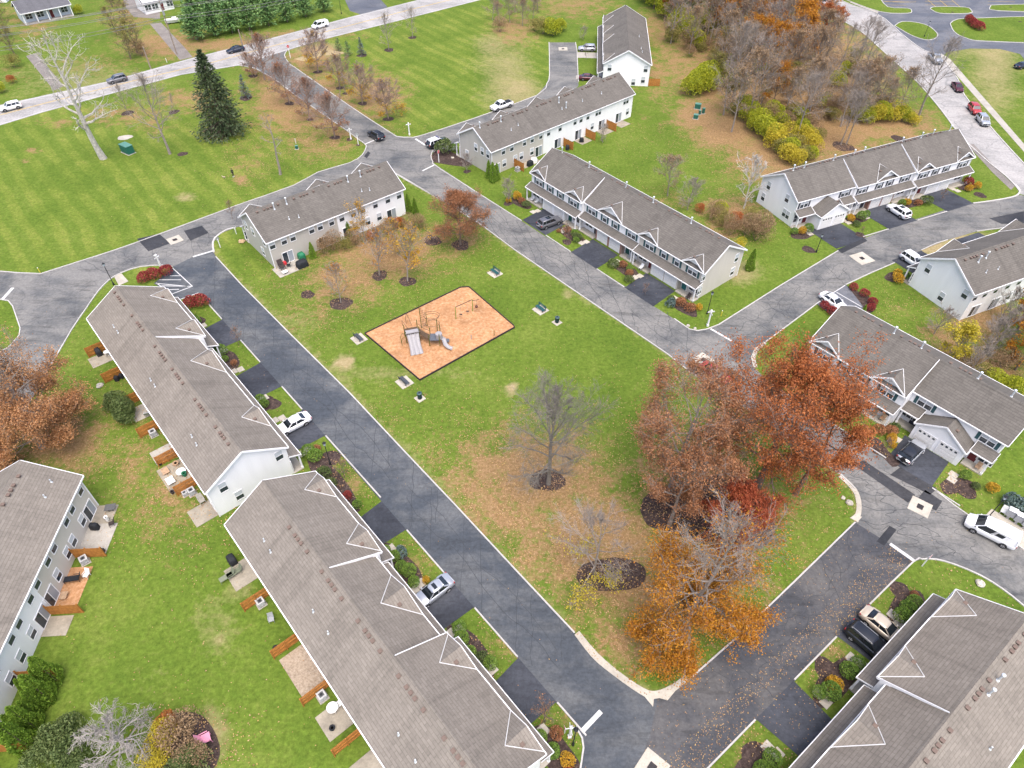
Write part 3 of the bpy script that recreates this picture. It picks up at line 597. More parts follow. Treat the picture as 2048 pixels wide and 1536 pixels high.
def slider(par, x, y, z, rz, w=1.8, h=2.0):
    k = 'slider'
    if k not in CACHE:
        m = MB(); t = 0.08
        m.box(-w/2-t, -w/2, -0.07, 0, -t, h+t).box(w/2, w/2+t, -0.07, 0, -t, h+t).box(-w/2, w/2, -0.07, 0, h, h+t).box(-w/2, w/2, -0.07, 0, -t, 0).box(-0.04, 0.04, -0.06, 0, 0, h)
        CACHE[k] = (m.mesh('sliding_door', trim), MB().box(-w/2, -0.04, -0.03, -0.005, 0, h).mesh('pane', glass_dark), MB().box(0.04, w/2, -0.03, -0.005, 0, h).mesh('pane', glassmat('glass_curtain', (0.30,0.33,0.36), 0.15)))
    a, b, c = CACHE[k]; o = put('sliding_door', a, par, (x, y, z), rz); put('pane', b, o); put('pane', c, o); return o
def garage_door(par, x, y, w=2.3, h=2.15, lights=False):
    k = ('gd', w, lights)
    if k not in CACHE:
        m = MB(); t = 0.09
        m.box(-w/2-t, -w/2, -0.05, 0, 0, h+t).box(w/2, w/2+t, -0.05, 0, 0, h+t).box(-w/2, w/2, -0.05, 0, h, h+t)
        p = MB(); n = 4
        for i in range(n):
            z0 = h*i/n; p.box(-w/2, w/2, -0.02, 0, z0+0.015, h*(i+1)/n-0.015)
            for j in range(4): x0 = -w/2+w*j/4; p.box(x0+0.08, x0+w/4-0.08, -0.032, -0.02, z0+0.10, z0+h/n-0.10)
        g = MB()
        for j in range(4): x0 = -w/2+w*j/4; g.box(x0+0.14, x0+w/4-0.14, -0.045, -0.03, h*0.80, h*0.93)
        CACHE[k] = (m.mesh('garage_door', trim), p.mesh('door_panel', plain('garage_white', (0.72,0.71,0.68), 0.5, 0.08)), g.mesh('door_light', glass_dark))
    a, b, c = CACHE[k]; o = put('garage_door', a, par, (x, y, 0.03)); put('door_panel', b, o)
    if lights: put('door_light', c, o)
    return o
DOORC = {'green': plain('door_green', (0.02,0.09,0.08), 0.4), 'red': plain('door_red', (0.13,0.02,0.025), 0.4), 'teal': plain('door_teal', (0.02,0.14,0.14), 0.4), 'dark': plain('door_dark', (0.04,0.045,0.06), 0.4), 'white': plain('door_white', (0.7,0.7,0.7), 0.4, 0.05)}
def front_door(par, x, y, z, rz, col):
    k = ('fd', col)
    if k not in CACHE:
        m = MB(); m.box(-0.55,-0.47,-0.06,0,0,2.15).box(0.47,0.55,-0.06,0,0,2.15).box(-0.47,0.47,-0.06,0,2.07,2.15)
        p = MB().box(-0.47,0.47,-0.03,0,0,2.07)
        for zz in (0.2, 1.15):
            for s in (-1, 1): p.box(s*0.22-0.15, s*0.22+0.15, -0.045, -0.03, zz, zz+0.75)
        CACHE[k] = (m.mesh('door', trim), p.mesh('door_leaf', DOORC[col]), MB().box(0.36,0.42,-0.09,-0.03,0.98,1.06).mesh('handle', steel))
    a, b, c = CACHE[k]; o = put('door', a, par, (x, y, z), rz); put('door_leaf', b, o); put('handle', c, o); return o
def vent_mesh():
    if 'vent' not in CACHE: CACHE['vent'] = MB().box(-0.14,0.14,-0.14,0.14,-0.08,0.15).box(-0.19,0.19,-0.19,0.19,0.15,0.19).mesh('roof_vent', vent_m)
    return CACHE['vent']
def pipe_mesh():
    if 'pipe' not in CACHE: CACHE['pipe'] = MB().lathe([(0.17,-0.12),(0.12,0.02),(0.07,0.08),(0.07,0.45),(0.05,0.45)], 8).mesh('vent_pipe', metal_w)
    return CACHE['pipe']
def flue_mesh():
    if 'flue' not in CACHE: CACHE['flue'] = MB().lathe([(0.20,-0.15),(0.16,0.06),(0.085,0.1),(0.085,0.95),(0.17,0.97),(0.17,1.15),(0.06,1.22)], 10).mesh('flue', metal_w)
    return CACHE['flue']

def row(b, label, D, segs, units, gables, roofmat, rear, vents=None, pipes=(), flues=(), ends=(), garage={}, shut=shutter_m, doors=('green','red'), brick=(), fronts=True, winh=3.55):
    o_, az, L = FR[b]
    T = thing('townhouse_row', label, 'townhouse', (o_[0], o_[1], 0), R(az)); yr = D/2
    dyat = lambda x: next((s[2] for s in segs if s[0]-0.01 <= x <= s[1]+0.01), 0)
    zroof = lambda x, y: ZE+(ZRG-ZE)*((y-dyat(x))/(yr-dyat(x)) if y < yr else (D-y)/(D-yr))
    # walls, one for each home
    cuts = sorted(set([0.0, L]+[u[0] for u in units]+[s[0] for s in segs]+[s[1] for s in segs]))
    for x0, x1 in zip(cuts[:-1], cuts[1:]):
        xm = (x0+x1)/2; dy = dyat(xm); mt = next(u[2] for u in units if u[0]-0.01 <= xm <= u[1]+0.01)
        xa = x0+(WI if x0 < 0.01 else 0); xb = x1-(WI if x1 > L-0.01 else 0); ya, yb = dy+WI, D-WI
        k = (ZRG-ZE)/(yr-dy); k2 = (ZRG-ZE)/(D-yr)
        MB().prism([(ya,0),(yb,0),(yb,ZE+k2*WI-0.05),(yr,ZRG-0.12),(ya,ZE+k*WI-0.05)], xa, xb).build('wall', MATS[mt], T)
    # corner boards
    for x in (WI, L-WI):
        for y in (dyat(x)+WI, D-WI): MB().box(x-0.06, x+0.06, y-0.06, y+0.06, 0, ZE+0.05).build('corner_board', trim, T)
    for u in units[1:]: MB().box(u[0]-0.05, u[0]+0.05, D-WI-0.02, D-WI+0.05, 0, ZE).build('downpipe', trim, T)
    # roof, one piece for each stretch of eave
    for i, (x0, x1, dy) in enumerate(segs):
        th = 0.18; xa = x0-(0.12 if x0 < 0.01 else 0); xb = x1+(0.12 if x1 > L-0.01 else 0)
        MB().prism([(dy,ZE),(yr,ZRG),(D,ZE),(D,ZE-th),(yr,ZRG-th),(dy,ZE-th)][::-1], xa, xb).build('roof', MATS[roofmat], T)
        MB().box(xa, xb, dy-0.10, dy-0.005, ZE-0.16, ZE-0.02).build('gutter', trim, T)
        MB().box(xa, xb, D+0.005, D+0.11, ZE-0.16, ZE-0.02).build('gutter', trim, T)
        cap = MB().prism([(yr-0.17,ZRG-0.07),(yr,ZRG+0.045),(yr+0.17,ZRG-0.07)][::-1], xa, xb); cap.build('ridge_cap', MATS[roofmat], T)
    # rake boards at the ends, and the white rake where one stretch stands forward of the next
    for x, dy in ((-0.16, segs[0][2]), (L+0.16, segs[-1][2])):
        for ya, za, yb, zb in ((dy-0.02,ZE-0.1,yr,ZRG-0.1), (yr,ZRG-0.1,D+0.02,ZE-0.1)): MB().bar((x,ya,za),(x,yb,zb),0.07,0.24).build('rake_board', trim, T)
    for s, n in zip(segs[:-1], segs[1:]):
        if abs(s[2]-n[2]) < 0.15: continue
        dy = min(s[2], n[2]); hi = s if s[2] < n[2] else n; x = s[1]+(-0.08 if hi is s else 0.08)
        x = s[1]+(0.035 if hi is s else -0.035); MB().bar((x,dy-0.05,ZE-0.10),(x,yr-0.1,ZRG-0.10),0.06,0.30).build('rake_board', trim, T)
        MB().box(s[1]-0.04+(0.02 if hi is s else -0.02), s[1]+0.04, dy+WI, max(s[2],n[2])+WI, 0, ZE+0.3).build('side_wall', MATS[units[0][2]] if False else trim, T)
    # cross gables
    for xc, w in gables:
        dy = dyat(xc); k = (ZRG-ZE)/(yr-dy); zc = ZE+0.62*w/2+0.06; yb = dy+(zc-ZE)/k; yf = dy+0.08; zl = ZE+0.06
        m = MB(); n = 0
        F, Bk = (xc,yf,zc), (xc,yb,zc+0.02); Lf, Rt = (xc-w/2,yf-0.08,zl), (xc+w/2,yf-0.08,zl)
        dn = lambda p: (p[0], p[1], p[2]-0.12)
        m.face([F,Bk,Lf]); m.face([F,Rt,Bk]); m.face([dn(F),dn(Lf),dn(Bk)]); m.face([dn(F),dn(Bk),dn(Rt)]); m.face([F,Lf,dn(Lf),dn(F)]); m.face([F,dn(F),dn(Rt),Rt]); m.face([Lf,Bk,dn(Bk),dn(Lf)]); m.face([Bk,Rt,dn(Rt),dn(Bk)])
        g = m.build('gable_roof', MATS[roofmat], T)
        for sg in (-1, 1): MB().bar((xc+sg*w/2,yf-0.1,zl+0.02),(xc,yb,zc+0.05),0.07,0.07).build('valley_flashing', flash, g)
        for sg in (-1, 1): MB().bar((xc+sg*w/2,yf-0.10,zl-0.03),(xc,yf-0.02,zc-0.03),0.06,0.2).build('rake_board', trim, g)
        yp = dy+0.5; zb = ZE+k*0.5-0.1; hw = w/2*0.80
        p = MB(); q = [(xc-hw,zb),(xc+hw,zb),(xc,zc-0.16)]
        p.v = [(x,yp,z) for x,z in q]+[(x,yp+0.15,z) for x,z in q]; p.f = [(0,1,2),(5,4,3),(0,3,4,1),(1,4,5,2),(2,5,3,0)]
        p.build('pediment', MATS['siding_white'] if units[0][2] != 'siding_cream' or True else trim, g)
        put('roof_vent', vent_mesh(), g, (xc-w*0.18, (yf+yb)/2-0.05, zc-0.32*w*0.36-0.02))
    # front: porch roof, garages, doors, windows
    if fronts:
        for i, (x0, x1, dy) in enumerate(segs):
            gar = garage.get(i, (x0+4.3, x0+10.6, 'flat')) if x1-x0 > 12 or i in garage else garage.get(i, None)
            y0, y1 = dy-1.15, dy+WI; runs = [(x0, x1)]
            if gar and gar[2] == 'gable': runs = [(x0, gar[0]-0.15), (gar[1]+0.15, x1)]
            for ra, rb in runs:
                if rb-ra < 1: continue
                MB().prism([(y0,2.72),(y1,3.38),(y1,3.24),(y0,2.58)][::-1], ra+0.02, rb-0.02).build('porch_roof', MATS[roofmat], T)
                m = MB().box(ra+0.02, rb-0.02, y0-0.09, y0-0.004, 2.56, 2.72)
                for xx in (ra+0.02, rb-0.02): m.bar((xx,y0-0.05,2.70),(xx,y1,3.36),0.05,0.17)
                m.build('fascia', trim, T)
            if gar:
                ga, gb, kind = gar[:3]
                if kind == 'flat':
                    yg = dy-0.55; mt = 'brick_red' if i in brick else units[min(len(units)-1, i*2)][2]
                    MB().box(ga, gb, yg, dy+WI-0.01, 0, 2.70).build('garage_wall', MATS[mt], T)
                    for q in (0.26, 0.74): garage_door(T, ga+(gb-ga)*q, yg)
                else:
                    yg = gar[3]; xm = (ga+gb)/2; zt = 4.75
                    m = MB(); q = [(ga,0),(gb,0),(gb,2.75),(xm,zt-0.2),(ga,2.75)]; nn = len(q)
                    m.v = [(x,yg,z) for x,z in q]+[(x,dy+WI-0.01,z) for x,z in q]
                    m.f = [tuple(range(nn))]+[(k_, nn+k_, nn+(k_+1) % nn, (k_+1) % nn) for k_ in range(nn)]
                    m.build('garage_wall', MATS['siding_white'], T)
                    m = MB(); e = 0.25; zz = 2.68; ye = yg-0.25
                    for s in (-1, 1):
                        xe = ga-e if s < 0 else gb+e
                        a_, b_, c_, d_ = (xe,ye,zz), (xm,ye,zt), (xm,dy+WI,zt), (xe,dy+WI,zz); lw = lambda p: (p[0],p[1],p[2]-0.14)
                        F1 = [a_,b_,c_,d_]; m.face(F1 if s > 0 else F1[::-1]); m.face([lw(p) for p in (F1[::-1] if s > 0 else F1)])
                        for p1, p2 in ((a_,b_),(d_,a_)): m.face([p1,p2,lw(p2),lw(p1)])
                    gr = m.build('garage_roof', MATS[roofmat], T)
                    m = MB()
                    for s in (-1, 1): xe = ga-e if s < 0 else gb+e; m.bar((xe,ye-0.03,zz-0.06),(xm,ye-0.03,zt-0.06),0.06,0.22); m.bar((xe,ye,zz+0.02),(xe,dy,zz+0.02),0.1,0.1)
                    m.build('rake_board', trim, gr)
                    for q in (0.25,): put('roof_vent', vent_mesh(), gr, (xm+1.0, (ye+dy)/2, zt-0.62))
                    for q in (0.27, 0.73): garage_door(T, ga+(gb-ga)*q, yg-0.005, lights=True)
                pa = [(x0, ga), (gb, x1)]
            else: pa = [(x0, x1)]
            for j, (qa, qb) in enumerate(pa):
                if qb-qa < 2: continue
                MB().box(qa+0.15, qb-0.15, y0+0.1, dy+WI-0.01, 0, 0.16).build('porch_slab', conc_pale, T)
                m = MB()
                for xx in (qa+0.3, qb-0.3):
                    if (j == 0 and xx > qb-0.5 and gar) or (j == 1 and xx < qa+0.5 and gar): continue
                    MB().box(xx-0.09, xx+0.09, y0+0.15, y0+0.33, 0.16, 2.58).box(xx-0.13, xx+0.13, y0+0.11, y0+0.37, 0.16, 0.42).build('post', trim, T)
                dc = doors[(i*2+j) % len(doors)]
                front_door(T, (qb-0.75) if j == 0 else (qa+0.75), dy+WI, 0.16, 0, dc); double_window(T, (qa+qb)/2-(0.6 if j == 0 else -0.6), dy+WI, 0.85, 0, None, 1.5, True)
            n = 4 if x1-x0 > 12 else 3
            gx_ = [g for g in gables if x0 <= g[0] <= x1]
            wx = [(x0+2.3, 2), (x0+5.4, 1), (x0+8.2, 1), (x1-2.3, 2)] if x1-x0 > 12 else [(x0+2.3, 2), (x1-2.3, 2)]
            if len(gx_) == 1 and gx_[0][1] > 5: wx = [(x0+1.8, 2), (gx_[0][0]-1.3, 1), (gx_[0][0]+1.3, 1), (x1-1.9, 2)]
            if gar and gar[2] == 'gable': wx = [(x0+1.9, 2), (x1-1.9, 2)]
            for xx, kk in wx:
                (double_window if kk == 2 else window)(T, xx, dy+WI, winh, 0, shut=shut)
    # rear: windows and sliding doors
    for x in rear.get('up', ()): window(T, x, D-WI, 3.6, R(180), 0.92, 1.4)
    for x in rear.get('up2', ()): double_window(T, x, D-WI, 3.6, R(180), None, 1.4)
    for x in rear.get('low', ()): window(T, x, D-WI, 0.95, R(180), 0.92, 1.4)
    for x in rear.get('slide', ()): slider(T, x, D-WI, 0.12, R(180))
    for e, y, z, kk in ends:
        x = WI if e == 0 else L-WI; rz = R(-90) if e == 0 else R(90)
        (double_window if kk == 2 else window)(T, x, y, z, rz)
    # roof furniture
    if vents is None: vents = [c+d for c in [3.75+6.6*i for i in range(int(L/6.5))] for d in (-1.85,-0.62,0.0,0.62,1.85)]
    for i, x in enumerate(vents): put('roof_vent', vent_mesh(), T, (x, yr+0.62, zroof(x, yr+0.62)+0.03))
    for x, y in pipes: put('vent_pipe', pipe_mesh(), T, (x, y, zroof(x, y)))
    for x, y in flues: put('flue', flue_mesh(), T, (x, y, zroof(x, y)))
    return T
def units_of(L, n, mats): return [(L*i/n, L*(i+1)/n, mats[i % len(mats)]) for i in range(n)]
def rear_std(L, n): 
    u = L/n; r = {'up': [], 'low': [], 'slide': []}
    for i in range(n):
        s = 1 if i % 2 else -1; c = u*(i+0.5)
        r['up'] += [c-1.5, c+1.5]; r['slide'].append(c+s*1.3); r['low'].append(c-s*1.4)
    return r
Wh, Cr, Be = 'siding_white', 'siding_cream', 'siding_beige'
row('A', 'long tan-roofed row of townhouses beside the striped parking bay, left of the park', 10.6, [(0,25.5,0.35),(25.5,40.1,-0.6)], units_of(40.1,6,[Wh]), [(37.3,4.4),(27.7,4.6),(19.5,6.0),(6.4,4.6)], 'roof_tan', rear_std(40.1,6), [39.1,37.8,37.2,36.6,35.4,32.3,30.3,29.8,29.3,28.3,24.0,22.4,21.8,21.2,20.5,18.3,17.1,16.6,16.1,15.0,11.3,10.2,9.7,9.1,8.0,5.5,4.3,3.8,3.2,2.1], [(33.8,8.4),(32.2,8.4),(20.1,8.5),(18.7,8.5),(7.5,8.4),(6.0,8.5)], (), [(0,1.6,3.5,1),(0,8.6,3.5,1),(0,7.4,0.9,1)], {0:(3.2,9.0,'flat'),1:(28.0,34.0,'flat')})
row('B', 'long tan-roofed row of townhouses in the foreground, nearest the camera', 10.6, [(0,13.8,-0.25),(13.8,25.2,0.4),(25.2,38.9,-0.35)], units_of(38.9,6,[Wh]), [(36.4,4.3),(27.5,4.4),(19.5,5.6),(11.4,4.4),(2.3,4.4)], 'roof_tan', rear_std(38.9,6), None, [(33.4,8.4),(31.8,8.5),(23.2,8.4),(20.4,8.4),(8.8,8.4),(6.2,8.5)], (), [(0,1.5,3.5,1),(0,8.8,3.5,1)], {0:(3.7,9.2,'flat'),1:(16.4,22,'flat'),2:(29,34,'flat')})
row('C', 'townhouse row with tan shingle roof filling the bottom right corner', 10.8, [(0,13.9,0),(13.9,27.2,0.85),(27.2,40.5,0)], units_of(40.5,6,[Wh]), [(2.3,4.6),(11.6,4.6),(19.6,5.6),(29.5,4.6)], 'roof_tan', rear_std(40.5,6), None, [(12.6,9.0),(16,9.0)], [(7.6,6.5),(9.4,6.6),(20.6,6.5)], [(0,8.5,3.5,1)])
row('D', 'townhouse row with cream and white rear wall at the left edge', 10.8, [(0,40.3,0)], [(0,13.4,Cr),(13.4,40.3,Wh)], [(2.3,4.6),(11.6,4.6)], 'roof_tan', {'up': [1.2,3.7,5.3,8.6,10.2,12.8,14.4,17.0,18.6,21.8,23.6,26.5,28.1,31], 'low': [3.5,6.2,7.7,10.4,16.8,19.2,21.4,25,30], 'slide': [1.8,12.6,14.8,27.5]}, None, [(1.6,8.6),(3.6,8.7),(14.5,8.6),(16.4,8.7)], (), [(0,8.6,3.5,1)], fronts=False)
row('E', 'short grey-roofed townhouse row with beige and white rear facing the park', 10.8, [(0,13.4,0),(13.4,26.9,0.3)], [(0,13.9,Wh),(13.9,26.9,Be)], [(2.3,4.6),(11.6,4.6),(24.5,4.6)], 'roof_grey', {'up': [26.0,23.9,22.3,18.8,17.2,15.0,13.0,10.7,8.8,6.2,3.6,1.2], 'low': [10.8,5.8,8.2], 'slide': [23.9,17.1,3.2,12.3]}, None, [(21.4,8.6),(19.8,8.9),(7.4,8.6),(6.0,8.9)], [(22.6,6.4),(20.3,6.3),(8.6,6.4),(6.0,6.3)], [(1,2.0,3.5,1),(1,8.7,3.5,1),(1,7.0,0.8,1),(1,4.6,3.5,1)])
row('F', 'long grey-roofed townhouse row with beige end wall beside the police car', 10.8, [(0,14,0),(14,27.9,0.4),(27.9,41.8,0)], [(0,27.6,Wh),(27.6,41.8,Be)], [(2.3,4.6),(11.6,4.6),(20.6,5.6),(30.3,4.6),(39.4,4.6)], 'roof_grey', {'up': [38.5,36.3,32.9,30.8,28.4,26.2,22.9,18.5,16.7,14.6], 'up2': [11.4,2.5], 'low': [38.3,35.4,33.7,30.8,13,1.6], 'slide': [40.4,28.9,23.4,17.3,10.0,4.5]}, None, [(34.6,8.4),(32.4,8.0),(20.3,8.2),(14.2,8.2),(8.3,8.2)], [(40.6,5.9),(35.4,6.2),(19.9,6.8),(19.1,8.2)], [(1,2.6,1.0,1),(1,7.6,3.4,1),(1,9.3,3.4,1),(1,5.6,3.5,1)])
row('G', 'townhouse row seen end on with tall white gable wall near the top', 11.7, [(0,33.5,0)], units_of(33.5,5,[Wh]), [(3,4.6),(11,4.6),(17.5,4.6),(31,4.6)], 'roof_grey', rear_std(33.5,5), [], [(29,9.4),(27,9.2),(19,9.0)], (), [(1,1.7,3.4,1),(1,10.4,3.4,1),(1,10.1,0.8,1),(1,7.8,0.2,1)], {0:(24.5,28.5,'flat')})
row('H', 'long grey-roofed townhouse row with front gables facing the park, brick garages in the middle', 11.2, [(0,14.0,0.25),(14.0,27.3,0.85),(27.3,41.0,0.75)], [(0,14.0,Wh),(14,27.3,Wh),(27.3,41.0,Cr)], [(2.1,4.4),(11.8,4.4),(20.3,5.9),(29.2,4.4),(38.7,4.4)], 'roof_grey', rear_std(41.0,6), None, (), [(2,6.2),(9.3,6.2),(18.5,6.2),(24.8,6.2),(33,6.2)], [(1,1.2,3.5,1),(1,9.4,3.5,1),(1,9.2,0.9,1),(1,1.0,0.9,1)], {0:(4.4,10.4,'flat'),1:(18.0,24.3,'flat'),2:(31.2,37.0,'flat')}, brick=(1,), doors=('dark','green','dark','green','red','teal'))
row('I', 'grey-roofed white townhouse row by the curved outer road', 10.6, [(0,13.2,0.45),(13.2,27.4,0.0),(27.4,42.3,-0.45)], units_of(42.3,6,[Wh]), [(20.4,5.4),(29.5,4.6),(39.8,4.6)], 'roof_grey', rear_std(42.3,6), None, (), [(2.5,6.0),(5,6.0),(11.8,6.0),(16.6,6.0),(19,6.0),(28.5,6.0),(33.5,6.0),(36.5,6.0),(41,6.0)], [(0,8.4,3.6,1),(0,3.4,3.6,1),(0,9.0,1.0,1),(0,2.6,0.9,2)], {0:(3.9,10.1,'gable',-2.1),1:(17.2,23.2,'flat'),2:(31.2,37.4,'flat')}, brick=(1,), shut=shutter_dk, doors=('red','red','dark','dark'))
row('J', 'grey-roofed white townhouse row at the right edge above the yellow tree', 10.5, [(0,26.6,0),(26.6,40,0)], units_of(40,6,[Wh]), [(33.6,5.6),(19.5,5.6),(6,4.6)], 'roof_grey', {'up': [39.0,36.9,34.6,32.0,29.5,27,25,22.5], 'low': [30,26], 'slide': [37.3,33.0,24]}, None, [(36.0,8.2),(33.5,8.3)], [(36.4,6.6),(34.6,6.4)], [(1,2.0,3.6,1),(1,9.0,3.5,1),(1,6.0,0.9,1)])
row('K', 'grey-roofed white townhouse row behind the big red oak, green shutters', 11.8, [(0,13.9,0.0),(13.9,25.6,1.8)], [(0,13.9,Wh),(13.9,25.6,Wh)], [(2.2,4.4),(11.4,4.6)], 'roof_grey', rear_std(25.6,4), None, (), [(7.5,6.3),(11.3,6.3),(18.6,6.3),(22.6,6.3)], [(1,9.5,3.5,1)], {0:(4.3,9.6,'flat'),1:(16.5,22.7,'gable',-0.1)}, brick=(), doors=('green','red','dark','red'))

# ------------------------------------------------------------------ two houses across the main road
def cottage(label, p0, az, L, D, ze, zr, wallm, roofm, porch=True):
    T = thing('house', label, 'house', (*p0, 0), R(az)); yr = D/2
    MB().prism([(0.2+(1.8 if porch else 0),0),(D-0.2,0),(D-0.2,ze),(yr,zr-0.15),(0.2+(1.8 if porch else 0),ze+0.3)], 0.2, L-0.2).build('wall', MATS[wallm], T)
    MB().prism([(-0.1,ze),(yr,zr),(D+0.1,ze),(D+0.1,ze-0.16),(yr,zr-0.16),(-0.1,ze-0.16)][::-1], -0.2, L+0.2).build('roof', MATS[roofm], T)
    m = MB().box(-0.2, L+0.2, -0.2, -0.105, ze-0.22, ze); 
    for x in (-0.24, L+0.24): m.bar((x,-0.1,ze-0.08),(x,yr,zr-0.08),0.07,0.2).bar((x,yr,zr-0.08),(x,D+0.1,ze-0.08),0.07,0.2)
    m.build('rake_board', trim, T)
    if porch:
        MB().box(0.1, L-0.1, 0.0, 1.99, 0, 0.25).build('porch_slab', conc, T)
        for x in (0.3, L*0.27, L*0.5, L*0.74, L-0.3): MB().box(x-0.12, x+0.12, 0.1, 0.34, 0.25, ze-0.16).build('post', trim, T)
    for x in (L*0.15, L*0.38, L*0.87): double_window(T, x, 0.2+(1.8 if porch else 0), 1.0, 0, None, 1.4, True)
    front_door(T, L*0.6, 0.2+(1.8 if porch else 0), 0.25, 0, 'red')
    MB().box(L*0.7, L*0.7+0.7, yr+0.3, yr+0.9, zr-0.6, zr+0.6).build('chimney', MATS['brick_red'], T)
    return T
a = W(52,52); b_ = W(150,32)
cottage('pale blue cottage with dark roof and white porch posts across the main road', a, math.degrees(math.atan2(b_[1]-a[1], b_[0]-a[0])), math.hypot(b_[0]-a[0], b_[1]-a[1]), 9, 3.2, 5.6, 'siding_blue', 'roof_dark')
a = W(292,30); cottage('small white house beside the gravel drive, near the utility pole', a, 40, 9, 8, 2.9, 4.9, Wh, 'roof_dark', False)
a = W(-10,25); cottage('white shed cut off by the top left corner', (a[0]-9,a[1]+8), 10, 8, 5, 2.6, 4.0, Wh, 'roof_dark', False)
# ------------------------------------------------------------------ vegetation
leafmat('leaf_russet', [(0.25,0.075,0.026),(0.40,0.125,0.040),(0.50,0.19,0.065),(0.32,0.10,0.036)])
leafmat('leaf_brown', [(0.224,0.103,0.052),(0.355,0.159,0.071),(0.430,0.224,0.112),(0.281,0.140,0.080)])
leafmat('leaf_wood', [(0.190,0.123,0.067),(0.302,0.202,0.106),(0.392,0.269,0.157),(0.246,0.168,0.101)])
leafmat('leaf_salmon', [(0.33,0.15,0.06),(0.46,0.23,0.10),(0.55,0.31,0.16),(0.40,0.20,0.06)])
leafmat('leaf_orange', [(0.29,0.105,0.014),(0.44,0.175,0.018),(0.55,0.27,0.028),(0.37,0.14,0.025)])
leafmat('leaf_gold', [(0.40,0.23,0.02),(0.55,0.35,0.035),(0.50,0.26,0.03)])
leafmat('leaf_darkred', [(0.20,0.040,0.020),(0.31,0.070,0.030),(0.38,0.11,0.05)])
leafmat('leaf_lime', [(0.161,0.219,0.014),(0.311,0.356,0.023),(0.482,0.470,0.034),(0.230,0.275,0.034)])
leafmat('leaf_yellow', [(0.428,0.347,0.030),(0.592,0.479,0.046),(0.347,0.306,0.041)])
leafmat('leaf_olive', [(0.135,0.142,0.034),(0.257,0.243,0.068),(0.378,0.297,0.095)])
leafmat('leaf_box', [(0.066,0.131,0.022),(0.131,0.229,0.034),(0.218,0.316,0.056)], 0.5, 0.1)
leafmat('leaf_arbor', [(0.108,0.191,0.029),(0.203,0.334,0.042),(0.312,0.454,0.068)], 0.5, 0.1)
leafmat('needle_dark', [(0.030,0.050,0.022),(0.060,0.090,0.038),(0.10,0.13,0.06)], 0.6, 0.05)
leafmat('needle_pine', [(0.059,0.139,0.043),(0.129,0.247,0.075),(0.237,0.356,0.119)], 0.6, 0.1)
leafmat('leaf_juniper', [(0.055,0.085,0.025),(0.095,0.135,0.040),(0.15,0.185,0.065)], 0.6, 0.1)
leafmat('needle_blue', [(0.05,0.085,0.075),(0.10,0.15,0.135),(0.16,0.21,0.19)], 0.6, 0.05)
leafmat('leaf_crimson', [(0.17,0.022,0.025),(0.30,0.045,0.045),(0.38,0.09,0.07)])
leafmat('leaf_rust', [(0.23,0.095,0.045),(0.33,0.145,0.065),(0.38,0.19,0.10)])
leafmat('leaf_tan', [(0.30,0.24,0.15),(0.42,0.34,0.22),(0.50,0.42,0.30)])

class VM:
    "mesh with two materials: 0 wood, 1 leaves"
    def __init__(s): s.v = []; s.f = []; s.mi = []
    def limb(s, pts, r0, r1, k):
        n = len(s.v); m = len(pts)
        for i, p in enumerate(pts):
            a = pts[max(i-1,0)]; b = pts[min(i+1,m-1)]; dx, dy, dz = b[0]-a[0], b[1]-a[1], b[2]-a[2]
            l = math.sqrt(dx*dx+dy*dy+dz*dz) or 1; dx, dy, dz = dx/l, dy/l, dz/l
            if abs(dz) < 0.9: ux, uy, uz = -dy, dx, 0.0
            else: ux, uy, uz = 0.0, -dz, dy
            l = math.sqrt(ux*ux+uy*uy+uz*uz); ux, uy, uz = ux/l, uy/l, uz/l
            wx, wy, wz = dy*uz-dz*uy, dz*ux-dx*uz, dx*uy-dy*ux
            r = r0+(r1-r0)*i/(m-1)
            for j in range(k):
                t = 6.2832*j/k; c, q = math.cos(t)*r, math.sin(t)*r
                s.v.append((p[0]+ux*c+wx*q, p[1]+uy*c+wy*q, p[2]+uz*c+wz*q))
        for i in range(m-1):
            for j in range(k): j2 = (j+1) % k; s.f.append((n+i*k+j, n+i*k+j2, n+(i+1)*k+j2, n+(i+1)*k+j)); s.mi.append(0)
    def leaves(s, P, size, rnd, flat=0.0, asp=0.6, dirs=None):
        "P: n x 3 array; one quad for each point, facing at random"
        n = len(P)
        if n == 0: return
        rg = np.random.default_rng(rnd.randrange(1 << 30)); a = rg.normal(size=(n,3))
        if flat: a[:,2] *= (1-flat)
        if dirs is not None: a = dirs+a*0.25
        a /= np.linalg.norm(a, axis=1)[:,None]; b = np.cross(a, rg.normal(size=(n,3))); b /= np.linalg.norm(b, axis=1)[:,None]
        sz = size*rg.uniform(0.6,1.3,(n,1)); a = a*sz*0.5; b = b*sz*0.5*asp
        q = np.stack([P-a-b*0.6, P+a*0.1-b, P+a+b*0.5, P-a*0.1+b], 1).reshape(-1,3); o = len(s.v)
        s.v += list(map(tuple, q.tolist())); s.f += [(o+4*i, o+4*i+1, o+4*i+2, o+4*i+3) for i in range(n)]; s.mi += [1]*n
    def mesh(s, name, wood, leaf=None):
        me = bpy.data.meshes.new(name); me.from_pydata(s.v, [], s.f); me.materials.append(wood)
        if leaf is not None: me.materials.append(leaf)
        me.polygons.foreach_set('material_index', s.mi); me.update(); return me
def _unit(v):
    l = math.sqrt(v[0]**2+v[1]**2+v[2]**2) or 1; return (v[0]/l, v[1]/l, v[2]/l)
def _branch(rnd, p, d, length, n, up, wig):
    pts = [p]; st = length/n
    for i in range(n):
        d = _unit((d[0]+rnd.gauss(0,wig), d[1]+rnd.gauss(0,wig), d[2]+rnd.gauss(0,wig)+up)); p = (p[0]+d[0]*st, p[1]+d[1]*st, p[2]+d[2]*st); pts.append(p)
    return pts
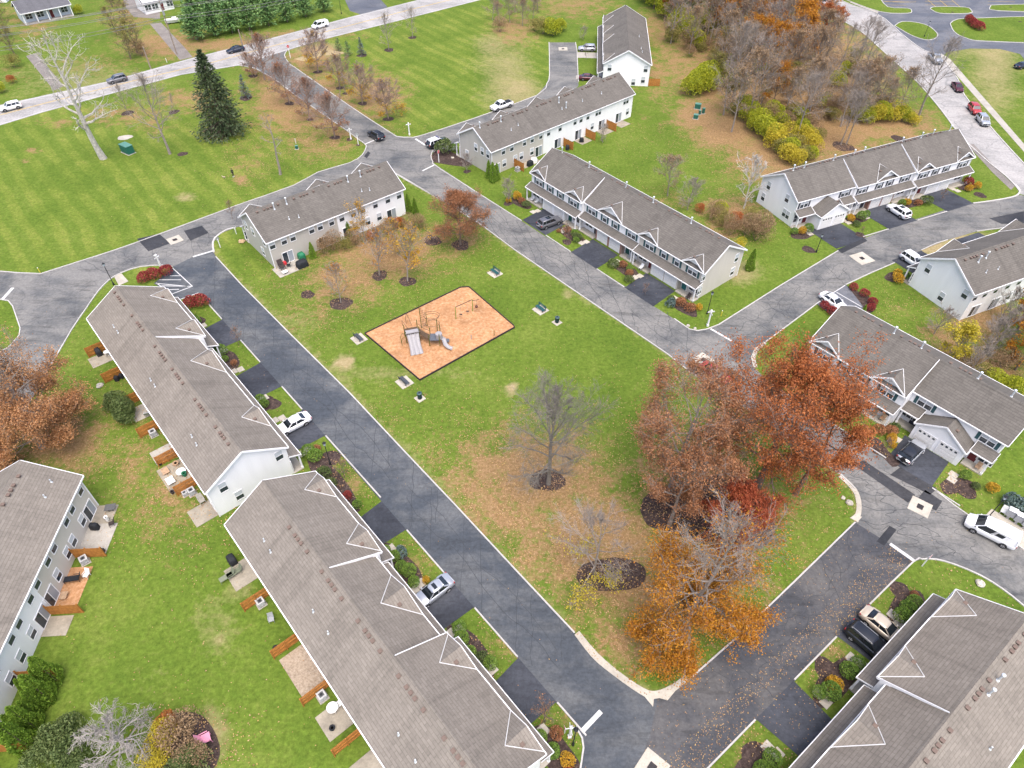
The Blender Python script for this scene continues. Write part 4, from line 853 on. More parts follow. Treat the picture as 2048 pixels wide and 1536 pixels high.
def _along(pts, t):
    f = t*(len(pts)-1); i = min(int(f), len(pts)-2); u = f-i; a, b = pts[i], pts[i+1]
    return tuple(a[j]+(b[j]-a[j])*u for j in range(3)), _unit(tuple(b[j]-a[j] for j in range(3)))
def grow(seed, H, r0, rad, first=0.28, n=(14,7,6,3), elev=(15,70), up=0.10, wig=0.16, prof=None, lean=0.03, tk=1.0, l2=0.5, l3=0.45, lead=0.95, tw=0.014):
    "skeleton of a broadleaf tree: trunk mesh, twig mesh, twig end points (x,y,z,height fraction)"
    rnd = random.Random(seed); T = VM(); K = VM(); ends = []
    prof = prof or (lambda t: math.sin(math.pi*min(1, 0.18+0.80*t))**0.6)
    tr = _branch(rnd, (0,0,-0.1), _unit((rnd.gauss(0,lean), rnd.gauss(0,lean), 1)), H*lead, 9, 0.08, 0.045)
    T.limb(tr[:2], r0*1.25, r0*0.95, 9); T.limb(tr[1:], r0*0.95, r0*0.08, 8)
    a0 = rnd.uniform(0, 6.28)
    for i in range(n[0]):
        u = (i+rnd.random()*0.7)/n[0]; t = first+(0.97-first)*u; p, _ = _along(tr, t)
        az = a0+i*2.399+rnd.gauss(0,0.25); el = R(elev[0]+(elev[1]-elev[0])*u+rnd.gauss(0,7))
        ln = rad*prof(u)*rnd.uniform(0.85,1.18)/max(0.35, math.cos(el)*0.85+0.15); ln = min(ln, H*0.62, max(0.12*H, (H*1.02-p[2])/max(0.12, math.sin(el)+up*1.5)))*0.82
        b1 = _branch(rnd, p, (math.cos(az)*math.cos(el), math.sin(az)*math.cos(el), math.sin(el)), ln, 6, up, wig)
        rb = max(0.03, r0*(1-t)*0.42+0.025)*tk; T.limb(b1, rb, 0.018, 5)
        for j in range(n[1]):
            s2 = 0.28+0.72*(j+rnd.random())/n[1]; p2, d2 = _along(b1, min(s2, 0.99)); l_2 = ln*l2*rnd.uniform(0.6,1.2)*(1.15-0.6*s2)
            b2 = _branch(rnd, p2, _unit((d2[0]+rnd.gauss(0,0.6), d2[1]+rnd.gauss(0,0.6), d2[2]+rnd.gauss(0,0.5)+0.1)), l_2, 3, up*0.7, wig*1.2)
            K.limb(b2, max(tw*1.6, rb*0.34), tw, 3)
            for k in range(n[2]):
                s3 = 0.3+0.7*(k+rnd.random())/n[2]; p3, d3 = _along(b2, min(s3, 0.99)); l_3 = l_2*l3*rnd.uniform(0.6,1.3)
                b3 = _branch(rnd, p3, _unit((d3[0]+rnd.gauss(0,0.7), d3[1]+rnd.gauss(0,0.7), d3[2]+rnd.gauss(0,0.6)+0.12)), l_3, 2, up*0.5, wig)
                K.limb(b3, tw*1.1, tw*0.55, 3); ends.append(b3[1]); ends.append(b3[2])
                for m in range(n[3] if len(n) > 3 else 0):
                    p4, d4 = _along(b3, rnd.uniform(0.3,0.98)); b4 = _branch(rnd, p4, _unit((d4[0]+rnd.gauss(0,0.8), d4[1]+rnd.gauss(0,0.8), d4[2]+rnd.gauss(0,0.7))), l_3*rnd.uniform(0.35,0.7), 1, 0, 0.1)
                    K.limb(b4, tw*0.7, tw*0.45, 3); ends.append(b4[1])
    return T, K, np.array(ends), rnd
def tree_kind(key, seed, H, r0, rad, wood, leaf=None, nleaf=0, lsize=0.2, keep=None, jit=0.22, clump=True, **kw):
    "trunk and crown meshes of one kind of tree"
    T, K, E, rnd = grow(seed, H, r0, rad, **kw)
    if nleaf:
        w = keep(E[:,2]/H, np.hypot(E[:,0], E[:,1])/rad) if keep else np.ones(len(E)); rg = np.random.default_rng(seed)
        # leaves hang in clusters: whole twig neighbourhoods keep or lose theirs
        cell = np.floor(E/1.3).astype(int); h = (np.abs(cell[:,0]*73856093 ^ cell[:,1]*19349663 ^ cell[:,2]*83492791) % 997)/997.0
        w = w*(0.25+1.0*(h < 0.72)) if clump else w; w = np.maximum(w, 1e-6); idx = rg.choice(len(E), nleaf, p=w/w.sum()); P = E[idx]+rg.normal(0, jit, (nleaf,3)); P[:,2] = np.maximum(P[:,2], 0.3)
        K.leaves(P, lsize, rnd)
    CACHE[key] = (T.mesh('trunk', wood), K.mesh('crown', bark_red if wood is bark_red else wood, MATS[leaf] if leaf else None))
def plant_tree(key, name, label, px, py, s=1.0, rz=0.0, group=None, cat='tree', world=None, sz=None):
    x, y = world or W(px, py); t = thing(name, label, cat, (x, y, 0), rz, group); t.scale = (s, s, sz or s)
    a, b = CACHE[key]; put('trunk', a, t); put('crown', b, t); return t
def cloud_pts(rg, n, rx, ry, rz, lump=0.25, fill=0.35, base=0.0, k=9):
    d = rg.normal(size=(n,3)); d /= np.linalg.norm(d, axis=1)[:,None]; d[:,2] = np.where(d[:,2] < -0.35, -d[:,2], d[:,2])
    L = rg.normal(size=(k,3)); L /= np.linalg.norm(L, axis=1)[:,None]; am = rg.uniform(-1, 1, k)
    r = 1+lump*(np.maximum(0, d@L.T-0.6)*2.5*am).sum(1)
    r *= 1-fill*rg.random(n)**2.2
    return d*r[:,None]*np.array([rx, ry, rz])+np.array([0, 0, base])
def shrub_kind(key, seed, rx, ry, rz, leaf, n, size, lump=0.3, fill=0.5, base=None, twig=bark_br, asp=0.65):
    rg = np.random.default_rng(seed); rnd = random.Random(seed); S = VM(); b = rz*0.62 if base is None else base
    P = cloud_pts(rg, n, rx, ry, rz*0.75, lump, fill, b); P[:,2] = np.maximum(P[:,2], 0.04)
    K = VM()
    for i in range(9):
        a = rnd.uniform(0,6.28); e = rnd.uniform(0.5,1.3); K.limb(_branch(rnd, (0,0,0), (math.cos(a)*math.cos(e), math.sin(a)*math.cos(e), math.sin(e)), rz*rnd.uniform(0.7,1.1), 3, 0.05, 0.15), 0.03, 0.008, 3)
    S.leaves(P, size, rnd, 0, asp); S.mi = [0]*len(S.f)
    CACHE[key] = (K.mesh('stem', twig), S.mesh('foliage', MATS[leaf]))
def shrub(key, label, world, s=1.0, rz=0.0, group=None, name='shrub', sz=None, cat='shrub'):
    t = thing(name, label, cat, (*world, 0), rz, group); t.scale = (s, s, sz or s); a, b = CACHE[key]; put('stem', a, t); put('foliage', b, t); return t
def conifer_kind(key, seed, H, rad, leaf, whorls, per, cards, csz, droop=-0.25, first=0.05, taper=1.0, wood=bark_br, irr=0.15, bare=0.0):
    rnd = random.Random(seed); T = VM(); K = VM(); tr = _branch(rnd, (0,0,-0.1), (0,0,1), H, 8, 0.2, 0.012); T.limb(tr, H*0.018+0.03, 0.02, 7); pts = []; dirs = []
    for w in range(whorls):
        u = (w+rnd.random()*0.6)/whorls; t = first+(1-first)*u; p, _ = _along(tr, t); ln0 = rad*((1-u)**taper)*(1-bare*(u < 0.12)) + 0.12
        for j in range(per):
            az = rnd.uniform(0,6.28); ln = ln0*rnd.uniform(1-irr*2,1+irr); e = droop*(1-u*0.9)+rnd.gauss(0,0.10)+0.55*u*u
            b = _branch(rnd, p, (math.cos(az)*math.cos(e), math.sin(az)*math.cos(e), math.sin(e)), ln, 3, 0.05, 0.05); K.limb(b, 0.035*(1-u)+0.012, 0.008, 3)
            m = max(3, int(cards*(0.35+0.65*(1-u))))
            for c in range(m):
                q, d = _along(b, 0.18+0.82*(c+rnd.random()*0.8)/m if m else 0.5)
                f = rnd.gauss(0,0.16)*ln*0.55; g = rnd.gauss(0,0.05)*ln
                pts.append((q[0]-d[1]*f, q[1]+d[0]*f, q[2]+g-abs(f)*0.25)); dirs.append((d[0]-d[1]*f, d[1]+d[0]*f, d[2]-0.35))
    K.leaves(np.array(pts), csz, rnd, 0, 0.45, np.array(dirs)); CACHE[key] = (T.mesh('trunk', wood), K.mesh('crown', wood, MATS[leaf]))

# --- the oaks and maples of the park corner and other large single trees
up_ = lambda t: 0.35+0.65*math.sin(math.pi*min(1,0.25+0.62*t))
tree_kind('oak_red', 11, 20.5, 0.42, 8.0, bark_br, 'leaf_russet', 58000, 0.20, first=0.20, n=(30,9,7,3), l2=0.55, jit=0.3, elev=(12,68), up=0.05, wig=0.17, prof=lambda t: 0.55+0.55*math.sin(math.pi*(0.15+0.75*t)))
plant_tree('oak_red', 'oak_tree', 'large red-brown oak in front of the green-shuttered row, its dark forked trunk showing', 1515, 972, 1.0, 0.6)
tree_kind('oak_red_b', 12, 18.0, 0.30, 5.2, bark_br, 'leaf_russet', 24000, 0.20, jit=0.3, first=0.30, n=(15,7,6,2), elev=(18,70), up=0.06)
plant_tree('oak_red_b', 'oak_tree', 'smaller red-brown oak with pale leaning trunk near the curved east kerb', 1590, 988, 1.0, 2.2)
tree_kind('oak_brown', 13, 19.5, 0.36, 8.2, bark, 'leaf_brown', 34000, 0.19, jit=0.3, keep=lambda h, r: 0.35+0.9*(r > 0.45), first=0.22, n=(20,8,7,3), elev=(10,66), up=0.06)
plant_tree('oak_brown', 'oak_tree', 'tall half-bare oak with brown leaves beside the red car', 1338, 985, 1.0, 1.0)
tree_kind('oak_brown_b', 14, 13.5, 0.24, 5.0, bark, 'leaf_brown', 14000, 0.19, jit=0.3, first=0.25, n=(15,7,6,3), elev=(15,66), keep=lambda h, r: 1.2-h)
plant_tree('oak_brown_b', 'oak_tree', 'smaller half-bare brown tree in front of the tall half-bare oak', 1338, 1052, 1.0, 0.3)
tree_kind('thin_bare', 15, 12.0, 0.13, 3.0, bark, 'leaf_brown', 700, 0.22, first=0.35, n=(12,6,5,2), elev=(35,75))
plant_tree('thin_bare', 'slender_tree', 'slender nearly bare tree at the back of the big mulch bed', 1402, 938, 1.0, 0.2)
plant_tree('thin_bare', 'slender_tree', 'thinner bare tree between the slender tree and the red oak', 1433, 920, 0.9, 2.6)
tree_kind('maple_red', 16, 9.6, 0.18, 5.2, bark_br, 'leaf_darkred', 26000, 0.19, clump=False, first=0.14, n=(18,7,6,2), elev=(10,75), prof=lambda t: 0.6+0.5*math.sin(math.pi*(0.1+0.75*t)))
plant_tree('maple_red', 'maple_tree', 'compact dark red maple at the right of the big mulch bed', 1447, 1082, 1.0)
tree_kind('oak_orange', 17, 20.0, 0.36, 6.2, bark, 'leaf_orange', 56000, 0.19, jit=0.32, l2=0.6, keep=lambda h, r: np.clip(1.5-2.1*h, 0.02, 1)+0.03*(r > 0.6), first=0.12, n=(36,9,7,2), elev=(-6,66), up=0.05, prof=lambda t: 1.02-0.42*t)
plant_tree('oak_orange', 'oak_tree', 'bright orange oak with bare grey top at the south corner of the park', 1370, 1255, 1.0, 0.9)
tree_kind('ash_bare', 18, 15.0, 0.24, 7.0, plain('bark_ash', (0.17,0.155,0.132), 0.9, 0.3, 5), None, 0, first=0.16, n=(26,10,8,4), elev=(15,80), up=0.08, tw=0.011)
plant_tree('ash_bare', 'bare_tree', 'rounded bare grey tree standing alone in its own mulch ring in the park', 1097, 968, 1.1)
tree_kind('small_bare_y', 19, 11.5, 0.16, 5.6, bark, 'leaf_yellow', 1700, 0.2, keep=lambda h, r: np.exp(-((h-0.2)/0.12)**2), first=0.10, n=(18,8,7,3), elev=(5,76), jit=0.3)
plant_tree('small_bare_y', 'bare_tree', 'bare brown tree with a few yellow leaves low down over the oval mulch bed', 1188, 1150, 1.0)
tree_kind('oak_left', 20, 16.5, 0.42, 6.6, bark, 'leaf_salmon', 62000, 0.20, jit=0.32, l2=0.6, keep=lambda h, r: np.clip(1.6-1.9*h, 0.03, 1), first=0.12, n=(36,9,7,2), clump=False, elev=(2,62), up=0.05, prof=lambda t: 1.05-0.40*t)
plant_tree('oak_left', 'oak_tree', 'big salmon-orange oak with bare top at the left edge behind the cream row', 86, 893, 1.0, 2.0)
tree_kind('maple_round', 21, 9.8, 0.18, 5.4, bark_br, 'leaf_rust', 26000, 0.18, clump=False, first=0.2, n=(30,10,7,2), elev=(2,80), prof=lambda t: 0.55+0.55*math.sin(math.pi*(0.12+0.72*t)))
plant_tree('maple_round', 'maple_tree', 'round rust-red tree by the road at the right end of the short row', 921, 490, 1.0)
# --- half-bare young trees below the short row
tree_kind('young_gold', 22, 9.6, 0.11, 3.6, bark, 'leaf_gold', 1500, 0.24, first=0.18, n=(16,7,6,2), elev=(35,80), keep=lambda h, r: 0.3+(h < 0.55))
tree_kind('young_bare', 23, 9.6, 0.11, 3.4, bark, 'leaf_orange', 600, 0.22, first=0.18, n=(18,7,7,2), elev=(38,80))
plant_tree('young_bare', 'young_tree', 'bare young tree in a mulch ring among purple leaves below the short row', 759, 551, 1.0)
plant_tree('young_gold', 'young_tree', 'young tree with orange leaves, rightmost of three mulch rings near the playground', 815, 563, 1.05, 1.0)
plant_tree('young_bare', 'young_tree', 'small bare young tree in the large mulch ring nearest the playground', 682, 606, 0.78, 2.0)
plant_tree('young_gold', 'young_tree', 'golden-leaved young tree hiding the white rear wall of the short row', 733, 482, 0.8, 3.0)
plant_tree('young_gold', 'young_tree', 'gold young tree at the patio corner of the short row', 800, 505, 0.75, 4.2)
# --- vase-shaped pear trees along the access road
vase = dict(first=0.18, n=(30,9,7,3), elev=(12,82), up=0.07, wig=0.10, l2=0.42, tw=0.018)
tree_kind('pear_a', 31, 9.5, 0.14, 5.2, bark_red, 'leaf_rust', 1500, 0.22, keep=lambda h, r: 0.2+1.0*(h < 0.5), **vase)
tree_kind('pear_b', 32, 9.0, 0.14, 5.0, bark_red, 'leaf_gold', 1500, 0.22, keep=lambda h, r: 0.02+1.2*(h < 0.45), **vase)
G1 = 'vase-shaped trees lining the access road'
for k, px, py, s, lb in (('pear_a',530,160,1.12,'largest bare reddish tree at the left corner of the main road junction'), ('pear_a',579,207,1.0,'russet vase-shaped tree left of the access road, next to the blue spruce'), ('pear_a',620,239,0.95,'russet vase-shaped tree in the middle of the left side of the access road'), ('pear_a',670,275,1.05,'wide russet tree left of the access road by the white posts'),
        ('pear_b',636,144,1.12,'yellow-based bare tree at the right corner of the main road junction'), ('pear_b',680,176,0.9,'small vase-shaped tree right of the access road, second from the junction'), ('pear_b',725,207,1.0,'yellow-tinged vase-shaped tree right of the access road, third from the junction'), ('pear_b',777,238,1.0,'yellow-tinged vase-shaped tree right of the access road, nearest the crossing'), ('pear_a',506,152,0.6,'little russet tree under the large bare tree at the junction')):
    plant_tree(k, 'pear_tree', lb, px, py, s, (px*7 % 63)/10, G1)
tree_kind('sapling', 33, 6.5, 0.06, 1.4, bark, None, 0, first=0.2, n=(12,6,5), elev=(45,80))
plant_tree('sapling', 'sapling', 'thin sapling in a small mulch ring right of the access road', 691, 187, 0.75, 1.0)
tree_kind('pale_sparse', 34, 9.4, 0.10, 3.6, bark, 'leaf_tan', 260, 0.2, first=0.15, n=(14,6,6,2), elev=(30,78))
plant_tree('pale_sparse', 'bare_tree', 'pale sparse tree in a mulch ring on the upper striped lawn', 778, 100, 1.0); plant_tree('pale_sparse', 'bare_tree', 'pale sparse tree by the main road at the top of the upper lawn', 825, 75, 0.85, 2.0)
# --- left lawn
tree_kind('sycamore', 41, 25.0, 0.62, 8.4, bark_pale, None, 0, first=0.25, n=(15,6,4,2), elev=(10,58), up=0.07, wig=0.26, tk=1.5, tw=0.03, lean=0.10, prof=lambda t: 0.75+0.35*math.sin(math.pi*t))
plant_tree('sycamore', 'sycamore_tree', 'tall white-barked bare sycamore on the left lawn', 207, 317, 1.0, 2.5)
tree_kind('lawn_bare', 42, 16.5, 0.26, 5.4, bark, 'leaf_tan', 200, 0.2, first=0.24, n=(18,8,6,3), elev=(35,76))
plant_tree('lawn_bare', 'bare_tree', 'tall grey bare tree between the sycamore and the spruce', 340, 308, 1.0)
tree_kind('dead_trunk', 43, 13.2, 0.24, 2.6, bark, None, 0, first=0.35, n=(9,5,5,2), elev=(0,45), lead=1.0, tw=0.012)
plant_tree('dead_trunk', 'dead_tree', 'dying tree with bare broken top above the person with the dog', 561, 349, 1.0)
plant_tree('pale_sparse', 'bare_tree', 'small bare tree in a mulch ring below the dark car on the main road', 255, 226, 0.72, 1.2); plant_tree('sapling', 'sapling', 'sapling in a mulch ring left of the spruce', 348, 224, 0.7, 2.2)
conifer_kind('spruce', 44, 17.6, 6.2, 'needle_dark', 60, 11, 17, 0.60, -0.28, 0.04, 0.80)
plant_tree('spruce', 'spruce_tree', 'tall dark green spruce on the left lawn', 450, 268, 1.0)
conifer_kind('spruce_small', 45, 5.6, 1.6, 'needle_blue', 20, 8, 7, 0.32, -0.10, 0.08, 0.9)
plant_tree('spruce_small', 'spruce_tree', 'small blue spruce near the junction corner', 492, 196, 1.0); plant_tree('spruce_small', 'spruce_tree', 'little green spruce in a mulch ring on the upper lawn', 724, 111, 0.85, 1.0); CACHE['ss'] = None
conifer_kind('pine_light', 46, 4.4, 1.7, 'needle_pine', 12, 8, 7, 0.34, 0.15, 0.1, 0.7)
plant_tree('pine_light', 'pine_tree', 'pale green young pine behind the little spruce on the upper lawn', 697, 112, 0.9); plant_tree('pine_light', 'pine_tree', 'slim young pine next to the straw mound', 678, 102, 0.8, 2.0)
# --- pines along the main road
conifer_kind('pine', 47, 9.0, 3.9, 'needle_pine', 20, 9, 15, 0.75, 0.22, 0.12, 0.55, irr=0.25); conifer_kind('pine_b', 48, 8.0, 3.6, 'needle_pine', 18, 9, 15, 0.75, 0.25, 0.15, 0.5, irr=0.25)
for i, (px, py, s) in enumerate([(395,80,1.05),(432,72,0.95),(465,66,1.0),(500,60,1.0),(538,52,0.95),(575,44,0.9),(612,34,0.85),(648,24,0.8),(390,52,1.0),(430,44,1.05),(470,38,1.0),(510,30,1.0),(550,22,0.95),(590,14,0.9),(405,22,0.9),(450,12,1.0),(500,4,1.0)]):
    row_ = 'front' if i < 8 else ('middle' if i < 14 else 'back')
    plant_tree('pine' if i % 2 else 'pine_b', 'pine_tree', f"bushy green pine, {['first','second','third','fourth','fifth','sixth','seventh','last'][i if i < 8 else (i-8 if i < 14 else i-14)]} from the left in the {row_} line beyond the main road", px, py, s, i*1.3, 'pines beyond the main road')
# --- scrub beyond the main road
shrub_kind('scrub_brown', 51, 2.6, 2.6, 3.6, 'leaf_wood', 2600, 0.22, 0.5, 0.95); shrub_kind('scrub_olive', 52, 2.4, 2.4, 3.0, 'leaf_olive', 2400, 0.24, 0.5, 0.9)
shrub_kind('scrub_lime', 53, 2.6, 2.6, 3.4, 'leaf_lime', 3200, 0.30, 0.6, 0.75); shrub_kind('scrub_yellow', 54, 2.2, 2.2, 3.2, 'leaf_yellow', 2400, 0.28, 0.6, 0.75)
shrub_kind('scrub_red', 55, 2.0, 2.0, 2.8, 'leaf_russet', 2000, 0.24, 0.35, 0.8)
tree_kind('scrub_tree', 56, 8.0, 0.14, 3.2, bark_br, 'leaf_olive', 1500, 0.24, first=0.1, n=(16,7,6,3), elev=(20,75))
G2 = 'tangled scrub beyond the main road'
for i, (k, px, py, s) in enumerate([('t',235,70,0.9),('t',252,40,0.9),('t',275,105,1.1),('t',262,118,0.9),('scrub_brown',285,112,0.8),('t',225,15,0.9),('t',30,110,0.9),('t',15,75,0.9),('t',5,40,1.0),('scrub_olive',30,135,0.8)]):
    lb = 'tangled brown-green scrub growing beyond the main road at top left'
    if k == 't': plant_tree('scrub_tree', 'scrub_tree', lb, px, py, s, i*0.9, G2)
    else: shrub(k, lb, W(px,py), s, i, G2)
shrub('scrub_red', 'low clipped russet hedge on the lawn above the white car', W(26,166), 0.55, 0.4); shrub('scrub_lime', 'small yellow-green shrub left of the russet hedge', W(2,186), 0.5); shrub('scrub_lime', 'green bush at the right end of the blue cottage', W(158,28), 0.5)

KN = {'scrub_brown':'brown','scrub_olive':'olive','scrub_lime':'lime-green','scrub_yellow':'yellow','scrub_red':'russet'}
NTH = ['first','second','third','fourth','fifth','sixth','seventh','eighth','ninth','tenth','eleventh','twelfth','thirteenth']
def bushes(items, where, group):
    for i, (k, px, py, s) in enumerate(items):
        same = sorted((q for q in items if q[0] == k), key=lambda q: q[1]); nth = NTH[same.index((k, px, py, s))]
        shrub(k, (f"{nth} {KN[k]} bush from the left {where}" if len(same) > 1 else f"only {KN[k]} bush {where}"), W(px, py), s, i*1.1, group)
# --- the wood inside the curve of the outer road
w3 = dict(elev=(35,78), up=0.05)
tree_kind('wood_bare_a', 61, 15.5, 0.20, 5.0, bark, None, 0, first=0.35, n=(18,8,7,3), **w3); tree_kind('wood_bare_b', 62, 17.0, 0.24, 5.4, bark, None, 0, first=0.30, n=(18,8,7,3), lean=0.06, **w3)
tree_kind('wood_brown_a', 63, 14.0, 0.18, 5.0, bark, 'leaf_wood', 2600, 0.27, first=0.3, n=(18,8,7,2), **w3); tree_kind('wood_brown_b', 64, 12.0, 0.16, 5.0, bark, 'leaf_wood', 1700, 0.27, first=0.25, n=(18,8,7,2), **w3)
tree_kind('wood_russet', 65, 14.0, 0.20, 5.4, bark_br, 'leaf_russet', 6500, 0.32, first=0.25, n=(16,7,6,2), elev=(20,75)); tree_kind('wood_orange', 66, 13.0, 0.20, 5.0, bark_br, 'leaf_orange', 4800, 0.32, first=0.25, n=(15,7,6,2), elev=(20,75))
tree_kind('wood_olive', 67, 8.5, 0.12, 4.4, bark_br, 'leaf_olive', 3600, 0.28, first=0.2, n=(14,7,6,2), elev=(20,75))
plant_tree('wood_brown_a', 'woodland_tree', 'dark-trunked leaning tree at the edge of the wood by the green utility boxes', 1463, 264, 1.0, 1.0)
plant_tree('wood_bare_b', 'woodland_tree', 'ivy-dark trunk just left of the leaning tree at the wood edge', 1447, 230, 0.7, 3.0)
plant_tree('wood_bare_a', 'woodland_tree', 'left one of twin bare trees in a mulch ring behind the curved-road row', 1681, 290, 0.75, 0.0); plant_tree('wood_bare_a', 'woodland_tree', 'right one of twin bare trees in a mulch ring behind the curved-road row', 1692, 289, 0.72, 2.0)
plant_tree('wood_bare_b', 'woodland_tree', 'tall grey bare tree leaning over the outer road near the parked silver truck', 1835, 238, 1.05, 4.0)
WOODP = WL([(1462,235),(1500,262),(1540,290),(1590,305),(1640,280),(1700,252),(1770,240),(1820,232),(1815,210),(1765,168),(1710,125),(1655,85),(1600,50),(1545,0),(1480,-50),(1290,-50),(1300,20),(1345,95),(1420,150)])
rw = random.Random(5); WP = np.array(WOODP); lo, hi = WP.min(0), WP.max(0); spots = []
while len(spots) < 140:
    x, y = rw.uniform(lo[0],hi[0]), rw.uniform(lo[1],hi[1])
    if not inside(WOODP, np.array([x]), np.array([y]))[0]: continue
    if any((x-a)**2+(y-b)**2 < 2.1**2 for a, b in spots): continue
    spots.append((x, y))
for i, (k, px, py, sc_, lb) in enumerate((('wood_orange',1500,95,1.05,'bright orange tree left of the middle of the wood'),('wood_russet',1545,70,1.1,'rust-red tree in the middle of the upper wood'),('wood_orange',1595,120,1.1,'bright orange tree in the heart of the wood'),('wood_russet',1480,50,1.1,'rust-red tree at the upper left of the wood'),('wood_orange',1625,75,1.0,'orange tree of the wood closest to the top of the outer road'),('wood_orange',1560,30,1.0,'orange tree at the very top of the wood'),('wood_russet',1440,60,0.9,'rust-red tree at the far left flank of the wood'),('wood_russet',1600,55,1.0,'rust-red tree next to the topmost orange tree'))):
    plant_tree(k, 'woodland_tree', lb, px, py, sc_, i*1.9)
WLAB = {'wood_bare_a': 'bare grey tree in the wood inside the curved road', 'wood_bare_b': 'tall bare grey tree in the wood inside the curved road', 'wood_brown_a': 'brown-leaved tree in the wood inside the curved road', 'wood_brown_b': 'reddish-twigged tree in the wood inside the curved road', 'wood_russet': 'russet-leaved tree in the upper part of the wood', 'wood_orange': 'orange-leaved tree in the upper part of the wood', 'wood_olive': 'low olive-green tree in the undergrowth of the wood'}
for i, (x, y) in enumerate(spots):
    px, py = PX(x, y); q = rw.random()
    if py < 95 and px < 1690: k = 'wood_russet' if q < 0.15 else 'wood_orange' if q < 0.28 else 'wood_brown_a' if q < 0.62 else 'wood_brown_b' if q < 0.82 else 'wood_bare_a'
    elif px > 1640: k = 'wood_bare_a' if q < 0.42 else 'wood_bare_b' if q < 0.62 else 'wood_brown_b' if q < 0.85 else 'wood_brown_a'
    else: k = 'wood_brown_a' if q < 0.3 else 'wood_brown_b' if q < 0.5 else 'wood_bare_a' if q < 0.7 else 'wood_olive' if q < 0.9 else 'wood_orange'
    plant_tree(k, 'woodland_tree', WLAB[k], 0, 0, rw.uniform(0.62,0.9) if px > 1640 else rw.uniform(0.75,1.12), rw.uniform(0,6.28), 'trees of the wood: '+k.replace('wood_','').replace('_',' '), world=(x, y))
bushes([('scrub_lime',1380,190,1.0),('scrub_lime',1400,186,1.1),('scrub_lime',1418,178,1.1),('scrub_lime',1435,160,1.0),('scrub_lime',1410,165,1.1),('scrub_lime',1390,172,0.9),('scrub_lime',1450,148,0.9)], 'in the clump above the utility boxes', 'lime bushes at the left edge of the wood')
bushes([('scrub_lime',1495,243,0.85),('scrub_yellow',1512,252,0.6),('scrub_lime',1530,275,0.95),('scrub_lime',1545,285,0.9),('scrub_yellow',1548,298,0.9),('scrub_olive',1560,308,0.9),('scrub_yellow',1575,324,0.8),('scrub_yellow',1588,330,0.7),('scrub_olive',1605,322,0.8),('scrub_lime',1618,318,0.6),('scrub_olive',1580,300,0.9),('scrub_yellow',1610,290,0.8),('scrub_lime',1600,278,0.8),('scrub_olive',1632,282,0.7),('scrub_lime',1560,260,0.8),('scrub_olive',1530,240,0.9),('scrub_lime',1640,215,0.7),('scrub_olive',1580,235,0.8),('scrub_lime',1510,262,0.85),('scrub_lime',1525,258,0.9),('scrub_yellow',1560,292,0.9),('scrub_lime',1572,310,0.8),('scrub_lime',1480,225,0.8),('scrub_yellow',1625,300,0.7),('scrub_lime',1545,245,0.9),('scrub_lime',1600,250,0.8)], 'along the lower edge of the wood', 'undergrowth bushes along the lower edge of the wood')
bushes([(('scrub_yellow' if i % 2 else 'scrub_lime'), px, py, s) for i, (px, py, s) in enumerate([(1728,246,0.75),(1745,243,0.8),(1762,241,0.85),(1780,243,0.8),(1795,240,0.7),(1825,250,0.5),(1815,246,0.5)])], 'between the wood and the outer road', 'yellow bushes by the outer road')
bushes([('scrub_lime',1350,60,1.1),('scrub_lime',1375,75,1.1),('scrub_lime',1330,35,1.1),('scrub_lime',1390,95,1.0),('scrub_lime',1310,15,1.0),('scrub_yellow',1365,45,0.9),('scrub_olive',1345,85,1.0),('scrub_lime',1405,60,1.0),('scrub_lime',1290,5,0.9)], 'on the far left flank of the wood', 'lime bushes on the far flank of the wood')
for i, (k, px, py, s) in enumerate([('t',1000,55,0.9),('t',1020,45,1.0),('t',1045,52,1.0),('t',1065,45,1.0),('t',985,40,0.9),('t',1030,25,1.0),('t',1075,20,1.0),('scrub_olive',1085,68,1.0),('scrub_lime',1105,72,0.9),('scrub_olive',1070,62,0.8),('scrub_lime',1120,62,0.7),('scrub_brown',1000,64,0.8)]):
    lb = 'thicket of brown twigs and green bushes at the top of the upper lawn'
    if k == 't': plant_tree('wood_brown_b', 'scrub_tree', lb, px, py, s*0.62, i*0.9, 'thicket above the upper lawn')
    else: shrub(k, lb, W(px,py), s, i, 'thicket above the upper lawn')
for i in range(95):
    while True:
        x, y = rw.uniform(lo[0],hi[0]), rw.uniform(lo[1],hi[1])
        if inside(WOODP, np.array([x]), np.array([y]))[0]: break
    q = rw.random(); k = 'scrub_brown' if q < 0.45 else 'scrub_olive' if q < 0.8 else 'scrub_lime'
    shrub(k, 'low '+{'scrub_brown':'brown','scrub_olive':'olive','scrub_lime':'lime-green'}[k]+' thicket under the trees of the wood', (x, y), rw.uniform(0.55,0.95), rw.uniform(0,6.28), 'thicket under the wood: '+k.replace('scrub_',''))
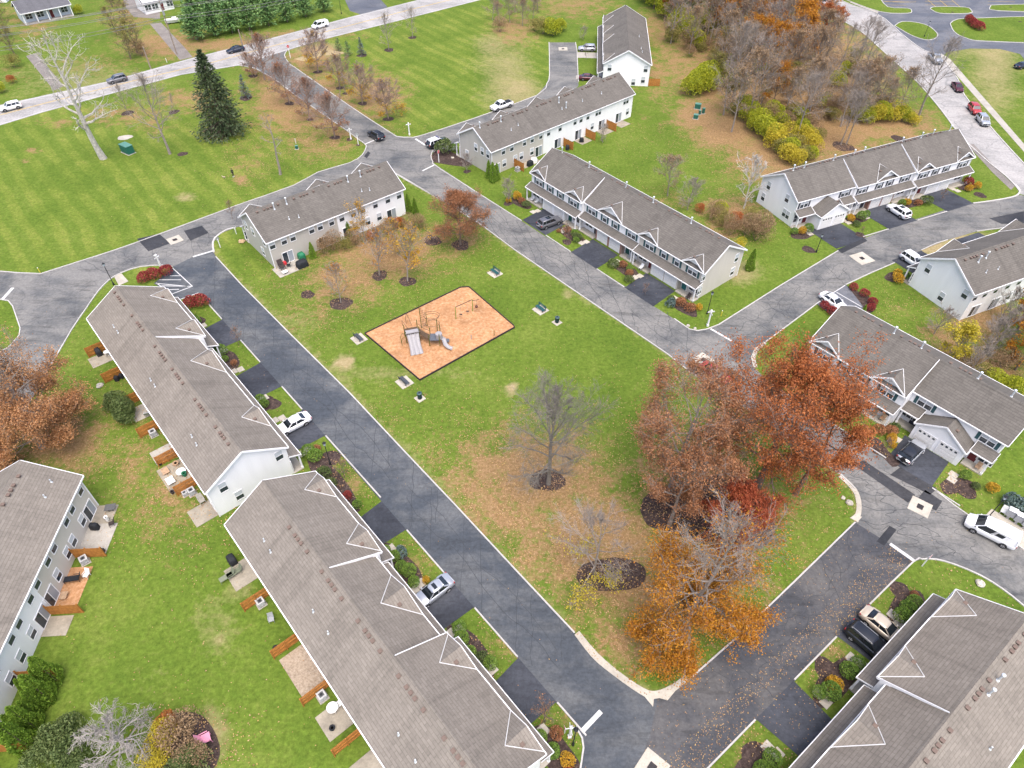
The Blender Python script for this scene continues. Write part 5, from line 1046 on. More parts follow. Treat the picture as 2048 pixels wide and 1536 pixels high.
# --- trees behind the park-facing row and by the right edge
tree_kind('white_birch', 71, 10.8, 0.15, 3.6, bark_pale, None, 0, first=0.12, n=(16,6,5,2), elev=(40,78), tw=0.024, tk=1.3)
plant_tree('white_birch', 'bare_tree', 'pale-barked bare tree beside the white end wall of the curved-road row', 1487, 417, 1.0)
tree_kind('brush_bare', 72, 7.5, 0.10, 3.2, bark, None, 0, first=0.08, n=(18,8,6,3), elev=(30,80))
plant_tree('wood_brown_b', 'bare_tree', 'bare tree with russet twigs behind the park-facing row', 1335, 392, 0.72, 1.0); plant_tree('brush_bare', 'bare_tree', 'wispy grey bare tree left of the russet-twigged one', 1375, 420, 0.9, 2.0)
plant_tree('brush_bare', 'bare_tree', 'small bare tree on the lawn behind the fences of the beige-ended row', 1205, 285, 0.55, 3.0); plant_tree('brush_bare', 'bare_tree', 'small bare tree at the beige gable of the row by the police car', 934, 343, 0.55, 1.0); plant_tree('brush_bare', 'bare_tree', 'wispy bare bush between the beige-ended row and the park-facing row', 1016, 406, 0.7, 0.0)
plant_tree('sapling', 'sapling', 'thin bare sapling in front of the far gable row drive', 1172, 120, 0.7); plant_tree('brush_bare', 'bare_tree', 'little dark bare tree at the far end of the gable row', 1166, 80, 0.5, 2.0)
bushes([('scrub_brown',1425,440,0.7),('scrub_olive',1445,452,0.7),('scrub_brown',1460,470,0.7),('scrub_lime',1440,425,0.5),('scrub_red',1472,450,0.7),('scrub_brown',1490,470,0.8),('scrub_brown',1510,482,0.9),('scrub_olive',1500,440,0.6),('scrub_brown',1525,470,0.8),('scrub_yellow',1478,496,0.35),('scrub_red',1400,425,0.5)], 'between the park-facing row and the curved-road row', 'brush between the two rows')
tree_kind('edge_orange', 73, 8.5, 0.14, 3.3, bark_br, 'leaf_orange', 4200, 0.28, first=0.12, n=(16,7,6,2), elev=(15,75))
for px, py, s, lb in ((2035,660,0.9,'orange tree at the right edge against the white rear wall'), (2030,740,1.0,'orange tree at the right edge behind the green-shuttered row'), (2052,700,1.1,'orange tree cut off by the right edge')): plant_tree('edge_orange', 'maple_tree', lb, px, py, s, px)
tree_kind('fluffy_yellow', 74, 6.4, 0.12, 2.6, bark, 'leaf_yellow', 4200, 0.26, first=0.12, n=(16,7,6,2), elev=(15,78))
plant_tree('fluffy_yellow', 'small_tree', 'fluffy yellow tree between the two rows at the right', 1897, 722, 1.0)
for px, py, s, lb in ((1965,715,1.0,'bare brown tree right of the fluffy yellow tree'),(1990,690,1.05,'bare tree close to the white rear wall at right'),(1868,668,0.7,'wispy bare shrub left of the fluffy yellow tree'),(1935,752,0.75,'low bare tree below the fluffy yellow tree'),(2000,640,0.8,'bare tree against the patio of the right edge row')): plant_tree('brush_bare', 'bare_tree', lb, px, py, s, px*0.3)
bushes([('scrub_olive',1960,762,0.6),('scrub_lime',1985,778,0.6),('scrub_brown',1940,735,0.6),('scrub_lime',2020,785,0.6),('scrub_brown',2000,735,0.7),('scrub_brown',1915,742,0.5)], 'behind the green-shuttered row', 'brush behind the green-shuttered row')
# --- lower left corner
shrub_kind('juniper', 81, 2.2, 2.0, 2.6, 'leaf_juniper', 3600, 0.34, 0.5, 0.5, asp=0.4)
shrub('juniper', 'dark blue-green juniper between the fences behind the left row', W(232,822), 0.75, 0.0, name='juniper'); shrub('juniper', 'lower right lobe of juniper bush against the rear fence of the left row', W(262,842), 0.8, 2.0, name='juniper')
for me in (CACHE['juniper'][1],): pass
shrub_kind('juniper_b', 82, 2.6, 2.4, 2.6, 'leaf_juniper', 4200, 0.32, 0.6, 0.5, asp=0.45)
for px, py, s, lb in ((105,1500,0.9,'spreading green juniper at the bottom left, nearest the arborvitae'),(140,1475,0.7,'small green juniper lobe above the spreading juniper'),(150,1540,0.9,'green juniper under the dead grey branches'),(385,1552,0.9,'grey-green bush at the bottom, below the pink chair')): shrub('juniper_b', lb, W(px,py), s, px, name='juniper')
tree_kind('dead_weeping', 83, 6.2, 0.22, 5.4, plain('bark_dead', (0.30,0.275,0.25), 0.9, 0.3, 4), None, 0, first=0.10, n=(24,9,6,2), elev=(10,60), up=-0.09, wig=0.28, tk=1.1, tw=0.018)
plant_tree('dead_weeping', 'dead_tree', 'dead pale grey tree with curling branches at the bottom left', 262, 1500, 1.0, 1.2)
for k, px, py, s, lb in (('scrub_brown',370,1475,0.75,'brown twiggy bush left of the pink chair'),('scrub_red',345,1450,0.55,'dark russet bush at the top of the lower left thicket'),('scrub_yellow',330,1480,0.5,'bush with yellow leaves under the dead grey tree'),('scrub_brown',400,1515,0.55,'tan-brown bush below the pink chair'),('scrub_yellow',320,1530,0.45,'low yellow-leaved bush at the bottom of the thicket')): shrub(k, lb, W(px,py), s, px)
# columnar arborvitae
def cone_kind(key, seed, H, rad, n):
    rg = np.random.default_rng(seed); rnd = random.Random(seed); z = rg.random(n)**1.25; a = rg.uniform(0,6.28,n); lum = 1+0.16*np.sin(a*3+z*7+seed)+0.10*np.sin(a*7-z*15)
    r = rad*np.minimum(1, 0.72+z*2.2)*(1-z)**0.62*lum*(1-0.30*rg.random(n)**3); P = np.stack([r*np.cos(a), r*np.sin(a), z*H+0.05], 1)
    D = np.stack([np.cos(a)*0.4, np.sin(a)*0.4, np.ones(n)], 1); S = VM(); S.leaves(P, 0.24, rnd, 0, 0.55, D); S.mi = [0]*n; K = VM(); K.limb([(0,0,0),(0,0,H*0.5),(0,0,H*0.9)], 0.07, 0.02, 5)
    CACHE[key] = (K.mesh('trunk', bark_br), S.mesh('crown', MATS['leaf_arbor']))
cone_kind('arbor_a', 91, 5.2, 1.05, 3200); cone_kind('arbor_b', 92, 4.4, 0.85, 2600)
ORD = ['first','second','third','fourth','fifth','sixth','seventh','eighth','ninth']
for i, (px, py, s) in enumerate([(112,1360,1.0),(97,1372,0.85),(97,1397,1.05),(66,1388,0.8),(84,1415,0.75),(76,1433,0.85),(72,1456,1.0),(48,1462,0.9),(60,1494,1.15)]): plant_tree('arbor_a' if i % 2 == 0 else 'arbor_b', 'arborvitae', f'green columnar arborvitae by the lower left rear wall, {ORD[i]} from the top of the hedge', px, py, s, i, 'arborvitae hedge at lower left')
for px, py, s, lb in ((627,516,0.72,'small columnar arborvitae right of the covered grills on the short row patio'),(698,474,0.78,'columnar arborvitae against the white rear wall of the short row'),(818,424,0.85,'left arborvitae at the white right end of the short row'),(831,428,0.75,'right arborvitae at the white right end of the short row'),(978,356,0.85,'leftmost of three arborvitae at the beige corner of the police-car row'),(986,364,0.95,'middle of three arborvitae at the beige corner of the police-car row'),(994,360,0.8,'rightmost of three arborvitae at the beige corner of the police-car row'),(1498,540,0.95,'columnar arborvitae at the right end of the park-facing row'),(1725,627,0.4,'tiny arborvitae beside the parking bay wall')): plant_tree('arbor_b', 'arborvitae', lb, px, py, s, px)
# hedges and clipped shrubs
shrub_kind('crimson', 101, 1.0, 1.0, 1.25, 'leaf_crimson', 1300, 0.17, 0.2, 0.4); shrub_kind('boxwood', 102, 0.75, 0.75, 1.05, 'leaf_box', 1500, 0.11, 0.08, 0.25); shrub_kind('barberry', 103, 0.7, 0.7, 0.8, 'leaf_rust', 800, 0.14, 0.25, 0.5); shrub_kind('goldbush', 104, 0.7, 0.7, 0.9, 'leaf_gold', 800, 0.15, 0.25, 0.5); shrub_kind('greenbush', 105, 0.9, 0.9, 0.9, 'leaf_juniper', 1100, 0.15, 0.3, 0.4); shrub_kind('bluebush', 106, 0.6, 0.6, 0.6, 'needle_blue', 700, 0.14, 0.3, 0.4)
def hedge(key, label, pts, step, s, group):
    p = [W(*q) for q in pts]; i = 0
    for a, b in zip(p[:-1], p[1:]):
        L = math.hypot(b[0]-a[0], b[1]-a[1]); n = max(1, int(L/step))
        for k in range(n): shrub(key, label, (a[0]+(b[0]-a[0])*(k+0.5)/n, a[1]+(b[1]-a[1])*(k+0.5)/n), s*(0.92+0.16*((i*37) % 10)/10), i*1.7, group); i += 1
hedge('crimson', 'crimson barberry shrub in the curved hedge above the striped parking bay', [(280,566),(300,560),(325,553),(345,543)], 1.3, 1.1, 'crimson hedge above the striped bay'); hedge('crimson', 'crimson barberry shrub in the hedge below the striped parking bay', [(370,615),(395,612),(418,608)], 1.2, 1.15, 'crimson hedge below the striped bay')
hedge('crimson', 'dark red shrub around the parking bay by the parked white sedan', [(1697,576),(1715,583),(1740,600),(1745,615),(1732,625)], 1.3, 0.75, 'red hedge at the right bay'); hedge('crimson', 'red shrub in the mulch strip left of the parked white sedan', [(1640,612),(1655,622),(1672,634)], 1.2, 0.8, 'red strip left of the white sedan')
hedge('crimson', 'dark red shrub in the curved bed of the parking lot island', [(1934,42),(1945,55),(1962,63)], 1.6, 1.3, 'red hedge on the parking lot island')
shrub('greenbush', 'large round olive-green shrub beside the police car', W(888,306), 2.0, 0, sz=2.4); shrub('boxwood', 'dark green shrub between the round shrub and the beige row porch', W(908,303), 1.2)
# front yards: x, y in the frame of each row
BD = {'A':'the left row','B':'the foreground row','C':'the bottom right row','H':'the park-facing row','I':'the curved-road row','K':'the green-shuttered row','J':'the right edge row'}
KW = {'boxwood':'clipped green boxwood','barberry':'rusty brown shrub','goldbush':'golden yellow shrub','greenbush':'loose green shrub','bluebush':'blue-grey low juniper','crimson':'dark red shrub'}
YARD = {'A': [(35.6,[('boxwood',35.8,-2.3,.8),('boxwood',36.6,-2.4,.7)]), (24.6,[('boxwood',26.6,-1.9,1.3),('boxwood',25.0,-1.8,.7),('barberry',23.5,-2.4,.7)]), (12,[('boxwood',14.0,-1.8,1.0),('boxwood',13.0,-1.9,.9)]), (-2,[('boxwood',1.6,-2.2,1.2),('boxwood',0.4,-2.5,1.25),('barberry',1.6,-3.3,.8),('greenbush',-2.6,-1.9,1.1),('crimson',-7.2,-2.4,.6),('greenbush',-4.4,-1.8,.9),('boxwood',-9.2,-2.6,.8)])],
 'B': [(25,[('boxwood',27.9,-1.9,.8),('boxwood',26.6,-2.2,.9),('bluebush',26.7,-3.0,1.2),('boxwood',24.9,-2.0,1.0),('boxwood',24.0,-2.4,1.1),('boxwood',22.6,-2.0,.9),('goldbush',22.0,-3.2,.6)]), (12.6,[('boxwood',15.3,-2.6,1.05),('boxwood',14.2,-2.0,1.1),('boxwood',12.6,-1.9,.9),('greenbush',11.2,-2.2,1.0),('boxwood',10.4,-2.7,1.0)]), (1,[('boxwood',2.2,-1.9,.9),('boxwood',0.6,-1.9,1.0),('goldbush',-0.9,-2.4,1.0),('barberry',1.5,-3.3,.9),('crimson',-1.8,-1.8,.6)])],
 'C': [(1,[('boxwood',3.2,-1.9,1.2),('boxwood',2.0,-1.9,1.2),('boxwood',0.8,-1.9,1.1),('barberry',-0.4,-2.4,.6)]), (13.6,[('boxwood',11.2,-1.9,1.0),('boxwood',12.6,-2.0,1.2),('goldbush',14.8,-2.2,1.1),('boxwood',15.8,-2.0,1.3),('boxwood',16.6,-2.6,.9)]), (26.4,[('boxwood',25.0,-1.7,1.2),('boxwood',26.4,-1.8,1.0),('greenbush',28,-1.8,1)])],
 'H': [(-0.5,[('goldbush',-1.0,-2.0,1.2),('barberry',0.6,-2.2,1.0),('greenbush',2.0,-2.3,.9),('goldbush',-1.2,-4.0,.8)]), (14.6,[('barberry',13.4,-2.2,1.0),('boxwood',15.0,-2.0,.9),('greenbush',16.2,-2.4,1.0),('boxwood',16.8,-3.2,.8),('barberry',12.4,-3.4,.6)]), (28,[('greenbush',26.0,-3.2,1.1),('barberry',27.0,-2.0,1.0),('boxwood',28.6,-2.0,.8),('barberry',29.3,-2.8,.9),('greenbush',30.6,-4.2,.9)]), (41,[('greenbush',38.4,-2.6,.7),('barberry',40.0,-2.3,1.2),('bluebush',39.0,-3.6,1.4),('barberry',41.8,-2.2,1.2),('goldbush',42.6,-1.0,.8)])],
 'I': [(0.6,[('goldbush',0.6,-1.8,1.0),('boxwood',2.0,-1.9,1.2),('boxwood',-0.8,-1.4,.9)]), (13,[('goldbush',11.6,-2.2,1.0),('boxwood',13.6,-2.6,1.2),('boxwood',15.0,-2.4,1.0),('greenbush',11.3,-4.0,.8)]), (26.6,[('goldbush',25.0,-2.4,1.1),('boxwood',24.0,-2.2,1.0),('barberry',27.2,-3.2,1.0),('greenbush',29.0,-3.4,1.3)]), (40,[('goldbush',40.2,-3.4,1.0),('crimson',42.0,-1.8,1.0),('goldbush',42.6,-3.4,1.0)])],
 'K': [(14.5,[('barberry',14.6,-1.6,1.2),('goldbush',15.4,-2.6,.9),('barberry',13.6,-2.6,1.2),('goldbush',16.0,-3.4,.7),('greenbush',14.6,-0.4,.8)]), (24.6,[('boxwood',24.2,-1.2,.9),('goldbush',27.2,-0.6,1.0),('greenbush',25.8,-1.6,.6)])],
 'J': [(39.4,[('goldbush',39.6,-2.4,1.0),('boxwood',39.2,-1.2,.9),('goldbush',41.0,-1.0,1.3)])]}
for b, ys in YARD.items():
    for yi, (xc, items) in enumerate(ys):
        xs = [q[1] for q in items]; yy = [q[2] for q in items]
        if b not in 'K': sheet('mulch_bed', blob(*BL(b, (min(xs)+max(xs))/2, -2.2), (max(xs)-min(xs))/2+0.9, 1.35, 20, yi+7, 0.07, R(FR[b][1])), 0.016, MATS['mulch'])
        for j, (k, x, y, s) in enumerate(items):
            same = [q for q in items if q[0] == k]; which = ''
            if len(same) > 1: which = f", {ORD[same.index((k,x,y,s))]} from left"
            shrub(k, f"{KW[k]} in the {ORD[yi]} front yard of {BD[b]}{which}", BL(b, x, y), s, x*3)
tree_kind('yard_tree', 111, 3.6, 0.05, 1.4, bark_br, 'leaf_rust', 130, 0.13, first=0.25, n=(10,6,5,2), elev=(20,70), tw=0.008)
for px, py, s, lb in ((1134,484,1.0,'thin yard tree in a mulch ring before the park-facing row'),(1720,470,0.5,'little tree in a round mulch ring of the curved-road row yard'),(478,690,0.9,'bare red-twigged yard tree beside the drive of the left row'),(690,955,1.0,'bare brown yard tree at the gap between the left and foreground rows'),(1090,1445,1.2,'bare red-twigged yard tree near the foreground stop line'),(1768,905,0.7,'small weeping yard tree in the curved bed of the green-shuttered row'),(1290,590,0.6,'small white-flowered yard tree by the brick garages'),(1882,402,0.7,'wispy grey yard tree at the far drive of the curved-road row'),(465,437,1.0,'bare bush-like tree at the far left corner of the short row')): plant_tree('yard_tree', 'yard_tree', lb, px, py, s, px)
# shrubs behind the short row
bushes([('scrub_brown',650,508,0.6),('scrub_brown',668,500,0.65),('scrub_olive',690,498,0.55),('scrub_brown',712,490,0.55),('scrub_red',745,480,0.5),('scrub_brown',775,470,0.6),('scrub_red',800,455,0.6),('scrub_red',780,455,0.55),('scrub_brown',822,462,0.6),('scrub_brown',842,455,0.5)], 'along the rear wall of the short row', 'bushes along the rear of the short row')
stuff_pts = None
# ------------------------------------------------------------------ fallen leaves, one loose layer
rg = np.random.default_rng(77); N = 520000; X = rg.uniform(-75, 75, N); Y = rg.uniform(12, 150, N)
def samp(f):
    ix = np.clip(np.searchsorted(gx, X)-1, 0, nx-2); iy = np.clip(np.searchsorted(gy, Y)-1, 0, ny-2); return f[iy, ix]
onroad = np.zeros(N, bool)
for p in list(RD.values())+DRIVES+[bayA, bayK, pg]: onroad |= inside(p, X, Y)
pr = np.clip(samp(litter)*0.85+0.012, 0, 0.9)*(0.35+0.9*(np.sin(X*0.9+np.sin(Y*0.7)*2)*np.cos(Y*0.8+X*0.3) > -0.1)); pr[onroad] = 0.004
so = inside(RD['south'], X, Y); dC = inside(BLL('C', [(-6,-7.2),(34,-7.6),(34,-4.6),(-6,-4.6)]), X, Y); pr[so] = 0.09; pr[so & dC] = 0.75
for i in (7, 8, 9): pass
cd = inside(BLL('C', [(10,-6),(24,-6),(24,-0.2),(10,-0.2)]), X, Y); pr[cd & onroad] = 0.14
kk = rg.random(N) < pr; P = np.stack([X[kk], Y[kk], np.where(onroad[kk], 0.075, 0.10)], 1); n = len(P)
a = rg.uniform(0, 6.28, n); sz = rg.uniform(0.04, 0.095, n); sz[onroad[kk]] *= 0.75; d1 = np.stack([np.cos(a)*sz, np.sin(a)*sz, rg.uniform(-0.3,0.3,n)*sz], 1); d2 = np.stack([-np.sin(a)*sz*0.7, np.cos(a)*sz*0.7, rg.uniform(-0.3,0.3,n)*sz], 1)
q = np.stack([P-d1, P-d2, P+d1, P+d2], 1).reshape(-1, 3); me = bpy.data.meshes.new('fallen_leaves'); me.from_pydata(q.tolist(), [], np.arange(4*n).reshape(-1,4).tolist()); leafmat('leaf_fallen', [(0.20,0.11,0.055),(0.33,0.19,0.095),(0.45,0.29,0.17),(0.42,0.29,0.10),(0.28,0.14,0.065)], 0.8, 0.0); me.materials.append(MATS['leaf_fallen']); me.update()
stuff(put('fallen_leaves', me))
# ------------------------------------------------------------------ vehicles
def paintmat(name, c, metal=0.0, rough=0.28):
    t = NT('paint_'+name); co = t.coords('Object'); f = t.noise(co, 1.2, 3); col = t.ramp(f, [(0.3, [x*0.93 for x in c]), (0.7, [min(1,x*1.05) for x in c])])
    t.out(col, rough, 0.5); t.b.inputs['Metallic'].default_value = metal; t.b.inputs['Coat Weight'].default_value = 0.5; t.b.inputs['Coat Roughness'].default_value = 0.08; MATS['paint_'+name] = t.m; return t.m
for nm, c, mt in (('white',(0.78,0.79,0.80),0),('silver',(0.48,0.50,0.53),0.5),('grey',(0.16,0.16,0.175),0.4),('black',(0.014,0.016,0.022),0.1),('navy',(0.015,0.022,0.045),0.2),('gold',(0.58,0.50,0.39),0.3),('red',(0.42,0.035,0.04),0.1),('maroon',(0.09,0.015,0.025),0.2),('darkgrey',(0.05,0.05,0.055),0.3)): paintmat(nm, c, mt)
head_m = glassmat('headlight_lens', (0.75,0.78,0.8), 0.1, 0.7); tail_m = glassmat('taillight_lens', (0.35,0.015,0.015), 0.15, 0.6); trimblk = plain('black_plastic', (0.02,0.02,0.022), 0.6, 0.1)
CARS = {  # stations: x, half width, z low, z high; glass: base x front/rear, roof x front/rear
 'sedan': dict(L=4.8, H=1.45, st=[(2.40,.62,.36,.60),(2.28,.80,.26,.70),(1.7,.90,.22,.83),(0.95,.92,.20,.93),(-0.9,.92,.20,.96),(-1.75,.91,.22,.99),(-2.25,.84,.28,.95),(-2.40,.72,.38,.82)], gl=(1.15,-1.85,0.25,-1.05,.80,.60), wb=(1.42,-1.38), r=.33),
 'suv': dict(L=4.7, H=1.70, st=[(2.35,.66,.40,.78),(2.22,.84,.30,.92),(1.6,.93,.26,1.02),(0.95,.95,.25,1.07),(-1.2,.95,.25,1.10),(-1.9,.93,.27,1.10),(-2.25,.88,.32,1.06),(-2.35,.80,.42,.92)], gl=(1.15,-2.18,0.35,-1.85,.84,.68), wb=(1.40,-1.36), r=.37),
 'van': dict(L=4.9, H=1.88, st=[(2.45,.66,.38,.75),(2.3,.86,.28,.95),(1.75,.93,.25,1.10),(1.3,.95,.24,1.15),(-1.6,.95,.24,1.15),(-2.3,.94,.26,1.15),(-2.42,.90,.34,1.12),(-2.45,.86,.4,1.0)], gl=(1.75,-2.40,0.85,-2.30,.90,.80), wb=(1.45,-1.45), r=.34),
 'pickup': dict(L=5.8, H=1.88, st=[(2.9,.74,.48,.95),(2.75,.93,.40,1.08),(2.0,.99,.36,1.16),(1.3,1.0,.35,1.18),(-0.5,1.0,.35,1.18),(-2.5,1.0,.38,1.18),(-2.85,.97,.42,1.16),(-2.9,.92,.5,1.1)], gl=(1.45,-0.75,0.75,-0.45,.88,.72), wb=(1.85,-1.75), r=.41)}
def wheel_mesh(r):
    k = ('wheel', r)
    if k not in CACHE:
        def disc(R_, y0, y1, n=16):
            m = MB(); m.v = [(R_*math.cos(6.2832*i/n), y0, R_*math.sin(6.2832*i/n)) for i in range(n)]+[(R_*math.cos(6.2832*i/n), y1, R_*math.sin(6.2832*i/n)) for i in range(n)]
            m.f = [(i,(i+1) % n,n+(i+1) % n,n+i) for i in range(n)]+[tuple(range(n)),tuple(range(2*n-1,n-1,-1))]; return m
        sp = MB()
        for i in range(5): a = 6.2832*i/5; sp.bar((0.05*math.cos(a),-0.125,0.05*math.sin(a)),(r*0.60*math.cos(a),-0.125,r*0.60*math.sin(a)),0.075,0.03)
        CACHE[k] = (disc(r,-0.115,0.115).mesh('tyre', rubber), disc(r*0.66,-0.122,-0.05).mesh('rim', plain('rim_dark', (0.10,0.10,0.11), 0.4, metal=0.5)), sp.mesh('spokes', plain('rim_alloy', (0.55,0.56,0.58), 0.35, 0.1, metal=0.6)))
    return CACHE[k]
def car_meshes(kind, col, roofcol=None, extra=None):
    k = ('car', kind, col, roofcol, extra)
    if k in CACHE: return CACHE[k]
    c = CARS[kind]; P = MATS['paint_'+col]; RP = MATS['paint_'+(roofcol or col)]; out = []
    m = MB(); K = 10; st = c['st']
    for x, hw, zl, zh in st:
        h = zh-zl
        m.v += [(x,-hw*.86,zl),(x,-hw,zl+h*.22),(x,-hw*1.0,zl+h*.62),(x,-hw*.955,zl+h*.88),(x,-hw*.80,zh),(x,hw*.80,zh),(x,hw*.955,zl+h*.88),(x,hw,zl+h*.62),(x,hw,zl+h*.22),(x,hw*.86,zl)]
    for i in range(len(st)-1):
        for j in range(K): j2 = (j+1) % K; m.f.append((i*K+j, i*K+j2, (i+1)*K+j2, (i+1)*K+j))
    m.f += [tuple(range(K)), tuple(range((len(st)-1)*K+K-1, (len(st)-1)*K-1, -1))]
    out.append(('body', m.mesh('body', P, True)))
    xf0, xr0, xf1, xr1, w0, w1 = c['gl']; zb = next(s[3] for s in st if s[0] <= xf0)-0.10; zt = c['H']-0.10
    zbf = zb; zbr = min(s[3] for s in st if s[0] >= xr0-0.3)*0+st[4][3]-0.06
    A = [(xf0,-w0,zbf),(xf0,w0,zbf),(xf1,w1,zt),(xf1,-w1,zt)]; B = [(xr0,-w0,zbr),(xr0,w0,zbr),(xr1,w1,zt),(xr1,-w1,zt)]
    out.append(('windscreen', MB().face([A[0],A[1],A[2],A[3]]).mesh('windscreen', car_glass)))
    out.append(('rear_window', MB().face([B[1],B[0],B[3],B[2]]).mesh('rear_window', P if kind == 'van' else car_glass)))
    for s, nm in ((-1,'r'),(1,'l')):
        i0, i1 = (0, 3) if s < 0 else (1, 2); q = [A[i0], A[i1], B[i1], B[i0]]
        f = MB().face(q if s < 0 else q[::-1]); out.append(('side_window', f.mesh('side_window', car_glass)))
        lerp = lambda p, r_, t: tuple(p[j]+(r_[j]-p[j])*t for j in range(3)); o_ = lambda p: (p[0], p[1]+s*0.012, p[2])
        pil = MB()
        for t in ((0.47,) if kind in ('sedan','pickup') else (0.40,0.74)):
            a_, b_ = lerp(A[i0],B[i0],t), lerp(A[i1],B[i1],t); pil.bar(o_(a_), o_(b_), 0.08, 0.03)
        pil.bar(o_(A[i0]), o_(A[i1]), 0.08, 0.06); pil.bar(o_(B[i0]), o_(B[i1]), 0.16, 0.06)
        if kind == 'van':
            a_, b_, c_, d_ = lerp(A[i0],B[i0],0.43), lerp(A[i1],B[i1],0.43), B[i1], B[i0]; sh = lambda p: (p[0], p[1]+s*0.02, p[2]); q = [sh(a_), sh(b_), sh(c_), sh(d_)]; pil.face(q if s < 0 else q[::-1])
            g0, g1 = lerp(A[i0],B[i0],0.40), lerp(A[i1],B[i1],0.40)
            if s > -2:
                e = [lerp(lerp(A[i0],B[i0],t),lerp(A[i1],B[i1],t),v) for t, v in ((.45,.2),(.45,.8),(.66,.8),(.66,.2))]; e = [(p[0],p[1]+s*0.035,p[2]) for p in e]; out.append(('side_window', MB().face(e if s < 0 else e[::-1]).mesh('side_window', car_glass)))
        out.append(('pillar', pil.mesh('pillar', RP)))
    r = MB(); n = 6; secs = [(xf1+0.10,0.90,zt-0.03),(xf1-0.15,1.03,zt+0.05),((xf1+xr1)/2,1.07,c['H']),(xr1+0.12,1.03,zt+0.06),(xr1-0.10,0.92,zt-0.02)]
    for x, ww, z in secs: r.v += [(x,-w1*ww,zt-0.06),(x,-w1*ww,z-0.04),(x,-w1*ww*.7,z),(x,w1*ww*.7,z),(x,w1*ww,z-0.04),(x,w1*ww,zt-0.06)]
    for i in range(4):
        for j in range(6): j2 = (j+1) % 6; r.f.append((i*6+j, i*6+j2, (i+1)*6+j2, (i+1)*6+j))
    r.f += [tuple(range(6)), tuple(range(29,23,-1))]; out.append(('roof', r.mesh('roof', RP, True)))
    if extra == 'sunroof': out.append(('sunroof', MB().box((xf1+xr1)/2-0.05, xf1-0.3, -w1*.62, w1*.62, c['H']-0.02, c['H']+0.012).mesh('sunroof', car_glass)))
    if extra == 'rack':
        out.append(('roof_rail', MB().bar((xf1-.1,w1*.86,c['H']+.03),(xr1+.1,w1*.86,c['H']+.03),.04,.05).mesh('roof_rail', steel))); out.append(('roof_rail', MB().bar((xf1-.1,-w1*.86,c['H']+.03),(xr1+.1,-w1*.86,c['H']+.03),.04,.05).mesh('roof_rail', steel)))
    if extra == 'police':
        out.append(('light_bar', MB().box(-0.05,0.22,-0.55,0.55,c['H']+0.0,c['H']+0.11).mesh('light_bar', plain('light_bar', (0.10,0.10,0.16), 0.3))))
        for s in (-1,1): out.append(('door_panel', MB().box(-0.72,0.86,s*.955-.012,s*.955+.012,.45,1.02).mesh('door_panel', MATS['paint_white'])))
    if extra == 'spare': out.append(('spare_wheel', MB().tube([(-c['L']/2-0.14,0,0.95),(-c['L']/2+0.02,0,0.95)],0.33,14).mesh('spare_wheel', rubber)))
    if kind == 'pickup': out.append(('cargo_bed', MB().box(-2.72,-0.85,-.80,.80,1.165,1.19).mesh('cargo_bed', trimblk)))
    f = st[1]; b = st[-2]
    for s in (-1, 1):
        out.append(('headlight', MB().box(f[0]-.10, f[0]+.06, s*f[1]*.72-.16, s*f[1]*.72+.16, f[3]-.20, f[3]-.06).mesh('headlight', head_m)))
        out.append(('taillight', MB().box(b[0]-.08, b[0]+.10, s*b[1]*.84-.12, s*b[1]*.84+.12, b[3]-.30, b[3]-.06).mesh('taillight', tail_m)))
        out.append(('mirror', MB().box(xf0-.42, xf0-.28, s*(w0+.10)-.11, s*(w0+.10)+.11, zb+.05, zb+.20).mesh('mirror', P)))
    out.append(('bumper', MB().box(f[0]-.02, c['L']/2+.02, -f[1]*.8, f[1]*.8, f[2]+.02, f[2]+.16).mesh('bumper', trimblk))); out.append(('licence_plate', MB().box(-c['L']/2-.015, -c['L']/2+.02, -.16, .16, .62, .74).mesh('licence_plate', trim)))
    arch = MB()
    for x in c['wb']:
        for s in (-1, 1):
            y = s*(max(q[1] for q in st)+0.003); rr = c['r']*1.17; n0 = len(arch.v)
            arch.v += [(x+rr*math.cos(math.pi*i/10), y, c['r']+rr*math.sin(math.pi*i/10)) for i in range(11)]+[(x-rr,y,.26),(x+rr,y,.26)]; arch.f.append(tuple(range(n0,n0+13)) if s < 0 else tuple(range(n0+12,n0-1,-1)))
    CACHE[k] = (out, arch); return CACHE[k]
def car(kind, col, label, px, py, az, roofcol=None, extra=None, cat='car', name='parked_car', s=1.0, world=None, z=0.05):
    x, y = world or W(px, py, 0.6); t = thing(name, label, cat, (x, y, z), R(az)); t.scale = (s, s, s); c = CARS[kind]
    parts, _ = car_meshes(kind, col, roofcol, extra)
    for nm, me in parts: put(nm, me, t)
    ty, rim, sp = wheel_mesh(c['r']); hw = max(q[1] for q in c['st'])
    for wx in c['wb']:
        for sd in (-1, 1):
            ka = ('arch', c['r'])
            if ka not in CACHE: 
                rr = c['r']*1.16; m = MB(); m.v = [(rr*math.cos(math.pi*i/10), 0, rr*math.sin(math.pi*i/10)) for i in range(11)]+[(-rr,0,-0.1),(rr,0,-0.1)]; m.f = [tuple(range(13))]; CACHE[ka] = m.mesh('wheel_arch', trimblk)
            put('wheel_arch', CACHE[ka], t, (wx, sd*(hw+0.004), c['r']))
            w = put('wheel', ty, t, (wx, sd*(hw-0.095), c['r']), 0 if sd < 0 else math.pi); put('rim', rim, w); put('spokes', sp, w)
    return t
def az2(a, b): p, q = W(*a), W(*b); return math.degrees(math.atan2(q[1]-p[1], q[0]-p[0]))
UA, VA = -49.5, 41.0; mainaz = az2((200,180),(0,228))
car('suv','white','white car driving left on the main road at the left edge',21,214,mainaz, name='car')
car('suv','grey','dark grey car on the main road behind the white sycamore branches',234,159,mainaz, name='car')
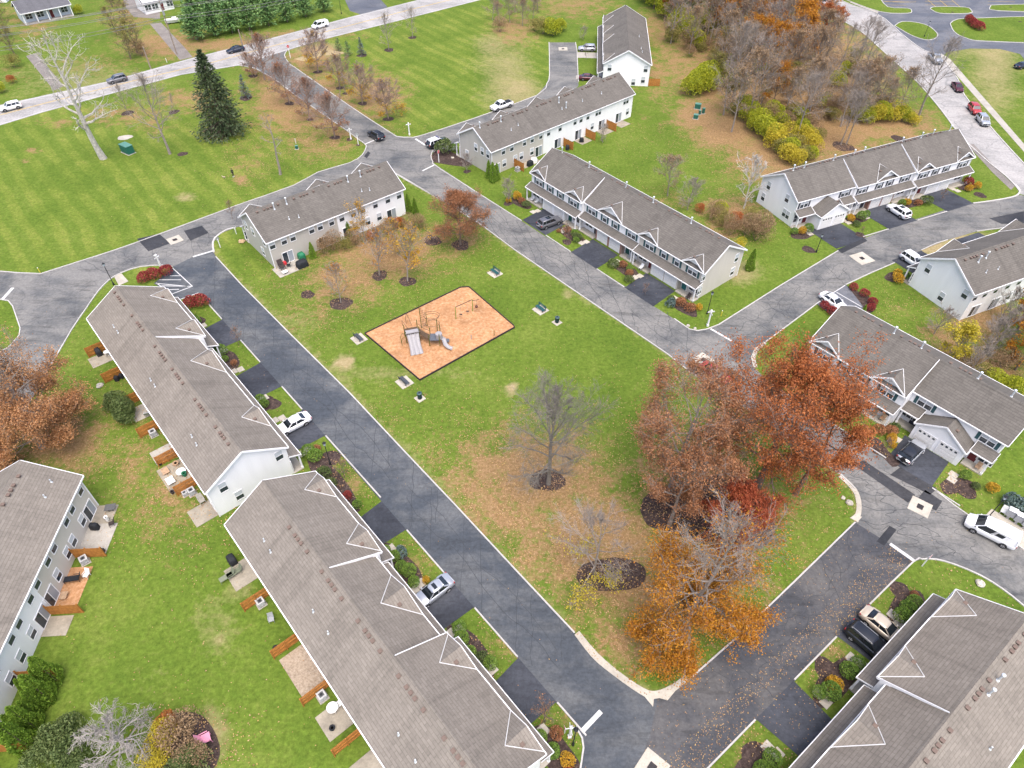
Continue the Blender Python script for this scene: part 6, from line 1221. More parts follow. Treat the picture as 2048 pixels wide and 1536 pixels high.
car('sedan','navy','dark navy sedan on the main road near the access road junction',471,99,az2((500,92),(440,106)), name='car')
car('van','white','white van on the main road behind the bare trees',640,51,az2((680,42),(600,62)), cat='van', name='van')
car('suv','black','black sport utility vehicle at the stop line of the access road',752,271,UA+181, name='car', extra='rack')
car('suv','black','black and white police car turning beside the round shrub',875,286,VA-4,'white','police', cat='police car', name='police_car', s=1.08)
car('pickup','white','white pickup truck on the lane behind the beige-ended row',1003,212,VA+178, cat='pickup', name='pickup_truck')
car('suv','silver','silver car on the pale drive of the far gable row',1174,97,180-3); car('sedan','maroon','dark maroon car on the near drive of the far gable row',1177,155,0-4)
car('suv','grey','grey car with glass roof on the drive of the park-facing row',1099,445,VA-8,None,'sunroof')
car('sedan','white','white sedan on the drive of the left row',586,848,VA+178.5); car('sedan','silver','silver sedan with sunroof on the drive of the foreground row',866,1183,VA+180,None,'sunroof')
car('sedan','gold','pale gold sedan in the drive of the bottom right row',1767,1254,-51.5); car('suv','black','black car beside the pale gold sedan',1737,1285,-51.5,None,'rack')
car('van','white','white delivery van parked by the mailboxes at the right edge',1981,1063,141, cat='van', name='van', s=1.08)
car('suv','silver','silver car with black roof and rear spare wheel before the white garage',1823,904,39.5,'black','spare')
car('sedan','red','red car half hidden under the oak branches by the drain',1431,746,UA)
car('suv','white','white car with black sunroof on the drive of the curved-road row',1797,423,113,None,'sunroof'); car('suv','white','white car nosed into the drive behind the white gable at right',1827,522,-66)
car('sedan','white','white sedan in the bay beside the red shrubs',1667,603,-60); oa = az2((1915,170),(1990,262))
car('sedan','maroon','dark maroon car parked on the outer road',1915,174,oa); car('suv','red','red car parked on the outer road in front of the silver one',1949,219,oa); car('suv','silver','silver car parked last on the outer road nearest the white row',1966,241,oa)
car('pickup','silver','silver pickup on the outer road by the parking lot entrance',1870,118,az2((1850,95),(1895,140)), cat='pickup', name='pickup_truck'); car('sedan','navy','dark blue car cut off by the right edge at the lot',2046,131,20); car('sedan','white','white car at the top edge on the outer road',1645,4,oa+20, name='car')

# ------------------------------------------------------------------ fences, air conditioners, patio things behind the rows
def fence(b, x, y0, y1, label, group):
    w = BL(b, x, y0); t = thing('privacy_fence', label, 'fence', (*w, 0), R(FR[b][1]+90), group); L = y1-y0; k = ('fence', round(L,1))
    if k not in CACHE:
        m = MB(); n = int(L/0.15); rn = random.Random(3)
        for i in range(n): h = 1.80+rn.uniform(-.015,.015); m.box(i*L/n+0.006, (i+1)*L/n-0.006, -0.012+rn.uniform(-.004,.004), 0.012, 0.05, h)
        CACHE[k] = (m.mesh('boards', fence_m), [MB().box(0, L, 0.013, 0.06, z, z+0.09).mesh('rail', fence_m) for z in (0.35, 0.95, 1.55)], MB().box(-0.05, 0.05, 0.0, 0.11, 0, 1.85).mesh('post', fence_m))
    a, rl, p = CACHE[k]; put('boards', a, t)
    for r_ in rl: put('rail', r_, t)
    for q in (0.02, L/2, L-0.02): put('post', p, t, (q, 0.015, 0))
def acunit(w, rz, label, s=1.0):
    t = thing('air_conditioner', label, 'air conditioner', (*w, 0.05), R(rz)); t.scale = (s,s,s)
    if 'ac' not in CACHE:
        g = MB()
        for i in range(9): z = 0.10+i*0.066; g.box(-.385,.385,-.385,.385,z,z+0.035)
        CACHE['ac'] = (MB().box(-.37,.37,-.37,.37,0.02,.74).mesh('core', plain('ac_core', (0.09,0.095,0.10), 0.7)), g.mesh('louvres', plain('ac_case', (0.42,0.43,0.43), 0.5)), MB().box(-.40,.40,-.40,-.24,.70,.76).box(-.40,.40,.24,.40,.70,.76).box(-.40,-.24,-.24,.24,.70,.76).box(.24,.40,-.24,.24,.70,.76).mesh('top', plain('ac_case', (0.42,0.43,0.43), 0.5)), MB().lathe([(.24,.715),(.24,.73),(.06,.75)],12).mesh('fan', iron), MB().box(-.5,.5,-.5,.5,-.05,.018).mesh('pad', conc))
    for nm, me in zip(('core','louvres','top','fan','pad'), CACHE['ac']): put(nm, me, t)
def lump(name, w, rz, label, cat, size, mat, h, legs=True, seed=1):
    "a covered grill or piece of furniture: draped cover with soft folds"
    t = thing(name, label, cat, (*w, 0.06), R(rz)); m = MB(); sx, sy = size; n = 16
    rings = [(1.0,0.02),(0.96,h*.45),(0.92,h*.75),(0.72,h*.95),(0.3,h)]; r_ = random.Random(seed)
    for k, z in rings:
        for i in range(n):
            a = 6.2832*i/n; q = 1/max(abs(math.cos(a)),abs(math.sin(a)))**0.75; f = 1+0.05*math.sin(5*a+seed)*(1-z/h); m.v.append((sx/2*k*math.cos(a)*q*f, sy/2*k*math.sin(a)*q*f, z+r_.uniform(-.02,.02)))
    for i in range(len(rings)-1):
        for j in range(n): j2 = (j+1) % n; m.f.append((i*n+j,i*n+j2,(i+1)*n+j2,(i+1)*n+j))
    m.f.append(tuple(range((len(rings)-1)*n, len(rings)*n))); m.build('cover', mat, t, smooth=True)
    if legs:
        for a, b in ((-1,-1),(1,-1),(1,1),(-1,1)): MB().tube([(a*sx*.36,b*sy*.36,-.01),(a*sx*.36,b*sy*.36,.1)],.03,6).build('wheel', iron, t)
def chair(w, rz, label, mat, cat='chair', s=1.0, z=0.06, lounge=False):
    t = thing('patio_chair', label, cat, (*w, z), R(rz)); t.scale = (s,s,s); L = 0.55 if not lounge else 1.3
    MB().box(-.28,.28,-.28,-.28+L,.38,.43).build('seat', mat, t)
    m = MB(); m.v = [(-.28,-.28,.42),(.28,-.28,.42),(.28,-.52,.95),(-.28,-.52,.95),(-.28,-.24,.42),(.28,-.24,.42),(.28,-.48,.97),(-.28,-.48,.97)]; m.f = [(0,1,2,3),(7,6,5,4),(3,2,6,7),(0,4,5,1),(0,3,7,4),(1,5,6,2)]; m.build('backrest', mat, t)
    for a in (-.25,.25):
        for b in (-.25,-.3+L): MB().tube([(a,b,0),(a,b,.4)],.022,6).build('leg', mat, t)
        MB().bar((a*1.1,-.3,.62),(a*1.1,.2,.62),.05,.03).build('armrest', mat, t)
    return t
def table(w, rz, label, mat, r=0.5, h=0.72, rnd_=True):
    t = thing('patio_table', label, 'table', (*w, 0.06), R(rz))
    (MB().lathe([(r,h-.04),(r,h),(r*.97,h+.012)],16) if rnd_ else MB().box(-r*1.3,r*1.3,-r,r,h-.05,h)).build('top', mat, t)
    for i in range(4): a = 0.785+1.571*i; MB().tube([(r*.75*math.cos(a),r*.75*math.sin(a),0),(r*.6*math.cos(a),r*.6*math.sin(a),h-.04)],.025,6).build('leg', mat, t)
def potplant(w, label, mat, r=0.25, h=0.4):
    t = thing('plant_pot', label, 'pot', (*w, 0.05)); MB().lathe([(r*.7,0),(r,h),(r*1.05,h),(r*1.05,h*.92),(r*.85,h*.9)],12).build('pot', mat, t); MB().lathe([(r*.86,h*.86),(r*.5,h*.9)],10).build('soil', MATS['mulch'], t)
whp = plain('white_plastic', (0.72,0.72,0.70), 0.5, 0.08); blk = plain('black_cover', (0.018,0.02,0.024), 0.75, 0.3); drk = plain('dark_wicker', (0.05,0.038,0.035), 0.8, 0.3); sage = plain('sage_cover', (0.17,0.19,0.13), 0.9, 0.2); pinkm = plain('pink_plastic', (0.72,0.30,0.42), 0.5, 0.1); grn = plain('green_cover', (0.02,0.16,0.08), 0.6, 0.2); redm = plain('red_plastic', (0.55,0.03,0.04), 0.5); woodm = plain('weathered_wood', (0.40,0.27,0.17), 0.85, 0.3)
GF = {'A':'left row','B':'foreground row','D':'cream and white row','F':'beige-ended row','J':'right edge row','G':'far gable row'}
for b, xs, y1, dsc in (('A',[38.8,31.8,25.3,18.5,12.3,6.4],12.8,'counting from the parking bay end'),('B',[31.7,25.1,19.1,13.3,6.6],12.7,'counting from the far end'),('D',[7.4,14.1,20.8,27.4],13.3,'counting from the top'),('F',[35.7,21.7,15.0,8.4],12.8,'counting from the beige end'),('G',[33.0],13.6,'beside its white gable')):
    D_ = {'A':10.6,'B':10.6,'D':10.8,'F':10.8,'G':11.7}[b]
    for i, x in enumerate(xs): fence(b, x, D_-0.25, y1+(0.6 if b != 'A' else 0.1), f"orange cedar privacy fence behind the {GF[b]}, {ORD[i]} {dsc}", f"cedar fences behind the {GF[b]}")
def patio(b, x0, x1, y0, y1, mat=patio_m): slab('patio', b, x0, x1, y0, y1, 0.055, mat)
for a in ((36.0,38.5,10.3,13.2),(12.6,15.2,10.3,13.0,conc),(0.6,3.4,10.3,13.0),(21.6,24.4,10.3,12.4,conc),(7.0,11.8,10.3,13.4)): patio('A', *a)
for a in ((34.4,37.6,10.3,13.0),(14.6,17.4,10.3,13.0),(8.0,11.6,10.3,13.0),(1.8,5.0,10.3,13.2)): patio('B', *a)
slab('gravel_patio','B',19.6,24.6,10.3,13.0,0.04,MATS['bare_earth'])
for a in ((0.4,3.0,10.5,12.9),(3.0,7.0,10.5,13.7,conc),(14.3,16.5,10.5,13.0)): patio('D', *a)
slab('gravel_patio','D',8.6,13.8,10.5,12.9,0.04,MATS['wood_chips'])
patio('E',22.2,27.2,10.5,13.6,conc); patio('F',8.6,11.6,10.5,13); patio('F',15.4,18.4,10.5,13); patio('F',3,6,10.5,13); patio('F',30,34.5,10.5,12.6)
for px, py, lb in ((306,866,'grey air conditioner beside the fourth fence of the left row'),(383,983,'grey air conditioner beside the last fence of the left row'),(521,1205,'grey air conditioner beside the first cedar fence of the foreground row'),(644,1392,'white-cased air conditioner beside the third cedar fence of the foreground row'),(168,1120,'blue-grey air conditioner below the first fence of the cream and white row'),(611,500,'air conditioner beside the grills of the short row'),(1035,338,'air conditioner by the beige rear wall of the police-car row')): acunit(W(px,py,.4), 40, lb)
lump('covered_grill', W(196,703,.5), 131, 'black covered grill on the first patio of the left row', 'grill', (1.5,0.8), blk, 1.1)
table(W(214,706,.5), 0, 'white patio table beside the black covered grill', whp, .4); lump('covered_pot', W(233,757,.4), 0, 'black lidded kettle grill by the second fence of the left row', 'grill', (.6,.6), blk, .8, seed=4); lump('covered_pot', W(242,752,.4), 0, 'second black covered kettle next to the rear wall of the left row', 'grill', (.55,.55), blk, .75, seed=6)
chair(W(293,828,.4), 30, 'grey patio chair against the rear wall of the left row', steel)
for i, (px, py, lb, mt, r_) in enumerate([(320,927,'dark round planter in the cluttered yard of the left row',blk,.35),(352,928,'brown round tub in the cluttered yard of the left row',woodm,.38),(345,985,'small dark pot at the last fence of the left row',drk,.25),(665,1457,'black pot at the corner of the small foreground patio',blk,.28),(552,1297,'dark watering pot beside the second foreground fence',blk,.28)]): potplant(W(px,py,.2), lb, mt, r_)
table(W(362,943,.5), 0, 'white round basin table in the cluttered yard of the left row', whp, .6, .5); potplant(W(369,949,.3), 'green garden bin in the cluttered yard of the left row', grn, .3, .6)
table(W(341,962,.3), 131, 'long white folding table lying in the cluttered yard of the left row', whp, .45, .4, False); table(W(331,943,.2), 131, 'weathered timber planter frame in the cluttered yard of the left row', woodm, .4, .3, False); acunit(W(369,986,.4), 40, 'small white air conditioner unit left of the grey one at the last fence', .7)
chair(W(404,1002,.4), 221, 'grey wooden bench on the last patio of the left row', plain('grey_wood', (0.33,0.31,0.27), 0.85, .2), 'bench', 1.2)
lump('covered_grill', W(463,1119,.5), 131, 'black covered grill at the top patio of the foreground row', 'grill', (1.3,0.9), blk, 1.0, seed=2); chair(W(460,1150,.4), 131, 'left sage-green covered lounge chair on the foreground patio', sage, 'lounge chair', 1.15, lounge=True); chair(W(475,1142,.4), 131, 'right sage-green covered lounge chair on the foreground patio', sage, 'lounge chair', 1.15, lounge=True)
chair(W(543,1240,.3), 200, 'folded grey chair lying in the earthy yard of the foreground row', steel); table(W(665,1416,.6), 0, 'round white patio table behind the foreground row', whp, .55); chair(W(677,1408,.4), 40, 'white patio chair beside the round white table', whp)
lump('covered_grill', W(188,1053,.5), 0, 'dark grill with side shelves by the cream rear wall', 'grill', (1.0,.6), blk, 1.0, seed=3); table(W(221,1016,.4), 10, 'square grey fire table on the top patio of the cream row', plain('slate', (0.10,0.10,0.10), .7), .45, .55, False); lump('storage_box', W(202,1102,.3), 0, 'dark square storage box at the first fence of the cream row', 'box', (.7,.6), drk, .6, False)
chair(W(223,1048,.3), 120, 'dark lounge chair at the patio edge of the cream row', drk); potplant(W(213,1037,.5), 'tall white planter on the cream row patio', whp, .22, .8); chair(W(154,1158,.3), 100, 'black chaise longue on the orange gravel patio', blk, 'lounge chair', 1.2, lounge=True); chair(W(174,1152,.2), 170, 'light folding chair on the orange gravel patio', whp); table(W(128,1192,.3), -86, 'low tan bench on the orange gravel patio by the sliding door', woodm, .35, .4, False)
lump('covered_grill', W(604,527,.6), 220, 'large black covered grill on the patio of the short row', 'grill', (2.0,1.3), blk, 1.2, seed=5); lump('covered_bin', W(603,512,.6), 220, 'green covered bin behind the large black grill', 'bin', (1.2,1.2), grn, 1.2, seed=6); lump('toy_car', W(568,526,.4), 220, 'red covered toy on the patio of the short row', 'toy', (.9,.6), redm, .6, seed=7)
chair(W(565,536,.3), 220, 'dark wicker sofa on the patio of the short row', drk, 'sofa', 1.6); table(W(570,545,.2), 220, 'low white slatted table at the patio edge of the short row', whp, .35, .35, False); chair(W(577,531,.3), 100, 'dark chair in the middle of the short row patio', blk)
lump('covered_grill', W(1060,326,.6), 220, 'black grill behind the beige-ended row', 'grill', (1.4,.8), blk, 1.1, seed=8); lump('covered_table', W(1068,320,.5), 0, 'white covered table next to the black grill of the beige-ended row', 'table', (1.4,1.2), whp, .9, seed=9); lump('covered_grill', W(1163,280,.5), 0, 'black grill by the second sliding door of the white wall', 'grill', (1.0,.6), blk, 1.0, seed=10); lump('covered_bin', W(1135,295,.5), 0, 'dark bin behind the park-facing roof corner', 'bin', (.8,.8), blk, 1.0, seed=11)
chair(W(413,1478,.4), -60, 'pink plastic chair at the edge of the lower left thicket', pinkm, 'chair', 1.5)
# ------------------------------------------------------------------ park: benches, bins, playground
def bench(px, py, rz, label, mat):
    x, y = W(px, py); t = thing('park_bench', label, 'bench', (x, y, 0), R(rz))
    MB().box(-1.0,1.0,-.95,.95,0,.06).build('pad', conc_pale, t)
    for i in range(4): MB().box(-.9,.9,-.30+i*.15,-.18+i*.15,.43,.47).build('seat_slat', mat, t)
    for i in range(3): MB().box(-.9,.9,.33+i*.04,.36+i*.04,.55+i*.14,.66+i*.14).build('back_slat', mat, t)
    for s in (-.75,.75): MB().bar((s,-.28,.06),(s,-.26,.45),.06,.06).bar((s,.28,.06),(s,.45,.97),.06,.06).bar((s,-.3,.43),(s,.33,.43),.06,.05).build('leg', iron, t)
bm = plain('bench_grey', (0.06,0.07,0.085), .6, .15); bg = plain('bench_green', (0.02,0.085,0.09), .5, .15)
bench(718,678,131,'dark bench on a concrete pad at the left corner of the playground',bm); bench(809,765,131,'dark bench on a concrete pad below the playground, near the bin',bm); bench(990,547,-50,'green bench on a pad above the playground, nearest the park-facing row',bg); bench(1081,620,-50,'green bench on a pad right of the playground beside a bin',bg)
def bin_(px, py, label):
    x, y = W(px, py); t = thing('litter_bin', label, 'litter bin', (x, y, 0), R(41)); MB().box(-.6,.6,-.6,.6,0,.06).build('pad', conc_pale, t)
    MB().lathe([(.30,.06),(.34,.95),(.34,1.0)],14).build('drum', plain('bin_green', (0.012,0.035,0.035), .5), t); MB().lathe([(.36,1.0),(.36,1.06),(.18,1.14),(.16,1.10)],14).build('lid', plain('bin_lid', (0.05,0.09,0.095), .4), t); MB().lathe([(.15,1.12),(.05,1.125)],12).build('opening', iron, t)
bin_(840,797,'dark green litter bin on a small pad below the playground'); bin_(1114,645,'dark green litter bin on a small pad right of the playground')
t = thing('playground_border', 'dark timber border around the wood chip playground', 'border', (0,0,0))
tm = plain('border_timber', (0.035,0.025,0.028), .8, .3)
for a, b in zip(pg, pg[1:]+pg[:1]):
    L = math.hypot(b[0]-a[0], b[1]-a[1]); n = max(1, round(L/1.3))
    for i in range(n):
        p = [(a[0]+(b[0]-a[0])*k, a[1]+(b[1]-a[1])*k) for k in ((i+.01)/n, (i+.99)/n)]; MB().bar((*p[0],.13),(*p[1],.13),.11,.28).build('timber', tm, t)
olive = plain('post_olive', (0.10,0.11,0.02), .5, .2); grey_p = plain('slide_grey', (0.30,0.29,0.295), .45, .1); pipe_b = plain('pipe_brown', (0.10,0.065,0.04), .5, .2)
zz = lambda x, y: (700+x/5.689, 560+y/5.689)
t = thing('play_structure', 'playground climbing structure with grey slides, bridge and nets', 'play structure', (0,0,0))
S1 = W(*zz(712,620), 1.6); S2 = W(*zz(765,850), 0.15); d = Vector((S2[0]-S1[0], S2[1]-S1[1])); ln = d.length; d /= ln; nrm = Vector((-d.y, d.x))
def sp(u, v, z): return (S1[0]+d.x*u+nrm.x*v, S1[1]+d.y*u+nrm.y*v, z)
hgt_ = lambda u: 1.55*(1-min(1,u/ln))**1.15+0.16+0.05*math.sin(u*3)
m = MB(); N_ = 10; cols = [-.95,-.85,-.38,-.32,-.26,.26,.32,.38,.85,.95]; hh = [.22,0,0,.16,0,0,.16,0,0,.22]
for i in range(N_+1):
    u = ln*i/N_; w_ = 1-0.12*math.sin(math.pi*i/N_)
    for c_, h_ in zip(cols, hh): m.v.append(sp(u, c_*w_, hgt_(u)+h_))
for i in range(N_):
    for j in range(9): m.f.append((i*10+j, i*10+j+1, (i+1)*10+j+1, (i+1)*10+j))
m.build('triple_slide', grey_p, t, smooth=True)
MB().vprism([sp(u, v, 0)[:2] for u, v in ((.15,-1.0),(.15,1.0),(-.55,1.0),(-.55,-1.0))], 1.95, 2.12).build('slide_hood', grey_p, t)
MB().vprism([sp(u, v, 0)[:2] for u, v in ((0,-1.0),(0,1.0),(-1.6,1.0),(-1.6,-1.0))], 1.52, 1.62).build('platform', pipe_b, t)
for u, v in ((0,-1.0),(0,1.0),(-1.6,1.0),(-1.6,-1.0)): q = sp(u,v,0); MB().tube([(q[0],q[1],.05),(q[0],q[1],2.9 if v > 0 else 2.4)],.06,8).build('post', olive, t)
Q = W(*zz(965,650), 1.2); MB().vprism([(Q[0]+a, Q[1]+b) for a, b in ((-.75,-.75),(.75,-.75),(.75,.75),(-.75,.75))], 1.15, 1.25).build('platform', plain('platform_slate', (0.10,0.11,0.13), .6), t)
for a, b, h_ in ((-.75,-.75,2.2),(.75,-.75,2.4),(.75,.75,2.9),(-.75,.75,2.4)): MB().tube([(Q[0]+a,Q[1]+b,.05),(Q[0]+a,Q[1]+b,h_)],.06,8).build('post', olive, t)
B1 = sp(-.8,1.0,1.5); br = MB()
for i in range(9): k = (i+.5)/9; x_ = B1[0]+(Q[0]-.75-B1[0])*k; y_ = B1[1]+(Q[1]-B1[1])*k; z_ = 1.5+(1.2-1.5)*k-.15*math.sin(math.pi*k); MB().box(x_-.14,x_+.14,y_-.5,y_+.5,z_,z_+.06).build('bridge_plank', pipe_b, t)
for s in (-.5,.5): MB().tube([(B1[0],B1[1]+s,2.3),((B1[0]+Q[0]-.75)/2,(B1[1]+Q[1])/2+s,1.95),(Q[0]-.75,Q[1]+s,2.05)],.03,6).build('handrail', pipe_b, t)
C2 = W(*zz(1150,790), .15); cs = [(Q[0]+.75,Q[1]-.2,1.25),(Q[0]+1.35,Q[1]-.5,1.1),((Q[0]+.9+C2[0])/2-.05,(Q[1]+C2[1])/2-.35,.62),(C2[0]-.35,C2[1]+.15,.28),(C2[0]+.15,C2[1],.2)]
m = MB()
for i, p in enumerate(cs):
    a, b = cs[max(i-1,0)], cs[min(i+1,4)]; tx, ty = b[0]-a[0], b[1]-a[1]; l_ = math.hypot(tx,ty); nx_, ny_ = -ty/l_, tx/l_
    for w_, h_ in ((-.34,.2),(-.24,0),(.24,0),(.34,.2)): m.v.append((p[0]+nx_*w_, p[1]+ny_*w_, p[2]+h_))
for i in range(4):
    for j in range(3): m.f.append((i*4+j, i*4+j+1, (i+1)*4+j+1, (i+1)*4+j))
m.build('curved_slide', grey_p, t, smooth=True); MB().tube([(cs[0][0]-.1,cs[0][1],1.3),(cs[0][0]-.1,cs[0][1],2.1)],.5,12).build('slide_hood', grey_p, t)
sx_ = W(*zz(1095,690), .5); MB().vprism([(sx_[0]-.45,sx_[1]-.35),(sx_[0]+.45,sx_[1]-.35),(sx_[0]+.45,sx_[1]+.35),(sx_[0]-.45,sx_[1]+.35)], .5, .6).build('step', plain('platform_slate', (0.10,0.11,0.13), .6), t)
P1 = W(*zz(815,550)); P2 = W(*zz(880,530)); P3 = W(*zz(1000,620))
for p, h_ in ((P1,4.6),(P2,2.6),(P3,3.0)): MB().tube([(*p,.05),(*p,h_)],.06,8).build('post', olive, t)
for i in range(5): k = i/4; MB().tube([(P1[0]+(P2[0]-P1[0])*k,P1[1]+(P2[1]-P1[1])*k,.3),(P1[0]+(P2[0]-P1[0])*k,P1[1]+(P2[1]-P1[1])*k,4.4-1.9*k)],.02,5).build('net_rope', pipe_b, t)
for i in range(9): k = .4+i*.42; e = min(1,(4.4-k)/1.9); MB().tube([(*P1,k),(P1[0]+(P2[0]-P1[0])*e,P1[1]+(P2[1]-P1[1])*e,k)],.02,5).build('net_rope', pipe_b, t)
for hz, rr in ((2.6,1.0),(2.3,.85),(1.0,.9)):
    c_ = ((P2[0]+P3[0])/2,(P2[1]+P3[1])/2+.5); MB().tube([(c_[0]+rr*1.25*math.cos(6.2832*i/16), c_[1]+rr*.9*math.sin(6.2832*i/16), hz) for i in range(17)],.03,5,False).build('hoop', pipe_b, t)
L1 = W(*zz(640,500)); L2 = sp(-1.6,.2,0); MB().tube([(*L1,.05),(L1[0],L1[1],1.2),(L1[0]+.3,L1[1]-.2,2.3),((L1[0]+L2[0])/2,(L1[1]+L2[1])/2,2.7),(L2[0],L2[1],2.0)],.035,6).build('arch_climber', pipe_b, t); MB().tube([(L1[0]-.5,L1[1]-.5,.05),(L1[0]-.5,L1[1]-.5,1.1),(L2[0]-.6,L2[1]-.3,1.7)],.035,6).build('arch_climber', pipe_b, t)
q = sp(.3,-1.7,0); MB().tube([sp(.1,-1.0,1.5),sp(.2,-1.5,1.5),sp(.3,-1.75,.9),sp(.35,-1.75,.05)],.03,6).build('side_ladder', olive, t); MB().tube([sp(-.7,-1.0,1.5),sp(-.7,-1.5,1.5),sp(-.7,-1.75,.9),sp(-.7,-1.75,.05)],.03,6).build('side_ladder', olive, t)
for i in range(4): MB().tube([sp(.3,-1.75,.3+i*.35),sp(-.7,-1.75,.3+i*.35)],.025,5).build('rung', olive, t)
t = thing('swing', 'green-posted swing frame on the wood chips with one hanging ball', 'swing', (0,0,0)); A1 = W(*zz(1207,450)); A2 = W(*zz(1397,362)); A3 = W(*zz(1467,222), 2.3)
for p in (A1, A2): MB().tube([(*p,.05),(*p,2.45)],.06,8).build('post', plain('post_lime', (0.16,0.24,0.03), .5), t)
MB().tube([(*A1,2.42),(*A2,2.42)],.045,8).build('beam', iron, t); MB().tube([(*A2,2.2),(*A3,2.3)],.04,8).build('beam', iron, t)
bl = ((A2[0]+A3[0])/2+.1,(A2[1]+A3[1])/2-.1); MB().tube([(*bl,2.25),(*bl,1.25)],.02,5).build('chain', iron, t); MB().lathe([(.05,.85),(.2,.92),(.24,1.05),(.2,1.18),(.05,1.25)],12,bl).build('ball', plain('ball_brown', (0.10,0.04,0.03), .6), t)
for k in (.3,.7): b_ = (A1[0]+(A2[0]-A1[0])*k, A1[1]+(A2[1]-A1[1])*k); MB().tube([(*b_,2.4),(*b_,.6)],.012,4).build('chain', steel, t); MB().box(b_[0]-.22,b_[0]+.22,b_[1]-.1,b_[1]+.1,.55,.6).build('seat', iron, t)
for i, (x_, y_) in enumerate(((1640,640),(1382,680))): p = W(*zz(x_,y_)); tag(MB().tube([(*p,.05),(*p,1.1 if i == 0 else .9)],.05,8).lathe([(.07,1.1 if i == 0 else .9),(.02,1.16 if i == 0 else .96)],8,p).build('play_post', olive if i == 0 else grey_p), ('dark play post near the right edge of the wood chips','pale short play post in the middle right of the wood chips')[i], 'post')
# ------------------------------------------------------------------ signs, lamps, posts
def textmesh(s, size, mat):
    c = bpy.data.curves.new('txt', 'FONT'); c.body = s; c.size = size; c.align_x = 'CENTER'; c.align_y = 'CENTER'; c.extrude = 0.004
    o = bpy.data.objects.new('txt', c); C.objects.link(o); bpy.context.view_layer.update(); me = bpy.data.meshes.new_from_object(o.evaluated_get(bpy.context.evaluated_depsgraph_get())); bpy.data.objects.remove(o); me.materials.clear(); me.materials.append(mat); return me
STOPTXT = textmesh('STOP', 0.26, trim); redsign = plain('sign_red', (0.50,0.02,0.025), .4, .05)
def octa(r, y0, y1):
    m = MB(); n = 8; m.v = [(r*math.cos(R(22.5+45*i)), y0, r*math.sin(R(22.5+45*i))) for i in range(n)]+[(r*math.cos(R(22.5+45*i)), y1, r*math.sin(R(22.5+45*i))) for i in range(n)]
    m.f = [tuple(range(n)), tuple(range(2*n-1,n-1,-1))]+[(i,n+i,n+(i+1) % n,(i+1) % n) for i in range(n)]; return m
def stop_sign(px, py, rz, label, h=2.1, s=1.0):
    x, y = W(px, py); t = thing('stop_sign', label, 'stop sign', (x, y, 0), R(rz)); t.scale = (s,s,s)
    MB().box(-.06,.06,-.06,.06,0,h).build('post', trim, t); p = octa(.40,-.075,-.065).build('border', trim, t, (0,0,h+.05)); octa(.36,-.085,-.076).build('face', redsign, p); o = put('lettering', STOPTXT, p, (0,-.088,0)); o.rotation_euler = (R(90),0,0)
    octa(.40,-.062,-.058).build('back', steel, t, (0,0,h+.05))
def name_post(px, py, rz, label, h=2.6, lantern=False):
    x, y = W(px, py); t = thing('street_name_post', label, 'signpost', (x, y, 0), R(rz)); MB().box(-.10,.10,-.10,.10,0,h).box(-.16,.16,-.16,.16,0,.35).box(-.14,.14,-.14,.14,h,h+.06).build('post', whp, t)
    MB().box(-.55,.55,-.02,.02,h-.30,h-.12).build('name_board', whp, t); MB().box(-.02,.02,-.55,.55,h-.52,h-.34).build('name_board', whp, t); MB().lathe([(.10,h+.06),(.13,h+.12),(.03,h+.24)],8).build('finial', whp, t)
stop_sign(878,325,55,'stop sign on a white post beside the police car and round shrub',2.3); stop_sign(1844,1132,38,'stop sign on a white post at the bottom right crossing',1.9); stop_sign(441,495,-140,'stop sign on a white post at the left corner of the short row',1.9,.9); stop_sign(581,116,5,'red stop sign on a white post at the main road junction',2.9); stop_sign(717,290,185,'white-backed stop sign on the left of the access road',2.2); stop_sign(473,468,150,'red sign at the far left gable of the short row',1.7,.8); stop_sign(1129,1466,-70,'red stop sign in the yard by the foreground stop line',1.9,.7)
name_post(819,270,20,'white street-name post on the upper lawn by the crossing'); name_post(702,279,20,'white post left of the access road next to a mulch ring',2.4); name_post(1415,652,10,'white street-name post at the right end of the park-facing row',3.0); name_post(323,536,-20,'white post at the top of the striped parking bay',2.6); name_post(1139,1474,10,'white street-name post by the foreground stop line',2.6)
for px, py, lb in ((81,546,'yellow marker post at the kerb of the left lawn'),(1442,632,'yellow marker post near the white street-name post'),(1549,692,'yellow fire hydrant marker at the corner below the side road'),(592,287,'white marker post above the small green box'),(334,125,'white marker at the roadside by the utility pole')):
    x, y = W(px, py); t = thing('marker_post', lb, 'post', (x, y, 0)); ym = plain('marker_yellow', (0.62,0.50,0.05), .5); MB().tube([(0,0,0),(0,0,1.0)],.06,8).build('shaft', ym if 'yellow' in lb else whp, t); MB().lathe([(.07,1.0),(.07,1.08),(.02,1.12)],8).build('cap', whp, t)
def lamp(px, py, label, h=4.2):
    x, y = W(px, py); t = thing('lamp_post', label, 'lamp post', (x, y, 0)); MB().lathe([(.14,0),(.12,.5),(.06,.6),(.05,h-.5),(.07,h-.45)],10).build('pole', iron, t)
    m = MB().lathe([(.12,h-.42),(.20,h-.05),(.20,h-.02)],8); m.build('lantern', plain('lamp_glass', (0.45,0.50,0.55), .2), t); MB().lathe([(.24,h-.02),(.10,h+.14),(.03,h+.22)],8).build('cap', iron, t)
lamp(228,570,'black lamp post at the top corner of the left row'); lamp(661,929,'black lamp post in the yard at the near end of the left row'); lamp(1975,1036,'dark lamp post by the white delivery van'); lamp(1414,628,'lamp post on the lawn at the right end of the park-facing row'); lamp(1146,1490,'black lamp post in the yard by the foreground stop line'); lamp(1848,74,'lamp post on the leaf-shaped island of the parking lot',4.0); lamp(1632,505,'slim lamp post before the first drive of the curved-road row',3.6); lamp(683,28,'light pole on the verge at the top beyond the main road',5)
